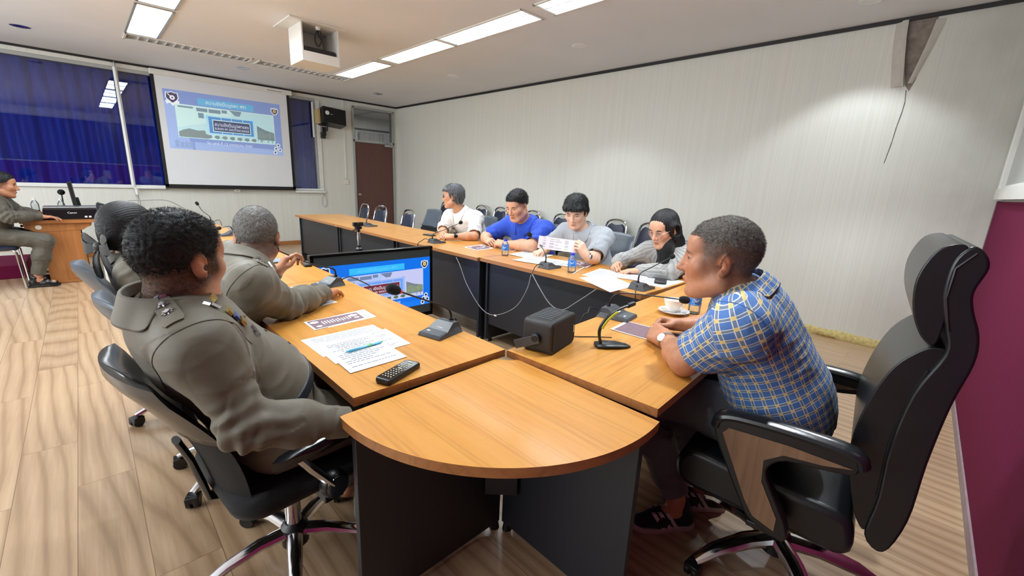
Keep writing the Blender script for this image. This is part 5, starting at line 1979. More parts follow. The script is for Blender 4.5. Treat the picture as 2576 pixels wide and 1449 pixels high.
def np_mesh(name, v, q, mats, parent, origin, col=None, uvw=None, smooth=True):
    me = bpy.data.meshes.new(name)
    v = np.asarray(v, np.float32) - np.asarray(origin, np.float32)
    q = np.asarray(q, np.int32)
    k = q.shape[1]
    me.vertices.add(len(v))
    me.vertices.foreach_set('co', v.ravel())
    me.loops.add(q.size)
    me.loops.foreach_set('vertex_index', q.ravel())
    me.polygons.add(len(q))
    me.polygons.foreach_set('loop_start', np.arange(0, q.size, k, dtype=np.int32))
    me.update(calc_edges=True)
    me.polygons.foreach_set('use_smooth', np.full(len(q), smooth))
    for m in (mats if isinstance(mats, (list, tuple)) else [mats]):
        me.materials.append(m)
    if col is not None:
        at = me.color_attributes.new('tint', 'FLOAT_COLOR', 'POINT')
        at.data.foreach_set('color', np.concatenate([col, np.ones((len(v), 1))], 1).astype(np.float32).ravel())
    if uvw is not None:
        at = me.attributes.new('cloth', 'FLOAT_VECTOR', 'POINT')
        at.data.foreach_set('vector', np.asarray(uvw, np.float32).ravel())
    o = bpy.data.objects.new(name, me)
    COL.objects.link(o)
    o.parent = parent
    return o

def skin_mat():
    m = bpy.data.materials.new('skin')
    n = N(m)
    at = n.new('ShaderNodeAttribute', attribute_name='tint')
    v = n.coords()
    f = n.noise(v, 55, 4, .6)
    c = n.mix(1, at.outputs['Color'], n.ramp(f, [(.25, (.88, .84, .82, 1)), (.7, (1.06, 1.05, 1.05, 1))]), 'MULTIPLY')
    n.link(c, n.b.inputs['Base Color'])
    n.b.inputs['Roughness'].default_value = .46
    n.b.inputs['Specular IOR Level'].default_value = .45
    n.b.inputs['Subsurface Weight'].default_value = .12
    n.b.inputs['Subsurface Radius'].default_value = (.010, .004, .002)
    n.b.inputs['Subsurface Scale'].default_value = .6
    n.bump(n.noise(v, 420, 3, .6), .12, .002)
    return m
M['skin'] = skin_mat()
def cloth_mat(name, col, weave=900, rough=.82, dirt=.06, sheen=.15, bump=.25):
    m = bpy.data.materials.new(name)
    n = N(m)
    v = n.coords()
    f = n.noise(v, 7, 3)
    dk = tuple(c * (1 - dirt) for c in col[:3]) + (1,)
    lt = tuple(min(1, c * (1 + dirt)) for c in col[:3]) + (1,)
    n.link(n.ramp(f, [(.3, dk), (.7, lt)]), n.b.inputs['Base Color'])
    n.b.inputs['Roughness'].default_value = rough
    n.b.inputs['Sheen Weight'].default_value = sheen
    n.bump(n.noise(v, weave, 2), bump, .0015)
    return m
M['khaki'] = cloth_mat('khaki_twill', rgb(97, 91, 77), 1100, .6)
M['khaki_dark'] = cloth_mat('dark_khaki_twill', rgb(78, 73, 63), 1100, .62)
M['white_shirt'] = cloth_mat('white_cotton', rgb(226, 224, 222), 900, .8)
M['blue_polo'] = cloth_mat('royal_blue_knit', rgb(22, 70, 190), 800, .75)
M['grey_polo'] = cloth_mat('grey_melange_knit', rgb(158, 163, 170), 800, .85)
M['jeans'] = cloth_mat('faded_jeans', rgb(92, 98, 108), 700, .85, .2)
M['black_cloth'] = cloth_mat('black_knit', rgb(16, 16, 19), 700, .9)
M['dark_trousers'] = cloth_mat('dark_trousers', rgb(36, 38, 44), 900, .8)
M['satin'] = mat('black_satin', rgb(10, 10, 13), .5, sheen=.2, noise=(30, .3))
M['belt'] = mat('dark_belt', rgb(48, 52, 60), .4, noise=(60, .1))
M['silver'] = mat('silver_badge', rgb(200, 202, 208), .22, 1.0, noise=(300, .2))
M['gold'] = mat('gold_badge', rgb(212, 180, 104), .3, .9, noise=(300, .25))
M['lip'] = None
def cardigan_mat():
    m = bpy.data.materials.new('cable_knit_grey')
    n = N(m)
    at = n.new('ShaderNodeAttribute', attribute_name='cloth')
    mp = n.new('ShaderNodeMapping')
    mp.inputs['Scale'].default_value = (1, 1, 1)
    n.link(at.outputs['Vector'], mp.inputs[0])
    w = n.new('ShaderNodeTexWave', wave_type='BANDS', bands_direction='X')
    w.inputs['Scale'].default_value = 11
    w.inputs['Distortion'].default_value = 3.0
    w.inputs['Detail'].default_value = 1
    w.inputs['Detail Scale'].default_value = 3
    n.link(mp.outputs[0], w.inputs['Vector'])
    n.link(n.ramp(w.outputs['Fac'], [(0, rgb(138, 138, 138)), (.3, rgb(154, 154, 152)), (1, rgb(166, 166, 164))]), n.b.inputs['Base Color'])
    n.b.inputs['Roughness'].default_value = .95
    n.b.inputs['Sheen Weight'].default_value = .3
    n.bump(w.outputs['Fac'], .35, .005)
    return m
M['cardigan'] = cardigan_mat()
def plaid_mat():
    m = bpy.data.materials.new('blue_yellow_plaid')
    n = N(m)
    at = n.new('ShaderNodeAttribute', attribute_name='cloth')
    sep = n.new('ShaderNodeSeparateXYZ')
    n.link(at.outputs['Vector'], sep.inputs[0])
    def stripes(s):
        x = n.math('MULTIPLY', s, 1 / .028)
        fr = n.math('FRACT', x)
        broad = n.ramp(fr, [(0, (0, 0, 0, 1)), (.66, (0, 0, 0, 1)), (.68, (1, 1, 1, 1)), (.98, (1, 1, 1, 1)), (1.0, (0, 0, 0, 1))])
        line = n.ramp(fr, [(0, (0, 0, 0, 1)), (.66, (0, 0, 0, 1)), (.665, (1, 1, 1, 1)), (.71, (1, 1, 1, 1)), (.72, (0, 0, 0, 1)), (.93, (0, 0, 0, 1)), (.94, (1, 1, 1, 1)), (.99, (1, 1, 1, 1)), (1.0, (0, 0, 0, 1))])
        return broad, line
    bu, lu = stripes(sep.outputs['X'])
    bv, lv = stripes(sep.outputs['Y'])
    base = rgb(74, 114, 178)
    c = n.mix(n.math('MULTIPLY', bu, .62), base, rgb(120, 126, 122))
    c = n.mix(n.math('MULTIPLY', bv, .62), c, rgb(120, 126, 122))
    c = n.mix(n.math('MULTIPLY', lu, .9), c, rgb(222, 224, 216))
    c = n.mix(n.math('MULTIPLY', lv, .9), c, rgb(222, 224, 216))
    both = n.math('MULTIPLY', bu, bv)
    c = n.mix(n.math('MULTIPLY', both, .9), c, rgb(222, 192, 118))
    v = n.coords()
    c = n.mix(.4, c, n.ramp(n.noise(v, 700, 2), [(.3, (.85, .85, .85, 1)), (.7, (1.08, 1.08, 1.08, 1))]), 'MULTIPLY')
    n.link(c, n.b.inputs['Base Color'])
    n.b.inputs['Roughness'].default_value = .8
    n.bump(n.noise(v, 900, 2), .2, .0012)
    return m
M['plaid'] = plaid_mat()
def hair_mat(name, dark, light, rough=.45, scale=160):
    m = bpy.data.materials.new(name)
    n = N(m)
    v = n.coords()
    f = n.noise(v, scale, 4, .7)
    n.link(n.ramp(f, [(.32, dark), (.68, light)]), n.b.inputs['Base Color'])
    n.b.inputs['Roughness'].default_value = rough
    n.b.inputs['Specular IOR Level'].default_value = .35
    n.bump(n.noise(v, scale * 3, 3, .7), .5, .002)
    return m
M['hair_black'] = hair_mat('black_hair', rgb(10, 10, 12), rgb(32, 32, 36))
M['hair_grey'] = hair_mat('grey_crew_hair', rgb(62, 60, 58), rgb(158, 156, 152), .6, 240)
M['hair_salt'] = hair_mat('salt_pepper_hair', rgb(24, 25, 28), rgb(128, 132, 138), .45, 120)
M['hair_fade'] = hair_mat('greying_crew_hair', rgb(44, 39, 36), rgb(128, 122, 116), .55, 240)

FING = [(.030, .089, (.043, .025, .021), .0088), (.010, .093, (.047, .029, .022), .0090), (-.010, .089, (.043, .027, .021), .0085), (-.029, .080, (.034, .020, .019), .0075)]
POSE = dict(relax=[(18, 28, 18), (22, 32, 20), (26, 36, 22), (30, 38, 24)], flat=[(6, 8, 5)] * 4, clasp=[(48, 62, 35), (52, 66, 36), (55, 68, 36), (58, 70, 38)], fist=[(72, 88, 50), (76, 90, 52), (80, 92, 52), (84, 92, 52)], pinch=[(52, 48, 22), (58, 58, 30), (66, 70, 38), (72, 76, 40)], grip=[(30, 55, 35), (40, 62, 38), (48, 66, 40), (54, 68, 40)], rest=[(10, 22, 14), (12, 24, 15), (14, 26, 16), (18, 28, 18)])
def add_hand(F, W, fwd, dors, left, pose, s=1.0, elbow=None, spread=1.0):
    """five-fingered hand on wrist W; fwd = towards the fingers, dors = back of the hand"""
    f = nrm(fwd)
    n = nrm(A(dors) - (A(dors) @ f) * f)
    t = np.cross(f, n) if left else np.cross(n, f)       # towards the thumb
    W = A(W)
    def L(x, y, z):
        return W + s * (x * t + y * f + z * n)
    F.rc(L(0, -.02, 0), L(0, .022, 0), .026 * s, .027 * s, .02, n=n, f=.72)
    for i, (x, y, ln, r) in enumerate(FING):
        F.rc(L(x * .62, .015, 0), L(x, y - .004, .001), .0135 * s, (.0118 if i < 3 else .0105) * s, .014)
    F.rc(L(.018, .02, -.006), L(.024, .055, -.008), .017 * s, .012 * s, .014)
    F.rc(L(-.018, .02, -.006), L(-.025, .06, -.006), .014 * s, .011 * s, .014)
    ps = POSE[pose] if isinstance(pose, str) else pose
    for i, (x, y, ln, r) in enumerate(FING):
        p = L(x, y, .0)
        a = 0
        sp = R((1.5 - i) * 3.5 * spread)
        d0 = math.cos(sp) * f + math.sin(sp) * t
        rr = r * s
        for j, l in enumerate(ln):
            a += R(ps[i][j])
            d = math.cos(a) * d0 - math.sin(a) * n
            q = p + d * l * s
            r2 = rr * (.94 if j < 2 else .80)
            F.rc(p, q, rr, r2, .0035)
            p, rr = q, r2
    op = dict(relax=.25, flat=0, clasp=.75, fist=.9, pinch=.85, grip=.6, rest=.1).get(pose if isinstance(pose, str) else 'relax', .3)
    b0 = L(.024, .030, -.008)
    b1 = L(lerp(.050, .034, op), lerp(.058, .058, op), lerp(-.012, -.030, op))
    b2 = L(lerp(.062, .026, op), lerp(.086, .088, op), lerp(-.014, -.036, op))
    b3 = L(lerp(.068, .016, op), lerp(.108, .108, op), lerp(-.016, -.034, op))
    F.rc(b0, b1, .0145 * s, .0110 * s, .010)
    F.rc(b1, b2, .0105 * s, .0098 * s, .004)
    F.rc(b2, b3, .0098 * s, .0078 * s, .004)
    return f, n, t
class Head:
    def __init__(s, c, f, up=(0, 0, 1), sc=1.06):
        s.c = A(c)
        s.f = nrm(f)
        s.l = nrm(np.cross(nrm(up), s.f))
        s.u = np.cross(s.f, s.l)
        s.s = sc
    def w(s, x, y, z):
        """x towards the person's left, y forward, z up"""
        return s.c + s.s * (x * s.l + y * s.f + z * s.u)
    def ax(s):
        return [s.l, s.f, s.u]
    def loc(s, P):
        q = (P - s.c) / s.s
        return np.stack([q @ s.l, q @ s.f, q @ s.u], 1)
def add_head(F, H, o):
    """cranium, face, nose, mouth, eyes, ears"""
    q = H.s
    w = H.w
    ax = H.ax()
    fat = o.get('fat', 0)
    F.el(w(0, -.016, .034), A(.076, .096, .088) * q, ax, .02)
    F.el(w(0, .028, -.030), A(.062 + fat * .006, .066, .086) * q, ax, .03)
    for s in (-1, 1):
        F.rc(w(s * (.052 + fat * .006), -.006, -.060), w(s * (.024 + fat * .008), .058, -.098), (.022 + fat * .004) * q, (.019 + fat * .003) * q, .03)
        F.el(w(s * .040, .056, -.018), A(.026 + fat * .004, .026, .026) * q, ax, .025)
    F.el(w(0, .070, -.104), A(.022, .018, .017) * q, ax, .022)
    F.rc(w(-.034, .074, .024), w(.034, .074, .024), .014 * q, None, .016)
    F.el(w(0, .06, .05), A(.055, .032, .035) * q, ax, .03)
    # nose
    F.rc(w(0, .086, .016), w(0, .104, -.026), .0085 * q, .0115 * q, .012)
    F.el(w(0, .107, -.031), A(.0125, .0125, .0105) * q, ax, .006)
    for s in (-1, 1):
        F.el(w(s * .0135, .096, -.034), A(.0085, .0105, .0080) * q, ax, .005)
        # eye socket, eyeball and lids
        F.el(w(s * .033, .096, .004), A(.0195, .016, .0125) * q, ax, .012, 's')
        F.el(w(s * .032, .0735, .004), A(.0135, .0135, .0130) * q, ax, .002)
        F.rc(w(s * .018, .0835, .0085 - .001), w(s * .046, .0780, .0085), .0046 * q, .0040 * q, .004)
        F.rc(w(s * .019, .0825, -.0045), w(s * .045, .0775, -.0030), .0036 * q, .0032 * q, .005)
    if o.get('age'):
        for s in (-1, 1):
            F.rc(w(s * .019, .099, -.034), w(s * .031, .083, -.070), .0032 * q, .0030 * q, .007, 's')
            F.rc(w(s * .020, .0865, -.012), w(s * .042, .0805, -.013), .0026 * q, .0026 * q, .006, 's')
    # lips
    F.rc(w(-.019, .084, -.066), w(0, .0915, -.0625), .0045 * q, .0066 * q, .004)
    F.rc(w(.019, .084, -.066), w(0, .0915, -.0625), .0045 * q, .0066 * q, .004)
    F.rc(w(-.015, .084, -.0735), w(.015, .084, -.0735), .0062 * q, None, .005)
    F.rc(w(-.022, .098, -.0685), w(.022, .098, -.0685), .0052 * q, None, .003, 's') if False else None
    # ears: shell with a hollow
    for s in (-1, 1):
        e = [H.l * 1.0 + H.f * (-.35) * s * 0, H.f, H.u]
        ea = nrm(H.l * s * .86 - H.f * .51)            # ear plate normal
        eb = nrm(H.f * .86 + H.l * s * .51)
        ec = nrm(np.cross(ea, eb))
        if ec @ H.u < 0:
            ec = -ec
        F.el(w(s * .0790, -.017, -.002), A(.0058, .0190, .0315) * q, [ea, eb, ec], .005)
        F.el(w(s * .0765, -.010, -.028), A(.0075, .0100, .0125) * q, [ea, eb, ec], .006)
        F.el(w(s * .0880, -.0130, .003), A(.0066, .0125, .0215) * q, [ea, eb, ec], .003, 's')
        F.el(w(s * .0800, -.0150, -.004), A(.0060, .0060, .0110) * q, [ea, eb, ec], .004)
        F.el(w(s * .0860, -.0065, -.008), A(.0055, .0060, .0075) * q, [ea, eb, ec], .004, 's')
def face_tint(col, P, H, o):
    """lip, brow, eye, stubble and cheek colours by place on the head"""
    L = H.loc(P)
    x, y, z = L[:, 0], L[:, 1], L[:, 2]
    onh = (np.abs(x) < .11) & (np.abs(y) < .13) & (z > -.15) & (z < .14)
    base = col.copy()
    def put(mask, c, a=1.0):
        m = np.clip(mask, 0, 1)[:, None] * a * onh[:, None]
        col[:] = col * (1 - m) + A(c) * m
    def blob(cx, cy, cz, rx, ry, rz):
        return np.clip(1.5 * (1 - ((x - cx) / rx) ** 2 - ((y - cy) / ry) ** 2 - ((z - cz) / rz) ** 2), 0, 1)
    sk = A(o['skin'])
    red = sk * A(1.0, .72, .68)
    put(blob(0, .11, -.032, .022, .03, .018), red, .35)
    for s in (-1, 1):
        put(blob(s * .045, .07, -.03, .03, .05, .028), red, .25)
        put(blob(s * .082, -.015, -.005, .022, .03, .04), red, .45)
    lip = A(o.get('lip', sk * A(.86, .55, .52)))
    put(blob(0, .088, -.068, .024, .03, .0115), lip, .85)
    put(blob(0, .09, -.0690, .021, .03, .0022), sk * .3, .8)
    for s in (-1, 1):
        put(blob(s * .013, .095, -.0405, .005, .014, .0035), sk * .25, .8)
        # brows
        bz = .0255 - np.abs(np.abs(x) - .033) * .25
        put(np.clip(1.6 * (1 - ((x - s * .033) / .021) ** 2 - ((z - bz) / .0062) ** 2), 0, 1) * (y > .05), o.get('brow', A(.010, .009, .008)), .92)
        # eye opening: slit between the lids
        op = o.get('eye_open', .0036)
        slit = np.clip(2.0 * (1 - ((x - s * .0325) / .0145) ** 2 - ((z - .0030) / op) ** 2), 0, 1) * (y > .06)
        put(slit, A(.55, .53, .5), .9)
        put(slit * np.clip(2 * (1 - ((x - s * .0325) / .0068) ** 2), 0, 1), A(.012, .009, .008), 1)
        lash = np.clip(2.0 * (1 - ((x - s * .0325) / .017) ** 2 - ((z - .0030 - op) / .0030) ** 2), 0, 1) * (y > .06)
        put(lash, A(.012, .010, .009), .95)
    if 'stubble' in o:
        # cropped hair shading the scalp: above the line z = a + b*y, fading over w
        a, b_, wd, c, am = o['stubble']
        m = np.clip((z - a - b_ * y) / wd, 0, 1)
        ear = blob(.0, -.015, -.003, .2, .027, .036) * (np.abs(x) > .070)
        m = m * (1 - ear) * (1 - np.clip((y - .040) / .02, 0, 1) * (z < .072)) * onh
        put(m * (.86 + .14 * vnoise(P * 260, 31)), c, am)
        return m
    return None
def strands(v, q, H, rnd, count, length, spread, flow, rad=.0006, keep=None, wt=None):
    """short tapering hairs standing on the hair cap"""
    n = vert_normals(v, q)
    idx = rnd.randint(0, len(v), count) if wt is None else rnd.choice(len(v), count, p=wt / wt.sum())
    if keep is not None:
        idx = idx[keep(H.loc(v[idx]))]
    P = v[idx]
    Nn = n[idx]
    D = Nn * spread[0] + flow(H.loc(P), H) * spread[1] + rnd.normal(0, .16, P.shape)
    D /= np.linalg.norm(D, axis=1)[:, None]
    Ln = length * rnd.uniform(.6, 1.15, len(P))[:, None] * (1 if wt is None else np.clip(wt[idx], .25, 1)[:, None])
    S = np.cross(D, rnd.normal(0, 1, P.shape))
    S /= np.linalg.norm(S, axis=1)[:, None]
    p0 = P - Nn * .0015
    p1 = P + D * Ln * .55
    D2 = D + flow(H.loc(P), H) * .35
    D2 /= np.linalg.norm(D2, axis=1)[:, None]
    p2 = p1 + D2 * Ln * .5
    V = np.stack([p0 - S * rad, p0 + S * rad, p1 + S * rad * .8, p1 - S * rad * .8, p2 + S * rad * .25, p2 - S * rad * .25], 1).reshape(-1, 3)
    k = np.arange(len(P))[:, None] * 6
    Q = np.concatenate([k + A(0, 1, 2, 3).astype(int), k + A(3, 2, 4, 5).astype(int)])
    return V, Q
SK_TAN = A(*rgb(196, 142, 110)[:3])
def torso_frame(J):
    up = nrm(A(J['neck']) - A(J['waist']))
    lat = nrm(A(J['SL']) - A(J['SR']))
    fwd = nrm(np.cross(lat, up))
    lat = np.cross(up, fwd)
    return lat, fwd, up
def torso(F, J, infl=0, b=1.0, belly=0, k=.045, neckr=.055, pelvis=True, kk=1.0):
    k = k * kk
    lat, fwd, up = torso_frame(J)
    pu = nrm(A(J['waist']) - A(J['pelvis']))
    pf = nrm(np.cross(lat, pu))
    sc = J.get('sc', 1.06)
    g = lambda *r: A(*r) * sc * b + infl
    if pelvis:
        F.el(A(J['pelvis']), g(.160, .122, .115), [lat, pf, pu], k)
    F.el(lerp(J['waist'], J['pelvis'], .25) + pf * belly * .045, g(.138 + belly * .022, .105 + belly * .035, .125), [lat, pf, pu], k)
    F.el(A(J['waist']) + fwd * belly * .03, g(.138 + belly * .02, .105 + belly * .03, .15), [lat, fwd, up], k)
    F.el(A(J['chest']), g(.140, .104, .160), [lat, fwd, up], k)
    F.el(lerp(J['chest'], J['neck'], .45) - fwd * .006, g(.140, .082, .095), [lat, fwd, up], k)
    for s in ('SL', 'SR'):
        sh = A(J[s])
        sg = 1 if s == 'SL' else -1
        F.rc(A(J['chest']) + lat * sg * .075 * sc - up * .02, sh - up * .035 * sc - lat * sg * .012, .075 * sc * b + infl, .044 * sc * b + infl, .06 * kk)
        F.rc(lerp(J['neck'], sh, .15) - up * .055 * sc, sh - up * .012, .048 * sc + infl, .043 * sc * b + infl, .04 * kk)
        F.rc(A(J['neck']) - up * .034 * sc, lerp(J['neck'], sh, .80) - up * .012, .038 * sc + infl, .034 * sc + infl, .04 * kk)
def arms(F, J, infl=0, b=1.0, k=.03, upto=None, parts=('L', 'R'), taper=1.0):
    sc = J.get('sc', 1.06)
    for s in parts:
        if 'E' + s not in J:
            continue
        S, E, W = A(J['S' + s]), A(J['E' + s]), A(J['W' + s])
        F.rc(S, E, .044 * sc * b + infl, .040 * sc * b + infl, k + .02)
        if upto != 'elbow':
            F.rc(E, lerp(E, W, .35), .041 * sc * b + infl, .041 * sc * b + infl * taper, k)
            F.rc(lerp(E, W, .35), W, .041 * sc * b + infl * taper, .0265 * sc + infl * taper, k)
def legs(F, J, infl=0, b=1.0, k=.04):
    sc = J.get('sc', 1.06)
    for s in ('L', 'R'):
        if 'K' + s not in J:
            continue
        Hh, K = A(J['H' + s]), A(J['K' + s])
        F.rc(Hh, K, .086 * sc * b + infl, .060 * sc * b + infl, k)
        if 'A' + s in J:
            An = A(J['A' + s])
            F.rc(K, lerp(K, An, .4), .058 * sc * b + infl, .056 * sc * b + infl, k)
            F.rc(lerp(K, An, .4), An, .056 * sc * b + infl, .036 * sc * b + infl, k)
def wrinkle(v, q, J, amp=.0035, seed=1, elbow=.0045, parts=('L', 'R')):
    n = vert_normals(v, q)
    lat, fwd, up = torso_frame(J)
    P = np.stack([v @ lat, v @ fwd, v @ up], 1)
    w = vnoise(P * A(9, 9, 5), seed)
    w2 = vnoise(P * A(16, 16, 22) + w[:, None] * 1.2, seed + 1)
    d = amp * (1 - 2 * np.abs(w)) * 1.0 + amp * .55 * (1 - 2 * np.abs(w2))
    for s in parts:
        if 'E' + s not in J:
            continue
        S, E, W = A(J['S' + s]), A(J['E' + s]), A(J['W' + s])
        for a, b_ in ((S, E), (E, W)):
            ax = nrm(b_ - a)
            pa = v - a
            t = pa @ ax
            r = np.linalg.norm(pa - t[:, None] * ax, axis=1)
            L = np.linalg.norm(b_ - a)
            inside = (r < .12) & (t > -.06) & (t < L + .06)
            de = np.abs(t - (L if a is S else 0))
            win = np.exp(-(de / .075) ** 2) * inside
            nz = vnoise(v * 13, seed + 5)
            side = pa - t[:, None] * ax
            sd = nrm(np.cross(ax, A(.3, .2, 1)))
            ph = np.arctan2(side @ sd, side @ np.cross(ax, sd))
            d = d + elbow * win * (.55 + .45 * np.cos(ph - 1.2)) * np.sin(2 * PI * t / .046 + 3.4 * nz + 1.8 * np.sin(ph))
            d = d + .45 * elbow * inside * np.sin(2 * PI * t / .11 + 4.0 * nz + 1.5 * ph)
    return v + n * d[:, None]
def cloth_coords(v, J):
    """length along and round the limb or trunk, so patterns follow the cloth"""
    lat, fwd, up = torso_frame(J)
    o = A(J['waist'])
    p = v - o
    # bend the trunk axis with the spine
    u = np.arctan2(p @ lat, -(p @ fwd)) * .165
    t = p @ up
    best = np.abs(np.linalg.norm(np.stack([p @ lat / 1.35, p @ fwd], 1), axis=1) - .12)
    best = np.minimum(best, .05)
    U, T = u.copy(), t.copy()
    for s in ('L', 'R'):
        if 'E' + s not in J:
            continue
        S, E, W = A(J['S' + s]), A(J['E' + s]), A(J['W' + s])
        for a, b_, base in ((S, E, 0), (E, W, np.linalg.norm(E - S))):
            ax = nrm(b_ - a)
            sd = nrm(np.cross(ax, fwd + .31 * up))
            cd = np.cross(ax, sd)
            pa = v - a
            tt = pa @ ax
            L = np.linalg.norm(b_ - a)
            w = pa - np.clip(tt, 0, L)[:, None] * ax
            r = np.linalg.norm(w, axis=1)
            outw = (pa @ (lat if s == 'L' else -lat))
            m = (r < .085) & (tt > .015) & (outw > -.02 if base == 0 else True)
            U = np.where(m, np.arctan2(w @ sd, w @ cd) * .062, U)
            T = np.where(m, tt + base + .5, T)
    return np.stack([U + 5, T + 5, np.zeros(len(v))], 1)
def collar(root, org, J, m, rx=.066, ry=.070, stand=.034, fall=.055, gap=28, tilt=0, name='collar', flare=.020, z0=.012):
    """folded shirt collar: stand, fold, and a falling leaf that lengthens to the front points"""
    lat, fwd, up = torso_frame(J)
    hd = nrm(A(J['head'].c) - J['head'].f * .02 - A(J['neck']))
    up = nrm(up * .5 + hd * .5)
    fwd = nrm(fwd - (fwd @ up) * up)
    lat = np.cross(up, fwd) * 1.0
    c = lerp(J['neck'], J['head'].c, .10) + up * z0
    sc = J.get('sc', 1.06)
    n = 44
    rows = []
    for i in range(n + 1):
        a = R(gap + (360 - 2 * gap) * i / n)
        fr = abs(math.cos(a / 2)) ** 3                # 1 at the front
        d = math.cos(a) * fwd * ry * sc * 1.06 + math.sin(a) * lat * rx * sc * 1.06
        e = nrm(d)
        drop = fall * (1 + .55 * fr)
        base = c + d - up * (.020 + .030 * fr) + fwd * .01 * fr
        top = base + up * stand * (1 - .25 * fr) + e * .001
        fold = top + e * .004 + up * .003
        mid = top + e * (.010 + flare * .3) - up * drop * .45
        end = top + e * (.013 + flare) - up * drop + fwd * .012 * fr
        end2 = end - e * .0035
        mid2 = mid - e * .004
        fold2 = fold - e * .003 - up * .004
        base2 = base - e * .003
        rows.append([base2, top - e * .003, fold, mid, end, end2, mid2, fold2, base])
    bv = J.get('bvh')
    if bv is not None:
        far = bv.find_nearest(Vector(c + fwd * 2))
        sg = 1 if (c + fwd * 2 - A(far[0])) @ A(far[1]) > 0 else -1
        def out(p, lift):
            co, nn, _, _ = bv.find_nearest(Vector(p))
            co, nn = A(co), A(nn) * sg
            return co + nn * lift if (p - co) @ nn < lift else p
        for r in rows:
            for k, lift in ((3, .0075), (4, .0070), (5, .0030), (6, .0035)):
                r[k] = out(r[k], lift)
    J['collar_rows'] = rows
    b = MB()
    for i in range(len(rows)):
        rows[i] = [Vector(p - A(org)) for p in rows[i]]
    b.loft(rows)
    ob = b.build(name, m, root, ang=60, sub=1)
    me = ob.data
    co = np.empty(len(me.vertices) * 3, np.float32)
    me.vertices.foreach_get('co', co)
    at = me.attributes.new('cloth', 'FLOAT_VECTOR', 'POINT')
    P = co.reshape(-1, 3) + A(org)
    d = P - c
    uvw = np.stack([np.arctan2(d @ lat, -(d @ fwd)) * .085 + 3, d @ up + 3, d @ up * 0], 1)
    at.data.foreach_set('vector', uvw.astype(np.float32).ravel())
    return ob
def uv_ring(c, ax, sd, r1, r2, n=24):
    cd = np.cross(ax, sd)
    return [c + sd * r1 * math.cos(2 * PI * k / n) + cd * r2 * math.sin(2 * PI * k / n) for k in range(n)]
def cuff(root, org, J, s, m, r=.036, L=.055, back=.05, name='cuff', lat_f=1.0):
    E, W = A(J['E' + s]), A(J['W' + s])
    ax = nrm(W - E)
    sd = nrm(np.cross(ax, A(.2, .1, 1)))
    b = MB()
    rings = []
    for t, k in ((-back, 1.03), (-back + .004, 1.10), (-back + L * .5, 1.08), (-back + L, 1.05), (-back + L, .98), (-back + L * .6, .92)):
        rings.append([Vector(p - A(org)) for p in uv_ring(W + ax * t, ax, sd, r * k, r * k * .92)])
    b.loft(rings)
    return b.build(name, m, root, ang=60)
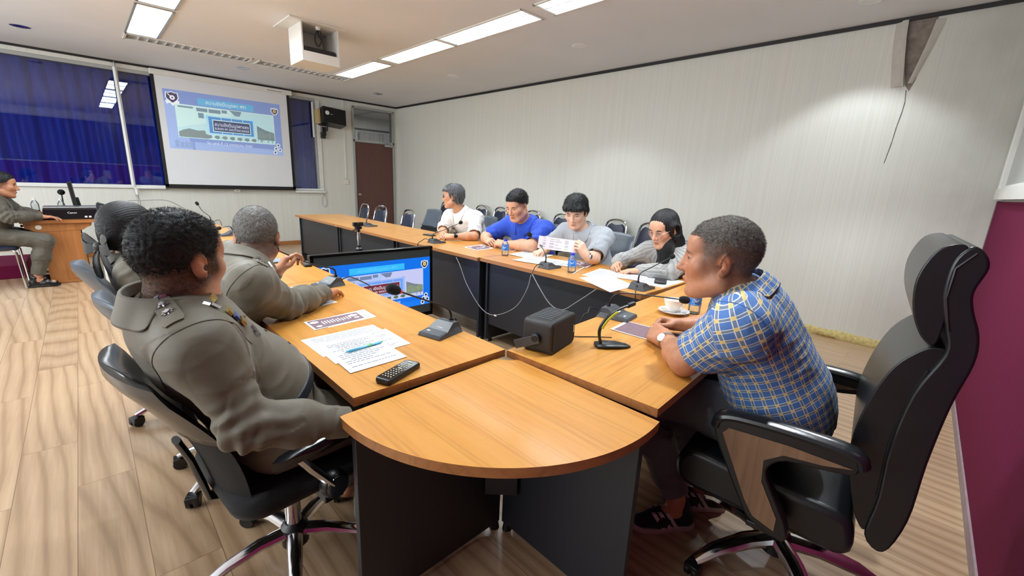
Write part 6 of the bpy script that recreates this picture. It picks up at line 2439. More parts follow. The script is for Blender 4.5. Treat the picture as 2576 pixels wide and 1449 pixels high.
def person(label, o, J):
    """J: joints in metres. Builds body, hair, clothes as children of one empty; returns the root"""
    J = {k: (A(v) if isinstance(v, (tuple, list)) else v) for k, v in J.items()}
    J['head'] = Head(J['head'], o['face'], o.get('head_up', (0, 0, 1)), o.get('head_sc', 1.07))
    sc = J['sc'] = o.get('sc', 1.06)
    org = (round(float(J['pelvis'][0]), 3), round(float(J['pelvis'][1]), 3), 0)
    root = thing('person', label, 'person', org, 0)
    H = J['head']
    h = o.get('h', .0045)
    lat, fwd, up = torso_frame(J)
    for s, sg in (('L', 1), ('R', -1)):
        if 'H' + s not in J and 'K' + s in J:
            J['H' + s] = J['pelvis'] + lat * sg * .09 * sc - A(0, 0, .018)
    b = o.get('build', 1.0)
    # ---- body: one continuous skin
    F = Field()
    torso(F, J, -.004, b, o.get('belly', 0))
    F.rc(J['neck'] - up * .02, H.w(0, -.022, -.05), o.get('neck_r', .056) * sc, o.get('neck_r', .056) * sc * .96, .03)
    add_head(F, H, o)
    arms(F, J, 0, o.get('arm_b', 1.0))
    legs(F, J, -.002, b)
    for s in ('L', 'R'):
        hd = o.get('hand' + s)
        if hd:
            add_hand(F, J['W' + s], hd[0], hd[1], s == 'L', hd[2], o.get('hand_s', 1.03))
        if 'T' + s in J:
            F.rc(J['A' + s] - A(0, 0, .04), J['T' + s], .034, .028, .03)
    v, q = F.mesh(h)
    sk = A(o['skin'])
    col = np.tile(sk, (len(v), 1))
    col *= (1 + .06 * vnoise(v * 30, 3))[:, None]
    mask = face_tint(col, v, H, o)
    o['scalp'] = (v, q, mask)
    np_mesh('body', v, q, M['skin'], root, org, col)
    # ---- hair
    hair(root, org, H, o)
    # ---- upper garment
    mt = M[o['top']]
    G = Field()
    ti = o.get('top_infl', .012)
    torso(G, J, ti - .003, b, o.get('belly', 0), kk=1.5)
    long = o.get('sleeve', 'long') == 'long'
    ab = o.get('arm_b', 1.0)
    for s in ('L', 'R'):
        if 'E' + s not in J:
            continue
        S, E, W = J['S' + s], J['E' + s], J['W' + s]
        si = o.get('sleeve_infl', .014)
        if long:
            Wc = lerp(E, W, 1 - o.get('cuff_back', .03) / max(.05, np.linalg.norm(W - E)))
            G.rc(S, E, .045 * sc * ab + si, .042 * sc * ab + si, .075)
            G.rc(E, lerp(E, Wc, .5), .044 * sc * ab + si, .042 * sc * ab + si, .03)
            G.rc(lerp(E, Wc, .5), Wc, .042 * sc * ab + si, .028 * sc + si * .8, .03)
        else:
            fr = o.get('sleeve_len', .72)
            Es = lerp(S, E, fr)
            G.rc(S, Es, .046 * sc * ab + si, .045 * sc * ab + si * 1.5, .075)
    if not long:
        for s in ('L', 'R'):
            if 'E' + s in J:
                S, E = J['S' + s], J['E' + s]
                fr = o.get('sleeve_len', .72)
                Es = lerp(S, E, fr)
                ax = nrm(E - S)
                # straight sleeve hem, hollow inside
                def cut(P, Es=Es, ax=ax, S=S, r=.16):
                    t = (P - Es) @ ax
                    w = (P - Es) - t[:, None] * ax
                    rr = np.linalg.norm(w, axis=1)
                    return np.maximum(-t, rr - .085)
                G.fn(cut, Es + ax * .08, .16, 's', .003)
                G.rc(Es - ax * .035, Es + ax * .05, .046 * sc * ab + o.get('sleeve_infl', .014) * .7, None, .004, 's')
    # neck opening
    G.rc(J['neck'] + up * .012, J['neck'] + up * .25, .060 * sc, .075 * sc, .010, 's')
    pu = nrm(J['waist'] - J['pelvis'])
    hem = o.get('hem', .05)
    G.half(J['pelvis'] + pu * hem, -pu, .006)
    v, q = G.mesh(o.get('hc', h))
    uvw = cloth_coords(v, J) if o['top'] in ('plaid', 'cardigan') else None
    v = wrinkle(v, q, J, o.get('wr', .0035), o.get('seed', 1), o.get('wr_e', .0045))
    np_mesh(o.get('top_name', 'shirt'), v, q, mt, root, org, None, uvw)
    if o.get('bvh') or o.get('collar', True):
        from mathutils.bvhtree import BVHTree
        J['bvh'] = BVHTree.FromPolygons(v.tolist(), q.tolist())
        for s in ('L', 'R') if o.get('bvh') else ():
            if 'E' + s not in J:
                continue
            S, E = J['S' + s], J['E' + s]
            inw = lat * (-1 if s == 'L' else 1)
            ax = nrm(nrm(E - S) - inw * 1.3)
            c = S + inw * .022 - up * .01
            sd = nrm(np.cross(ax, fwd))
            pts = []
            for p_ in uv_ring(c, ax, sd, .16, .16, 40):
                d = nrm(c - p_)
                hit = J['bvh'].ray_cast(Vector(p_), Vector(d), .155)
                if hit[0] is not None:
                    pts.append(Vector(A(hit[0]) - A(d) * .0008 - A(org)))
            if len(pts) > 8:
                b_ = MB()
                seg = [pts[0]]
                for p_ in pts[1:] + pts[:1]:
                    if (p_ - seg[-1]).length > .06:
                        if len(seg) > 2:
                            b_.tube(seg, .0016, 6)
                        seg = []
                    seg.append(p_)
                if len(seg) > 2:
                    b_.tube(seg, .0016, 6)
                b_.build('armhole_seam', mt, root)
    if o.get('collar', True):
        collar(root, org, J, M[o.get('collar_mat', o['top'])], **o.get('collar_kw', {}))
    if long and o.get('cuffs', True):
        for s in ('L', 'R'):
            if 'E' + s in J:
                cuff(root, org, J, s, mt, .029 * sc + o.get('sleeve_infl', .014) * .8 + .002)
    # ---- trousers
    if 'KL' in J or 'KR' in J:
        T = Field()
        lat2 = lat
        pf = nrm(np.cross(lat, pu))
        T.el(J['pelvis'], A(.160, .122, .115) * sc * b + .012, [lat, pf, pu], .05)
        T.el(lerp(J['waist'], J['pelvis'], .35) + pf * o.get('belly', 0) * .04, A(.138, .105, .10) * sc * b + .008, [lat, pf, pu], .05)
        legs(T, J, .012, b)
        T.half(J['pelvis'] + pu * (hem + .012 if o.get('tucked', True) else max(hem, .05) + .07), pu, .005)
        for s in ('L', 'R'):
            if 'A' + s in J:
                K, An = J['K' + s], J['A' + s]
                ax = nrm(An - K)
                T.rc(An + ax * .005, An + ax * .14, .07, None, .004, 's')
        v, q = T.mesh(h * 1.15)
        n = vert_normals(v, q)
        w = vnoise(v * 11, 9)
        v = v + n * (.004 * (1 - 2 * np.abs(w)) + .003 * (1 - 2 * np.abs(vnoise(v * 21 + w[:, None], 4))))[:, None]
        np_mesh('trousers', v, q, M[o['bottom']], root, org)
        if o.get('tucked', True):
            Bt = Field()
            torso(Bt, J, ti + .006, b, o.get('belly', 0))
            Bt.half(J['pelvis'] + pu * (hem + .030), pu, .003)
            Bt.half(J['pelvis'] + pu * (hem - .008), -pu, .003)
            v, q = Bt.mesh(h)
            np_mesh('belt', v, q, M['belt'], root, org)
    return root, J, org
def hair(root, org, H, o):
    st = o['hair']
    q = H.s
    ax = H.ax()
    F = Field()
    w = H.w
    rnd = np.random.RandomState(o.get('seed', 1) + 50)
    hm = M[o['hair_mat']]
    back = lambda L, H: np.tile(-H.f * .6 - H.u * .5, (len(L), 1))
    if st in ('crew', 'fade', 'brush'):
        t = o.get('hair_t', .008)
        up_, th_ = o.get('cap', (.008, .002))
        F.el(w(0, -.018, .035 + up_), (A(.076, .096, .088) + th_) * q, ax, .02)
        F.el(w(0, .040, .060 + up_), (A(.052, .034, .038) + th_) * q, ax, .03)
        line, slope, fz = o.get('hairline', (.030, .62, .066))
        # forehead and temple line
        nrmv = nrm(-H.u + slope * H.f)
        F.half(w(0, 0, line), nrmv, .012)
        F.half(w(0, o.get('front', .088), .08), nrm(H.f * 1.0 - H.u * .25), .012)
        for s in (-1, 1):
            F.el(w(s * .085, -.012, -.004), A(.02, .024, .038) * q, ax, .01, 's')
        v, qd = F.mesh(.0035)
        n = vert_normals(v, qd)
        v = v + n * (.0022 * vnoise(v * 120, 2) + .0015 * vnoise(v * 260, 7))[:, None]
        L = H.loc(v)
        if o.get('strands'):
            cnt, ln = o['strands']
            def flow(L, H):
                d = (np.clip(L[:, 1:2] * 8, -.6, 1) * H.f * .8 - H.u * np.clip((.06 - L[:, 2:3]) * 12, 0, 1.2))
                return d + (L[:, 0:1] * 6) * H.l
            V, Q = strands(v, qd, H, rnd, cnt, ln, o.get('lay', (.35, 1.0)), flow, o.get('strand_r', .0005))
            Q = Q + len(v)
            sv, sq, sm = o['scalp']
            if sm is not None and sm.max() > .3:
                V2, Q2 = strands(sv, sq, H, rnd, cnt, ln * .6, (.3, 1.0), flow, o.get('strand_r', .0005), None, np.where(sm > .6, sm ** 1.5, 0))
                Q = np.concatenate([Q, Q2 + len(v) + len(V)])
                V = np.concatenate([V, V2])
            v = np.concatenate([v, V])
            qd = np.concatenate([qd, Q])
        np_mesh('hair', v, qd, hm, root, org)
    elif st == 'mop':
        # thicker hair falling from the crown, fringe over the forehead
        F.el(w(0, -.016, .046), A(.095, .112, .094) * q, ax, .02)
        F.rc(w(-.05, .070, .058), w(.05, .070, .058), .030 * q, None, .02)
        for s in (-1, 1):
            F.rc(w(s * .070, .040, .05), w(s * .080, .020, -.004), .020 * q, .010 * q, .02)
            F.rc(w(s * .066, -.04, .0), w(s * .056, -.065, -.055), .030 * q, .016 * q, .02)
        F.rc(w(0, -.085, 0), w(0, -.085, -.06), .040 * q, .02 * q, .03)
        for s in (-1, 1):
            F.el(w(s * .092, -.008, -.012), A(.022, .026, .034) * q, ax, .01, 's')
        zf = o.get('fringe', .030)
        F.fn(lambda P: np.maximum((P - H.c) @ H.u - zf * q, .030 * q - (P - H.c) @ H.f - .35 * (zf * q - (P - H.c) @ H.u)), w(0, .09, 0), 1e3, 's', .006)
        F.half(w(0, 0, -.075), nrm(-H.u - H.f * .1), .01)
        v, qd = F.mesh(.0035)
        n = vert_normals(v, qd)
        L = H.loc(v)
        an = np.arctan2(L[:, 0], L[:, 1] + .02)
        v = v + n * (.0035 * np.sin(an * 42 + 4 * vnoise(v * 40, 3)) * np.clip((.115 - L[:, 2]) * 14, .2, 1) + .003 * vnoise(v * 55, 5))[:, None]
        cnt, ln = o.get('strands', (2500, .02))
        def flow(L, H):
            r = np.stack([L[:, 0], L[:, 1] + .02], 1)
            r /= np.linalg.norm(r, axis=1)[:, None] + 1e-6
            return (r[:, 0:1] * H.l + r[:, 1:2] * H.f) * np.clip((L[:, 2:3] - .06) * 16, 0, 1) - H.u * np.clip((.115 - L[:, 2:3]) * 14, 0, 1.2)
        V, Q = strands(v, qd, H, rnd, cnt, ln, (.06, 1.0), flow, .0006)
        if o.get('tuft'):
            k = 40
            P = np.tile(w(-.005, -.02, .135), (k, 1)) + rnd.normal(0, .010, (k, 3))
            D = nrm(H.u) + rnd.normal(0, .35, (k, 3))
            D /= np.linalg.norm(D, axis=1)[:, None]
            S = np.cross(D, rnd.normal(0, 1, (k, 3)))
            S /= np.linalg.norm(S, axis=1)[:, None]
            Ln = rnd.uniform(.02, .045, (k, 1))
            V2 = np.stack([P - S * .0008, P + S * .0008, P + D * Ln + S * .0002, P + D * Ln - S * .0002], 1).reshape(-1, 3)
            Q2 = np.arange(k)[:, None] * 4 + A(0, 1, 2, 3).astype(int)
            Q = np.concatenate([Q, Q2 + len(V)])
            V = np.concatenate([V, V2])
        qd = np.concatenate([qd, Q + len(v)])
        v = np.concatenate([v, V])
        np_mesh('hair', v, qd, hm, root, org)
    elif st == 'long':
        F.el(w(0, -.018, .038), A(.088, .108, .096) * q, ax, .02)
        for s in (-1, 1):
            F.rc(w(s * .074, .012, .03), w(s * .078, -.015, -.05), .022 * q, .018 * q, .03)
            F.rc(w(s * .072, -.03, .0), w(s * .070, -.05, -.14), .040 * q, .036 * q, .04)
        F.rc(w(0, -.085, .0), w(0, -.095, -.18), .05 * q, .05 * q, .04)
        F.rc(w(.06, -.06, -.1), w(.085, -.03, -.22), .036 * q, .036 * q, .04)
        F.rc(w(.085, -.03, -.22), w(.065, .03, -.34), .034 * q, .028 * q, .04)
        F.rc(w(.065, .03, -.34), w(.05, .06, -.42), .028 * q, .012 * q, .03)
        F.rc(w(-.06, -.05, -.1), w(-.07, -.01, -.17), .030 * q, .020 * q, .04)
        # face opening with a side parting
        F.el(w(.0, .085, -.028), A(.057, .075, .094) * q, ax, .015, 's')
        F.el(w(.012, .090, .042), A(.046, .045, .038) * q, ax, .02, 's')
        for s in (-1, 1):
            F.el(w(s * .098, -.008, -.006), A(.030, .026, .034) * q, ax, .01, 's')
        v, qd = F.mesh(.004)
        n = vert_normals(v, qd)
        L = H.loc(v)
        an = np.arctan2(L[:, 0], L[:, 1] + .02)
        v = v + n * (.0022 * np.sin(an * 46 + 3 * vnoise(v * 18, 3)) + .0015 * vnoise(v * 60, 5))[:, None]
        np_mesh('hair', v, qd, hm, root, org)
    elif st == 'bun':
        F.el(w(0, -.018, .038), A(.086, .106, .096) * q, ax, .02)
        F.el(w(0, -.05, -.02), A(.070, .075, .075) * q, ax, .03)
        F.el(w(.0, .085, -.03), A(.066, .07, .10) * q, ax, .015, 's')
        for s in (-1, 1):
            F.el(w(s * .098, .0, -.012), A(.028, .026, .036) * q, ax, .01, 's')
        F.half(w(0, 0, -.085), nrm(-H.u), .01)
        v, qd = F.mesh(.004)
        n = vert_normals(v, qd)
        L = H.loc(v)
        an = np.arctan2(L[:, 2] - .02, L[:, 0])
        v = v + n * (.0012 * np.sin(an * 60 + 2 * vnoise(v * 18, 3)))[:, None]
        np_mesh('hair', v, qd, hm, root, org)
def band(root, org, c, ax, r1, r2, wd, name, m, th=.003, sd=None):
    ax = nrm(ax)
    sd = nrm(np.cross(ax, A(.2, .1, 1))) if sd is None else nrm(A(sd) - (A(sd) @ ax) * ax)
    b = MB()
    rings = []
    for t, k in ((-wd / 2, 0), (-wd / 2, th), (wd / 2, th), (wd / 2, 0)):
        rings.append([Vector(p - A(org)) for p in uv_ring(A(c) + ax * t, ax, sd, r1 + k, r2 + k, 28)])
    b.loft(rings + [rings[0]], caps=False)
    return b.build(name, m, root, ang=50)
def glasses(root, org, H, m=None):
    b = MB()
    q = H.s
    for s in (-1, 1):
        pts = [Vector(H.w(s * .034 + .021 * math.cos(a), .096 - .004 * abs(math.cos(a)), .000 + .017 * math.sin(a)) - A(org)) for a in [2 * PI * k / 20 for k in range(21)]]
        b.tube(pts, .0013, 6)
        b.tube([Vector(H.w(s * .055, .092, .003) - A(org)), Vector(H.w(s * .078, .05, .008) - A(org)), Vector(H.w(s * .084, -.01, .012) - A(org)), Vector(H.w(s * .082, -.03, -.002) - A(org))], .0013, 6)
    b.tube([Vector(H.w(-.014, .097, .004) - A(org)), Vector(H.w(0, .100, .007) - A(org)), Vector(H.w(.014, .097, .004) - A(org))], .0013, 6)
    g = b.build('glasses', m or mat('thin_metal_frame', rgb(150, 140, 136), .3, .8), root)
    b = MB()
    for s in (-1, 1):
        b.add([Vector(H.w(s * .034 + .020 * math.cos(a), .0965 - .004 * abs(math.cos(a)), .000 + .016 * math.sin(a)) - A(org)) for a in [2 * PI * k / 20 for k in range(20)]], [tuple(range(20))])
    b.build('lens', M['lens'], g, smooth=False)
def patch(root, org, name, c, u, v_, n, poly, m, th=.0025):
    """thin badge: outline poly in the u, v plane at c, standing th along n"""
    c, u, v_, n = A(c), nrm(u), nrm(v_), nrm(n)
    b = MB()
    b.loft([[Vector(c + u * p[0] + v_ * p[1] + n * t - A(org)) for p in poly] for t in (-.004, th)])
    return b.build(name, m, root, smooth=False)
def star_poly(r, k=8, q=.5):
    return [(r * (1 if i % 2 == 0 else q) * math.cos(PI * i / k), r * (1 if i % 2 == 0 else q) * math.sin(PI * i / k)) for i in range(2 * k)]
SKIN = dict(tan=rgb(186, 132, 102)[:3], mid=rgb(206, 156, 126)[:3], fair=rgb(226, 186, 162)[:3], brown=rgb(160, 112, 88)[:3], light=rgb(214, 166, 138)[:3])
DARKHAIR = A(.013, .012, .012)

def surf(J, p, d, lift=.0):
    """point on the shirt met from p along d"""
    hit = J['bvh'].ray_cast(Vector(A(p)), Vector(nrm(d)))
    if hit[0] is None:
        return A(p), -nrm(d)
    return A(hit[0]) - nrm(d) * lift, A(hit[1]) * (1 if A(hit[1]) @ nrm(d) < 0 else -1)
# ------------------------------------------------------------------ the nine people
# 1: officer in front
r1, J1, o1 = person('officer in khaki police uniform leaning back in the nearest chair, short black hair', dict(
    skin=SKIN['mid'], hair='crew', hair_mat='hair_black', hair_t=.008, hairline=(-.010, .56, .06), strands=(26000, .0065), strand_r=.00022, seed=3, h=.0040, bvh=1,
    stubble=(-.085, .60, .045, DARKHAIR, .92), top='khaki', bottom='khaki', face=(.84, .54, -.05), head_sc=1.02, belly=.45, build=1.04, neck_r=.062, arm_b=.95, cap=(.008, .004), wr=.003, wr_e=.0042,
    handL=((1, -.15, -.6), (.4, .3, 1), 'relax'), handR=((1, .05, -.6), (.3, -.2, 1), 'relax'), collar_kw=dict(rx=.072, ry=.076, stand=.036, fall=.072, z0=.030, flare=.026), hem=.085, cuff_back=.02),
    dict(pelvis=(.345, 1.43, .602), waist=(.278, 1.42, .735), chest=(.180, 1.41, .89), neck=(.118, 1.40, 1.025), head=(.158, 1.392, 1.132), SR=(.150, 1.205, .950), SL=(.17, 1.60, .965), ER=(.214, 1.130, .755), WR=(.445, 1.095, .690), EL=(.20, 1.71, .72), WL=(.395, 1.60, .718), KR=(.69, 1.31, .575), KL=(.69, 1.56, .56), AR=(.60, 1.32, .10), AL=(.62, 1.56, .10)))
# 2: officer speaking into the microphone
r2, J2, o2 = person('grey-haired person in khaki police uniform speaking into a desk microphone', dict(
    skin=SKIN['tan'], hair='crew', hair_mat='hair_grey', hair_t=.006, hairline=(-.012, .52, .06), strands=(16000, .0055), strand_r=.00025, seed=5, h=.0040, bvh=1, brow=A(.05, .045, .04),
    stubble=(-.085, .55, .05, A(.09, .085, .08), .85), top='khaki', bottom='dark_trousers', face=(.30, .94, -.20), head_sc=1.04, cap=(.005, .004), belly=.3, neck_r=.06, wr=.003, wr_e=.0045,
    handR=((.72, .66, -.12), (-.1, .1, 1), 'rest'), handL=((.60, .05, .80), (-.83, .1, .55), 'grip'), collar_kw=dict(stand=.034, fall=.062, z0=.030, rx=.070, ry=.074), hem=.085, cuff_back=.02),
    dict(pelvis=(.30, 2.10, .605), waist=(.315, 2.08, .735), chest=(.385, 2.06, .87), neck=(.472, 2.06, .985), head=(.525, 2.15, 1.083), SR=(.418, 1.84, .955), SL=(.45, 2.25, .985), ER=(.565, 1.955, .814), WR=(.785, 2.115, .797), EL=(.47, 2.48, .812), WL=(.66, 2.40, .865), KR=(.70, 2.0, .57), KL=(.70, 2.2, .57), AR=(.66, 2.0, .1), AL=(.66, 2.2, .1)))
# 3: woman with the bow
r3, J3, o3 = person('person in khaki uniform seen from behind, black hair gathered in a large black bow', dict(
    skin=SKIN['light'], hair='bun', hair_mat='hair_black', seed=8, h=.005, top='khaki', bottom='dark_trousers', face=(.88, .48, 0), head_sc=1.08, sc=.98, wr=.003,
    collar_kw=dict(stand=.03, fall=.05), handL=((1, 0, -.2), (0, 0, 1), 'relax'), handR=((1, .1, -.2), (0, 0, 1), 'relax'), hem=.08),
    dict(pelvis=(.29, 2.87, .60), waist=(.24, 2.87, .70), chest=(.17, 2.86, .80), neck=(.125, 2.87, .935), head=(.145, 2.87, 1.058), SR=(.135, 2.70, .87), SL=(.15, 3.03, .87), ER=(.20, 2.62, .66), WR=(.42, 2.66, .65), EL=(.20, 3.12, .66), WL=(.42, 3.06, .65), KR=(.66, 2.78, .55), KL=(.66, 2.96, .55), AR=(.6, 2.78, .1), AL=(.6, 2.96, .1)))
H = J3['head']
def ribbon(root, org, name, pts, w, m, th=.004):
    """satin ribbon through points; w = half width vector per point"""
    b = MB()
    rows = []
    for p, ww in zip(pts, w):
        p, ww = A(p), A(ww)
        n = nrm(np.cross(ww, A(.31, .27, .9)))
        rows.append([Vector(p + ww - A(org)), Vector(p + ww * .5 + n * .008 - A(org)), Vector(p - ww * .5 - n * .006 - A(org)), Vector(p - ww - A(org)), Vector(p - ww + n * th - A(org)), Vector(p + ww + n * th - A(org))])
    b.loft(rows)
    return b.build(name, m, root, ang=70, sub=1)
kn = H.w(.0, -.125, -.06)
bow = None
for s in (-1, 1):
    ribbon(r3, o3, 'bow_loop', [kn, kn + H.l * s * .035 + H.u * .02 - H.f * .02, kn + H.l * s * .075 + H.u * .03 - H.f * .022, kn + H.l * s * .095 + H.u * .0 - H.f * .02, kn + H.l * s * .06 - H.u * .02 - H.f * .03, kn - H.f * .015], [H.u * .012, H.u * .035, H.u * .045, H.u * .04, H.u * .03, H.u * .014], M['satin'])
    ribbon(r3, o3, 'bow_tail', [kn - H.f * .01, kn + H.l * s * .03 - H.u * .05 - H.f * .018, kn + H.l * s * .045 - H.u * .11 - H.f * .01, kn + H.l * s * .055 - H.u * .17 + H.f * .005], [H.l * .012, H.l * .026, H.l * .034, H.l * .036], M['satin'])
F = Field()
F.el(kn - H.f * .012, A(.022, .018, .024), H.ax())
v, q = F.mesh(.004)
np_mesh('bow_knot', v, q, M['satin'], r3, o3)
# 4: operator at the oak desk
r4, J4, o4 = person('person in brown uniform seated at the oak desk on the far left', dict(
    skin=SKIN['tan'], hair='crew', hair_mat='hair_black', cap=(.010, .004), hairline=(.010, .55, .06), strands=(2500, .010), strand_r=.0006, seed=11, h=.005, bvh=1, stubble=(-.05, .5, .06, DARKHAIR, .8),
    top='khaki_dark', bottom='khaki_dark', face=(1, -.06, -.10), head_sc=1.08, wr=.003, handL=((1, -.15, -.1), (0, 0, 1), 'rest'), handR=((1, .1, -.1), (0, 0, 1), 'rest'), collar_kw=dict(stand=.03, fall=.05), hem=.08),
    dict(pelvis=(-.76, 7.2, .60), waist=(-.735, 7.2, .72), chest=(-.71, 7.2, .84), neck=(-.68, 7.2, .975), head=(-.615, 7.2, 1.112), SR=(-.69, 7.02, .925), SL=(-.66, 7.38, .935), ER=(-.60, 6.985, .79), WR=(-.385, 7.115, .782), EL=(-.55, 7.43, .80), WL=(-.40, 7.40, .79), KR=(-.385, 7.08, .515), KL=(-.38, 7.34, .52), AR=(-.50, 7.06, .10), AL=(-.50, 7.34, .10), TR=(-.38, 7.05, .04), TL=(-.38, 7.34, .04)))
def shoe(root, org, Ak, T, m, sole, name='shoe', stripe=None, w=.045):
    Ak, T = A(Ak), A(T)
    f = T - Ak
    f[2] = 0
    L = np.linalg.norm(f)
    f = nrm(f)
    s = A(-f[1], f[0], 0)
    heel = A(Ak[0], Ak[1], 0) - f * .075
    F = Field()
    Ln = L + .13
    F.rc(heel + f * .035 + A(0, 0, .05), heel + f * (Ln * .55) + A(0, 0, .045), .036, .040, .02)
    F.rc(heel + f * (Ln * .55) + A(0, 0, .045), heel + f * (Ln - .045) + A(0, 0, .035), .043, .030, .02, n=(0, 0, 1), f=.85)
    F.rc(heel + f * .04 + A(0, 0, .05), heel + f * .06 + A(0, 0, .105), .037, .040, .02)
    F.half(A(0, 0, .018), (0, 0, -1), .004)
    v, q = F.mesh(.0045)
    sh = np_mesh(name, v, q, m, root, org)
    b = MB()
    pr = [(-.005, .020), (.02, .034), (.09, .034), (.16, .044), (.22, .040), (Ln - .012, .018), (Ln, 0)]
    poly = [(x, y) for x, y in pr] + [(x, -y) for x, y in pr[::-1][1:]] + [(-.012, 0)]
    rings = []
    for z, k in ((.001, .97), (.006, 1.0), (.022, 1.03), (.026, 1.0)):
        rings.append([Vector(heel + f * (x * 1.0) + s * y * k + A(0, 0, z + (.008 if x > Ln - .03 else 0)) - A(org)) for x, y in poly])
    b.loft(rings)
    b.build('sole', sole, sh, ang=50)
    if stripe is not None:
        for sg in (-1, 1):
            for k in range(3):
                b = MB()
                x0 = .085 + .028 * k
                pts = [heel + f * (x0 + .042 * t) + s * sg * (.0455 - .004 * t * t + .0005 * k - .013 * t) + A(0, 0, .028 + .060 * t) for t in (0, .33, .66, 1)]
                b.loft([[Vector(p - f * .0085 - A(org)), Vector(p + f * .0085 - A(org)), Vector(p + f * .0085 - s * sg * .012 - A(org)), Vector(p - f * .0085 - s * sg * .012 - A(org))] for p in pts])
                b.build('side_stripe', stripe, sh, smooth=False)
    return sh
bl = mat('black_shoe_leather', rgb(18, 18, 20), .3, noise=(40, .2))
shoe(r4, o4, J4['AR'], J4['TR'], bl, M['plastic_black'])
shoe(r4, o4, J4['AL'], J4['TL'], bl, M['plastic_black'])
# 5: white shirt, looking at the screen
r5, J5, o5 = person('person in white short-sleeved shirt turned towards the screen, greying hair and glasses', dict(
    skin=SKIN['mid'], hair='mop', hair_mat='hair_salt', fringe=.060, strands=(4500, .018), seed=13, h=.0037, top='white_shirt', bottom='dark_trousers', face=(-.62, .78, .0), head_sc=1.07, sleeve='short', sleeve_len=.92, sleeve_infl=.018, wr=.0035, wr_e=.006, top_infl=.016,
    handL=((-.80, .58, .06), (-.25, -.45, .85), 'clasp'), handR=((-.80, -.52, .06), (-.25, .5, .8), 'clasp'), collar_kw=dict(stand=.032, fall=.058, z0=.02, rx=.068, ry=.072), hem=.06, tucked=False),
    dict(pelvis=(3.30, 3.93, .608), waist=(3.25, 3.93, .74), chest=(3.16, 3.95, .875), neck=(3.06, 3.985, 1.02), head=(2.985, 4.02, 1.185), SL=(3.11, 3.76, .965), SR=(3.04, 4.165, .955), EL=(2.93, 3.56, .797), WL=(2.735, 3.665, .79), ER=(2.88, 4.06, .80), WR=(2.725, 3.84, .79), KL=(2.86, 3.84, .56), KR=(2.86, 4.02, .56)))
glasses(r5, o5, J5['head'])
band(r5, o5, lerp(J5['EL'], J5['WL'], .93), J5['WL'] - J5['EL'], .031, .029, .022, 'watch_strap', M['plastic_black'])
def disc_at(root, org, name, c, n, r, m, th=.006):
    b = MB()
    b.lathe([(.001, 0), (r, 0), (r, th), (r * .85, th + .002), (.001, th + .002)], Vector(A(c) - A(org)), 20, 0, Vector(nrm(n)))
    return b.build(name, m, root)
disc_at(r5, o5, 'watch_face', lerp(J5['EL'], J5['WL'], .93) + A(-.012, -.028, .008), (-.35, -.85, .3), .021, M['screen_glass'])
# 6: blue polo
r6, J6, o6 = person('person in royal blue polo shirt looking down at his clasped hands, heavy build', dict(
    skin=SKIN['light'], hair='crew', hair_mat='hair_black', cap=(.014, .006), hairline=(.030, .50, .06), front=.092, strands=(3500, .012), strand_r=.0006, seed=17, h=.0037, fat=1, stubble=(-.015, .35, .05, DARKHAIR, .8), eye_open=.0022,
    top='blue_polo', bottom='dark_trousers', face=(-.93, -.10, -.36), head_sc=1.13, sleeve='short', sleeve_len=.86, belly=1.0, build=1.16, arm_b=1.25, neck_r=.068, top_infl=.014, wr=.004, wr_e=.006, sleeve_infl=.014,
    handL=((-.35, .92, .05), (-.55, -.25, .8), 'clasp'), handR=((-.35, -.90, .05), (-.55, .3, .8), 'clasp'), collar_kw=dict(rx=.078, ry=.080, stand=.022, fall=.055, gap=24, z0=.018), hem=.05, tucked=False),
    dict(pelvis=(3.31, 2.98, .622), waist=(3.27, 2.98, .74), chest=(3.19, 2.98, .86), neck=(3.09, 2.98, .995), head=(2.985, 2.985, 1.150), SL=(3.14, 2.745, .945), SR=(3.12, 3.215, .95), EL=(2.905, 2.70, .806), WL=(2.815, 2.96, .80), ER=(2.96, 3.40, .806), WR=(2.82, 3.225, .80), KL=(2.90, 2.88, .56), KR=(2.90, 3.08, .56)))
lat, fw, up = torso_frame(J6)
cf = J6['chest'] + fw * .155 + up * .045
patch(r6, o6, 'sponsor_logo', cf + lat * -.065, -lat, up, fw, [(-.018, -.012), (.0, .014), (.018, -.012), (.010, -.012), (.0, .004), (-.010, -.012)], M['silver'], .004)
patch(r6, o6, 'team_badge', cf + lat * .075 + up * -.01, -lat, up, fw, [(-.012, -.02), (.012, -.02), (.012, .004), (.0, .02), (-.012, .004)], M['white_gloss'], .006)
patch(r6, o6, 'team_badge', cf + lat * .075 + up * .016, -lat, up, fw, [(-.006, -.008), (.006, -.008), (.0, .014)], mat('badge_red', rgb(170, 60, 80), .5), .008)
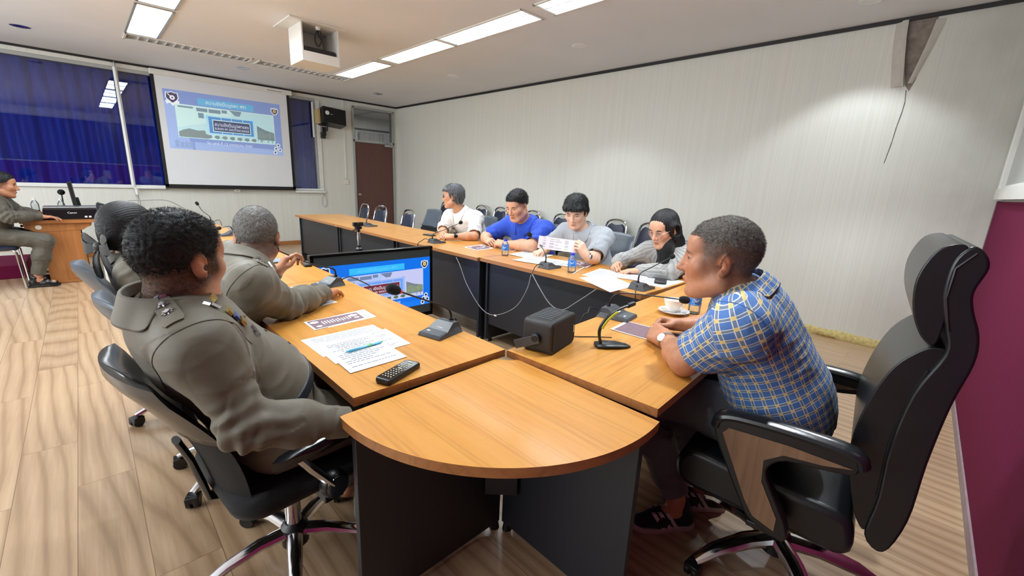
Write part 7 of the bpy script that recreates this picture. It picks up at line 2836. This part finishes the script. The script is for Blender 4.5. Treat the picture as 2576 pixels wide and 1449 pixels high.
# 7: grey polo reading a paper
r7, J7, o7 = person('person in light grey polo shirt reading a sheet of paper held up, black bowl-cut hair', dict(
    skin=SKIN['fair'], hair='mop', hair_mat='hair_black', fringe=.046, strands=(4500, .015), tuft=True, seed=19, h=.0037, eye_open=.0022,
    top='grey_polo', bottom='dark_trousers', face=(-.86, -.36, -.40), head_sc=1.09, sleeve='short', sleeve_len=.86, sleeve_infl=.020, build=1.04, belly=.3, arm_b=1.05, top_infl=.015, wr=.0035, wr_e=.006,
    handL=((-.42, .28, .78), (-.25, -.9, .30), 'pinch'), handR=((-.85, .0, -.12), (0, 0, 1), 'fist'), collar_kw=dict(stand=.024, fall=.055, gap=24, z0=.018, rx=.070, ry=.073), hem=.05, tucked=False),
    dict(pelvis=(3.29, 2.25, .61), waist=(3.24, 2.25, .73), chest=(3.16, 2.25, .865), neck=(3.07, 2.255, 1.0), head=(2.985, 2.28, 1.150), SL=(3.10, 2.055, .955), SR=(3.09, 2.455, .955), EL=(2.885, 1.985, .803), WL=(2.69, 1.925, .850), ER=(3.0, 2.60, .80), WR=(2.84, 2.50, .795), KL=(2.88, 2.16, .56), KR=(2.88, 2.34, .56)))
lat, fw, up = torso_frame(J7)
patch(r7, o7, 'name_badge', J7['chest'] + fw * .140 + lat * .085 + up * .03, -lat, up, fw, rrect(.075, .042, .008), M['plastic_black'], .005)
band(r7, o7, lerp(J7['EL'], J7['WL'], .90), J7['WL'] - J7['EL'], .032, .030, .024, 'watch_strap', M['plastic_black'])
ax = nrm(J7['WL'] - J7['EL'])
nn = nrm(A(-.45, -.85, .1) - (A(-.45, -.85, .1) @ ax) * ax)
patch(r7, o7, 'watch_face', lerp(J7['EL'], J7['WL'], .90) + nn * .034, ax, np.cross(nn, ax), nn, rrect(.040, .034, .009), M['alu'], .004)
patch(r7, o7, 'watch_face', lerp(J7['EL'], J7['WL'], .90) + nn * .036, ax, np.cross(nn, ax), nn, rrect(.032, .026, .006), M['screen_glass'], .004)
# the paper he holds
t = thing('held_paper', 'pinkish printed sheet held up by the man in the grey polo', 'paper', (2.57, 2.09, .93))
b = MB()
cc = [A(2.455, 2.205, .985), A(2.665, 2.005, .958), A(2.640, 1.990, .868), A(2.430, 2.195, .893)]
cc = [c - A(2.57, 2.09, .93) for c in cc]
nrmp = nrm(np.cross(cc[1] - cc[0], cc[3] - cc[0]))
def PP(u, v, dz=0):
    return Vector((cc[0] * (1 - u) + cc[1] * u) * (1 - v) + (cc[3] * (1 - u) + cc[2] * u) * v + nrmp * (dz + .008 * math.sin(PI * u)))
for dz in (.0004, -.0004):
    b.loft([[PP(i / 8, j / 3, dz) for i in range(9)] for j in range(4)], 0, False, False)
b.build('sheet', M['paper_pink'], t)
sgn = 1 if Vector(nrmp).dot(CAM_POS - Vector((2.57, 2.09, .93))) > 0 else -1
b = MB()
rnd = random.Random(4)
for k in range(9):
    v0 = .12 + .085 * k
    for u0, u1 in ((.12, .2), (.3, .42), (.45, .52 + .2 * rnd.random()), (.7, .8)):
        if rnd.random() < .75:
            b.quad(PP(u0, v0, sgn * .0009), PP(u1, v0, sgn * .0009), PP(u1, v0 + .03, sgn * .0009), PP(u0, v0 + .03, sgn * .0009))
b.quad(PP(.06, .72, sgn * .0009), PP(.14, .72, sgn * .0009), PP(.14, .82, sgn * .0009), PP(.06, .82, sgn * .0009))
b.build('print', M['ink'], t, smooth=False)
# 8: writing woman
r8, J8, o8 = person('long-haired person in grey cable-knit cardigan and black scarf writing with a pen', dict(
    skin=SKIN['light'], hair='long', hair_mat='hair_black', seed=23, h=.0037, eye_open=.0024, lip=rgb(176, 92, 88)[:3], top='cardigan', top_name='cardigan', bottom='dark_trousers', face=(-.93, .16, -.34), head_sc=1.06, sc=.98, collar=False, cuffs=False, sleeve_infl=.013, top_infl=.012, wr=.003, wr_e=.004, hem=.02, cuff_back=.0, tucked=False, neck_r=.05,
    handL=((-.62, .70, -.12), (-.05, .1, 1), 'rest'), handR=((-.88, -.28, -.10), (-.1, .55, .8), 'pinch'), hand_s=.95),
    dict(pelvis=(3.29, 1.45, .60), waist=(3.23, 1.45, .71), chest=(3.15, 1.45, .815), neck=(3.05, 1.445, .955), head=(2.985, 1.475, 1.088), SL=(3.08, 1.28, .905), SR=(3.07, 1.62, .905), EL=(2.90, 1.345, .797), WL=(2.855, 1.555, .785), ER=(3.0, 1.80, .80), WR=(2.87, 1.755, .80), KL=(2.88, 1.36, .55), KR=(2.88, 1.54, .55)))
glasses(r8, o8, J8['head'], mat('pink_gold_frame', rgb(205, 168, 160), .3, .6))
lat, fw, up = torso_frame(J8)
F = Field()
nk = J8['neck']
F.rc(nk + up * .02, nk + up * .055 + fw * .01, .066, .060, .03)
F.rc(nk + fw * .06 + up * .01, J8['chest'] + fw * .112 + up * .02, .062, .075, .05, n=fw, f=.55)
F.rc(J8['chest'] + fw * .112 + up * .02, J8['waist'] + fw * .125 + up * .03, .075, .070, .05, n=fw, f=.5)
v, q = F.mesh(.0045)
n = vert_normals(v, q)
v = v + n * (.004 * (1 - 2 * np.abs(vnoise(v * A(18, 18, 9), 6))))[:, None]
np_mesh('scarf', v, q, M['black_cloth'], r8, o8)
pen('dark blue pen held upright by the writing woman', (2.695, 1.672), (2.70, 1.675), M['white_gloss'])
bpy.data.objects.remove(bpy.data.objects['pen.003'].children[0]) if False else None
# 9: man in plaid
r9, J9, o9 = person('person in blue and yellow plaid shirt leaning on the head table with clasped hands', dict(
    skin=SKIN['tan'], hair='crew', hair_mat='hair_fade', cap=(.009, -.001), hairline=(.020, .35, .06), front=.078, strands=(22000, .0055), strand_r=.00022, seed=29, h=.0036, bvh=1, fat=.6, age=1, brow=A(.10, .085, .07), eye_open=.0026,
    stubble=(-.070, .42, .085, A(.030, .026, .024), .93), top='plaid', bottom='jeans', face=(-.34, .94, -.03), head_sc=1.13, sleeve='short', sleeve_len=.74, sleeve_infl=.017, belly=.5, build=1.05, neck_r=.064, arm_b=1.08, top_infl=.018, wr=.004, wr_e=.005,
    handL=((.42, .88, .06), (-.60, .35, .72), 'clasp'), handR=((-.62, .66, .08), (.25, .6, .75), 'clasp'), collar_kw=dict(stand=.034, fall=.058, rx=.076, ry=.078, z0=.02), hem=-.03, tucked=False),
    dict(pelvis=(1.67, .30, .622), waist=(1.645, .325, .75), chest=(1.60, .41, .895), neck=(1.565, .465, 1.04), head=(1.515, .535, 1.145), SL=(1.375, .40, .975), SR=(1.775, .49, .985), EL=(1.395, .555, .803), WL=(1.565, .705, .795), ER=(1.94, .62, .80), WR=(1.80, .760, .795), KL=(1.56, .80, .56), KR=(1.78, .80, .56), HL=(1.575, .36, .597), HR=(1.765, .36, .597), AL=(1.585, .575, .115), AR=(1.80, .53, .115), TL=(1.475, .66, .03), TR=(1.70, .64, .03)))
E_, W_ = J9['EL'], J9['WL']
band(r9, o9, lerp(E_, W_, .90), W_ - E_, .034, .031, .020, 'watch_bracelet', M['silver'], .004)
disc_at(r9, o9, 'watch_face', lerp(E_, W_, .90) + A(-.028, .012, .018), (-.75, .3, .55), .018, M['alu'])
sn = mat('black_knit_trainer', rgb(20, 21, 26), .8, noise=(200, .3), bump=(400, .3))
so = mat('pale_sole', rgb(176, 168, 166), .7, noise=(40, .06))
st = mat('pale_stripe', rgb(190, 184, 182), .6)
shoe(r9, o9, J9['AL'], J9['TL'], sn, so, 'trainer_shoe', st)
shoe(r9, o9, J9['AR'], J9['TR'], sn, so, 'trainer_shoe', st)

# ---- uniform details
def epaulette(root, org, J, s, stars, mt='khaki', w=.025, t0=.34, t1=1.06):
    """shoulder strap lying on the shirt from the collar to the sleeve seam"""
    lat, fwd, up = torso_frame(J)
    a = lerp(J['neck'], J['S' + s], t0) + up * .15
    b_ = lerp(J['neck'], J['S' + s], t1) + up * .15
    dn = -nrm(up * 1.0 + (lat if s == 'R' else -lat) * -.25)
    sd = nrm(np.cross(nrm(b_ - a), -dn))
    def at(t, q):
        wd = w * (1 - .25 * (1 - t)) * (.75 if t > .97 or t < .02 else 1)
        return surf(J, lerp(a, b_, t) + sd * q * wd, dn)
    rows = []
    for i in range(13):
        t = i / 12
        r = [at(t, q)[0] for q in (-1, -.5, 0, .5, 1)]
        m = sum(r) / 5
        r = [lerp(x, m + (x - m), 0) - dn * .0045 for x in r]
        lo = [r[4] + dn * .006, r[0] + dn * .006]
        rows.append([Vector(x - A(org)) for x in r + lo])
    b = MB()
    b.loft(rows)
    e = b.build('epaulette', M[mt], root, ang=60)
    for k, (t, r, kk) in enumerate(stars):
        c, n = at(t, 0)
        ax = nrm(b_ - a)
        n = nrm(n - dn)
        ax = nrm(ax - (ax @ n) * n)
        s2 = np.cross(ax, n)
        patch(e, org, 'rank_star', c - dn * .0045, ax, s2, n, star_poly(r, kk, .55), M['silver'], .003)
        patch(e, org, 'rank_star', c - dn * .0045, ax, s2, n, star_poly(r * .55, kk, .6), M['silver'], .006)
epaulette(r1, o1, J1, 'R', [(.16, .018, 5), (.36, .015, 6), (.62, .015, 8)])
epaulette(r1, o1, J1, 'L', [(.2, .016, 8), (.5, .014, 6)])
epaulette(r2, o2, J2, 'R', [(.3, .014, 8), (.6, .014, 6)])
epaulette(r2, o2, J2, 'L', [(.3, .014, 8)])
epaulette(r4, o4, J4, 'R', [(.4, .014, 8)], 'khaki_dark')
# medal ribbons, wings and name pin on the nearest officer's chest
lat, fw, up = torso_frame(J1)
def chest_patch(x, z, name, poly, m, th=.003, root=r1, org=o1, J=J1):
    lat, fw, up = torso_frame(J)
    c, n = surf(J, J['chest'] + fw * .4 + lat * x + up * z, -fw)
    n = nrm(n + fw)
    u = nrm(lat - (lat @ n) * n)
    return patch(root, org, name, c, u, np.cross(n, u) * (1 if np.cross(n, u) @ up > 0 else -1), n, poly, m, th)
for k in range(3):
    chest_patch(-.085, .085 - .022 * k, 'ribbon_bar', rrect(.075, .016, .002), M['gold'] if k % 2 == 0 else mat('ribbon_stripe', rgb(70, 80, 130), .6, noise=(160, .6)), .004)
chest_patch(-.06, .125, 'wing_badge', [(-.04, .0), (-.02, .012), (0, .006), (.02, .012), (.04, 0), (.012, -.010), (-.012, -.010)], M['gold'], .004)
chest_patch(-.085, -.01, 'chest_pin', star_poly(.020, 7, .5), M['silver'], .005)
chest_patch(.085, .07, 'ribbon_bar', rrect(.075, .018, .002), M['gold'], .004)
for z in (.10, .02, -.07, -.15):
    chest_patch(.0, z, 'shirt_button', [(.006 * math.cos(k * .785), .006 * math.sin(k * .785)) for k in range(8)], M['khaki_dark'], .003)
# crown badges on the collar leaves
for root, org, J in ((r1, o1, J1), (r2, o2, J2)):
    rows = J['collar_rows']
    for k in (37, 7):
        m = (A(rows[k][3]) + A(rows[k][4])) / 2
        u = nrm(A(rows[k + 1][4]) - A(rows[k - 1][4]))
        v_ = nrm(A(rows[k][3]) - A(rows[k][4]))
        n = nrm(np.cross(u, v_))
        if n @ (m + A(org) - J['neck']) < 0:
            n = -n
        patch(root, org, 'collar_badge', m + A(org), u, v_, n, [(-.013, -.012), (.013, -.012), (.016, .012), (.006, .006), (0, .016), (-.006, .006), (-.016, .012)], M['silver'], .005)
bpy.context.view_layer.update()
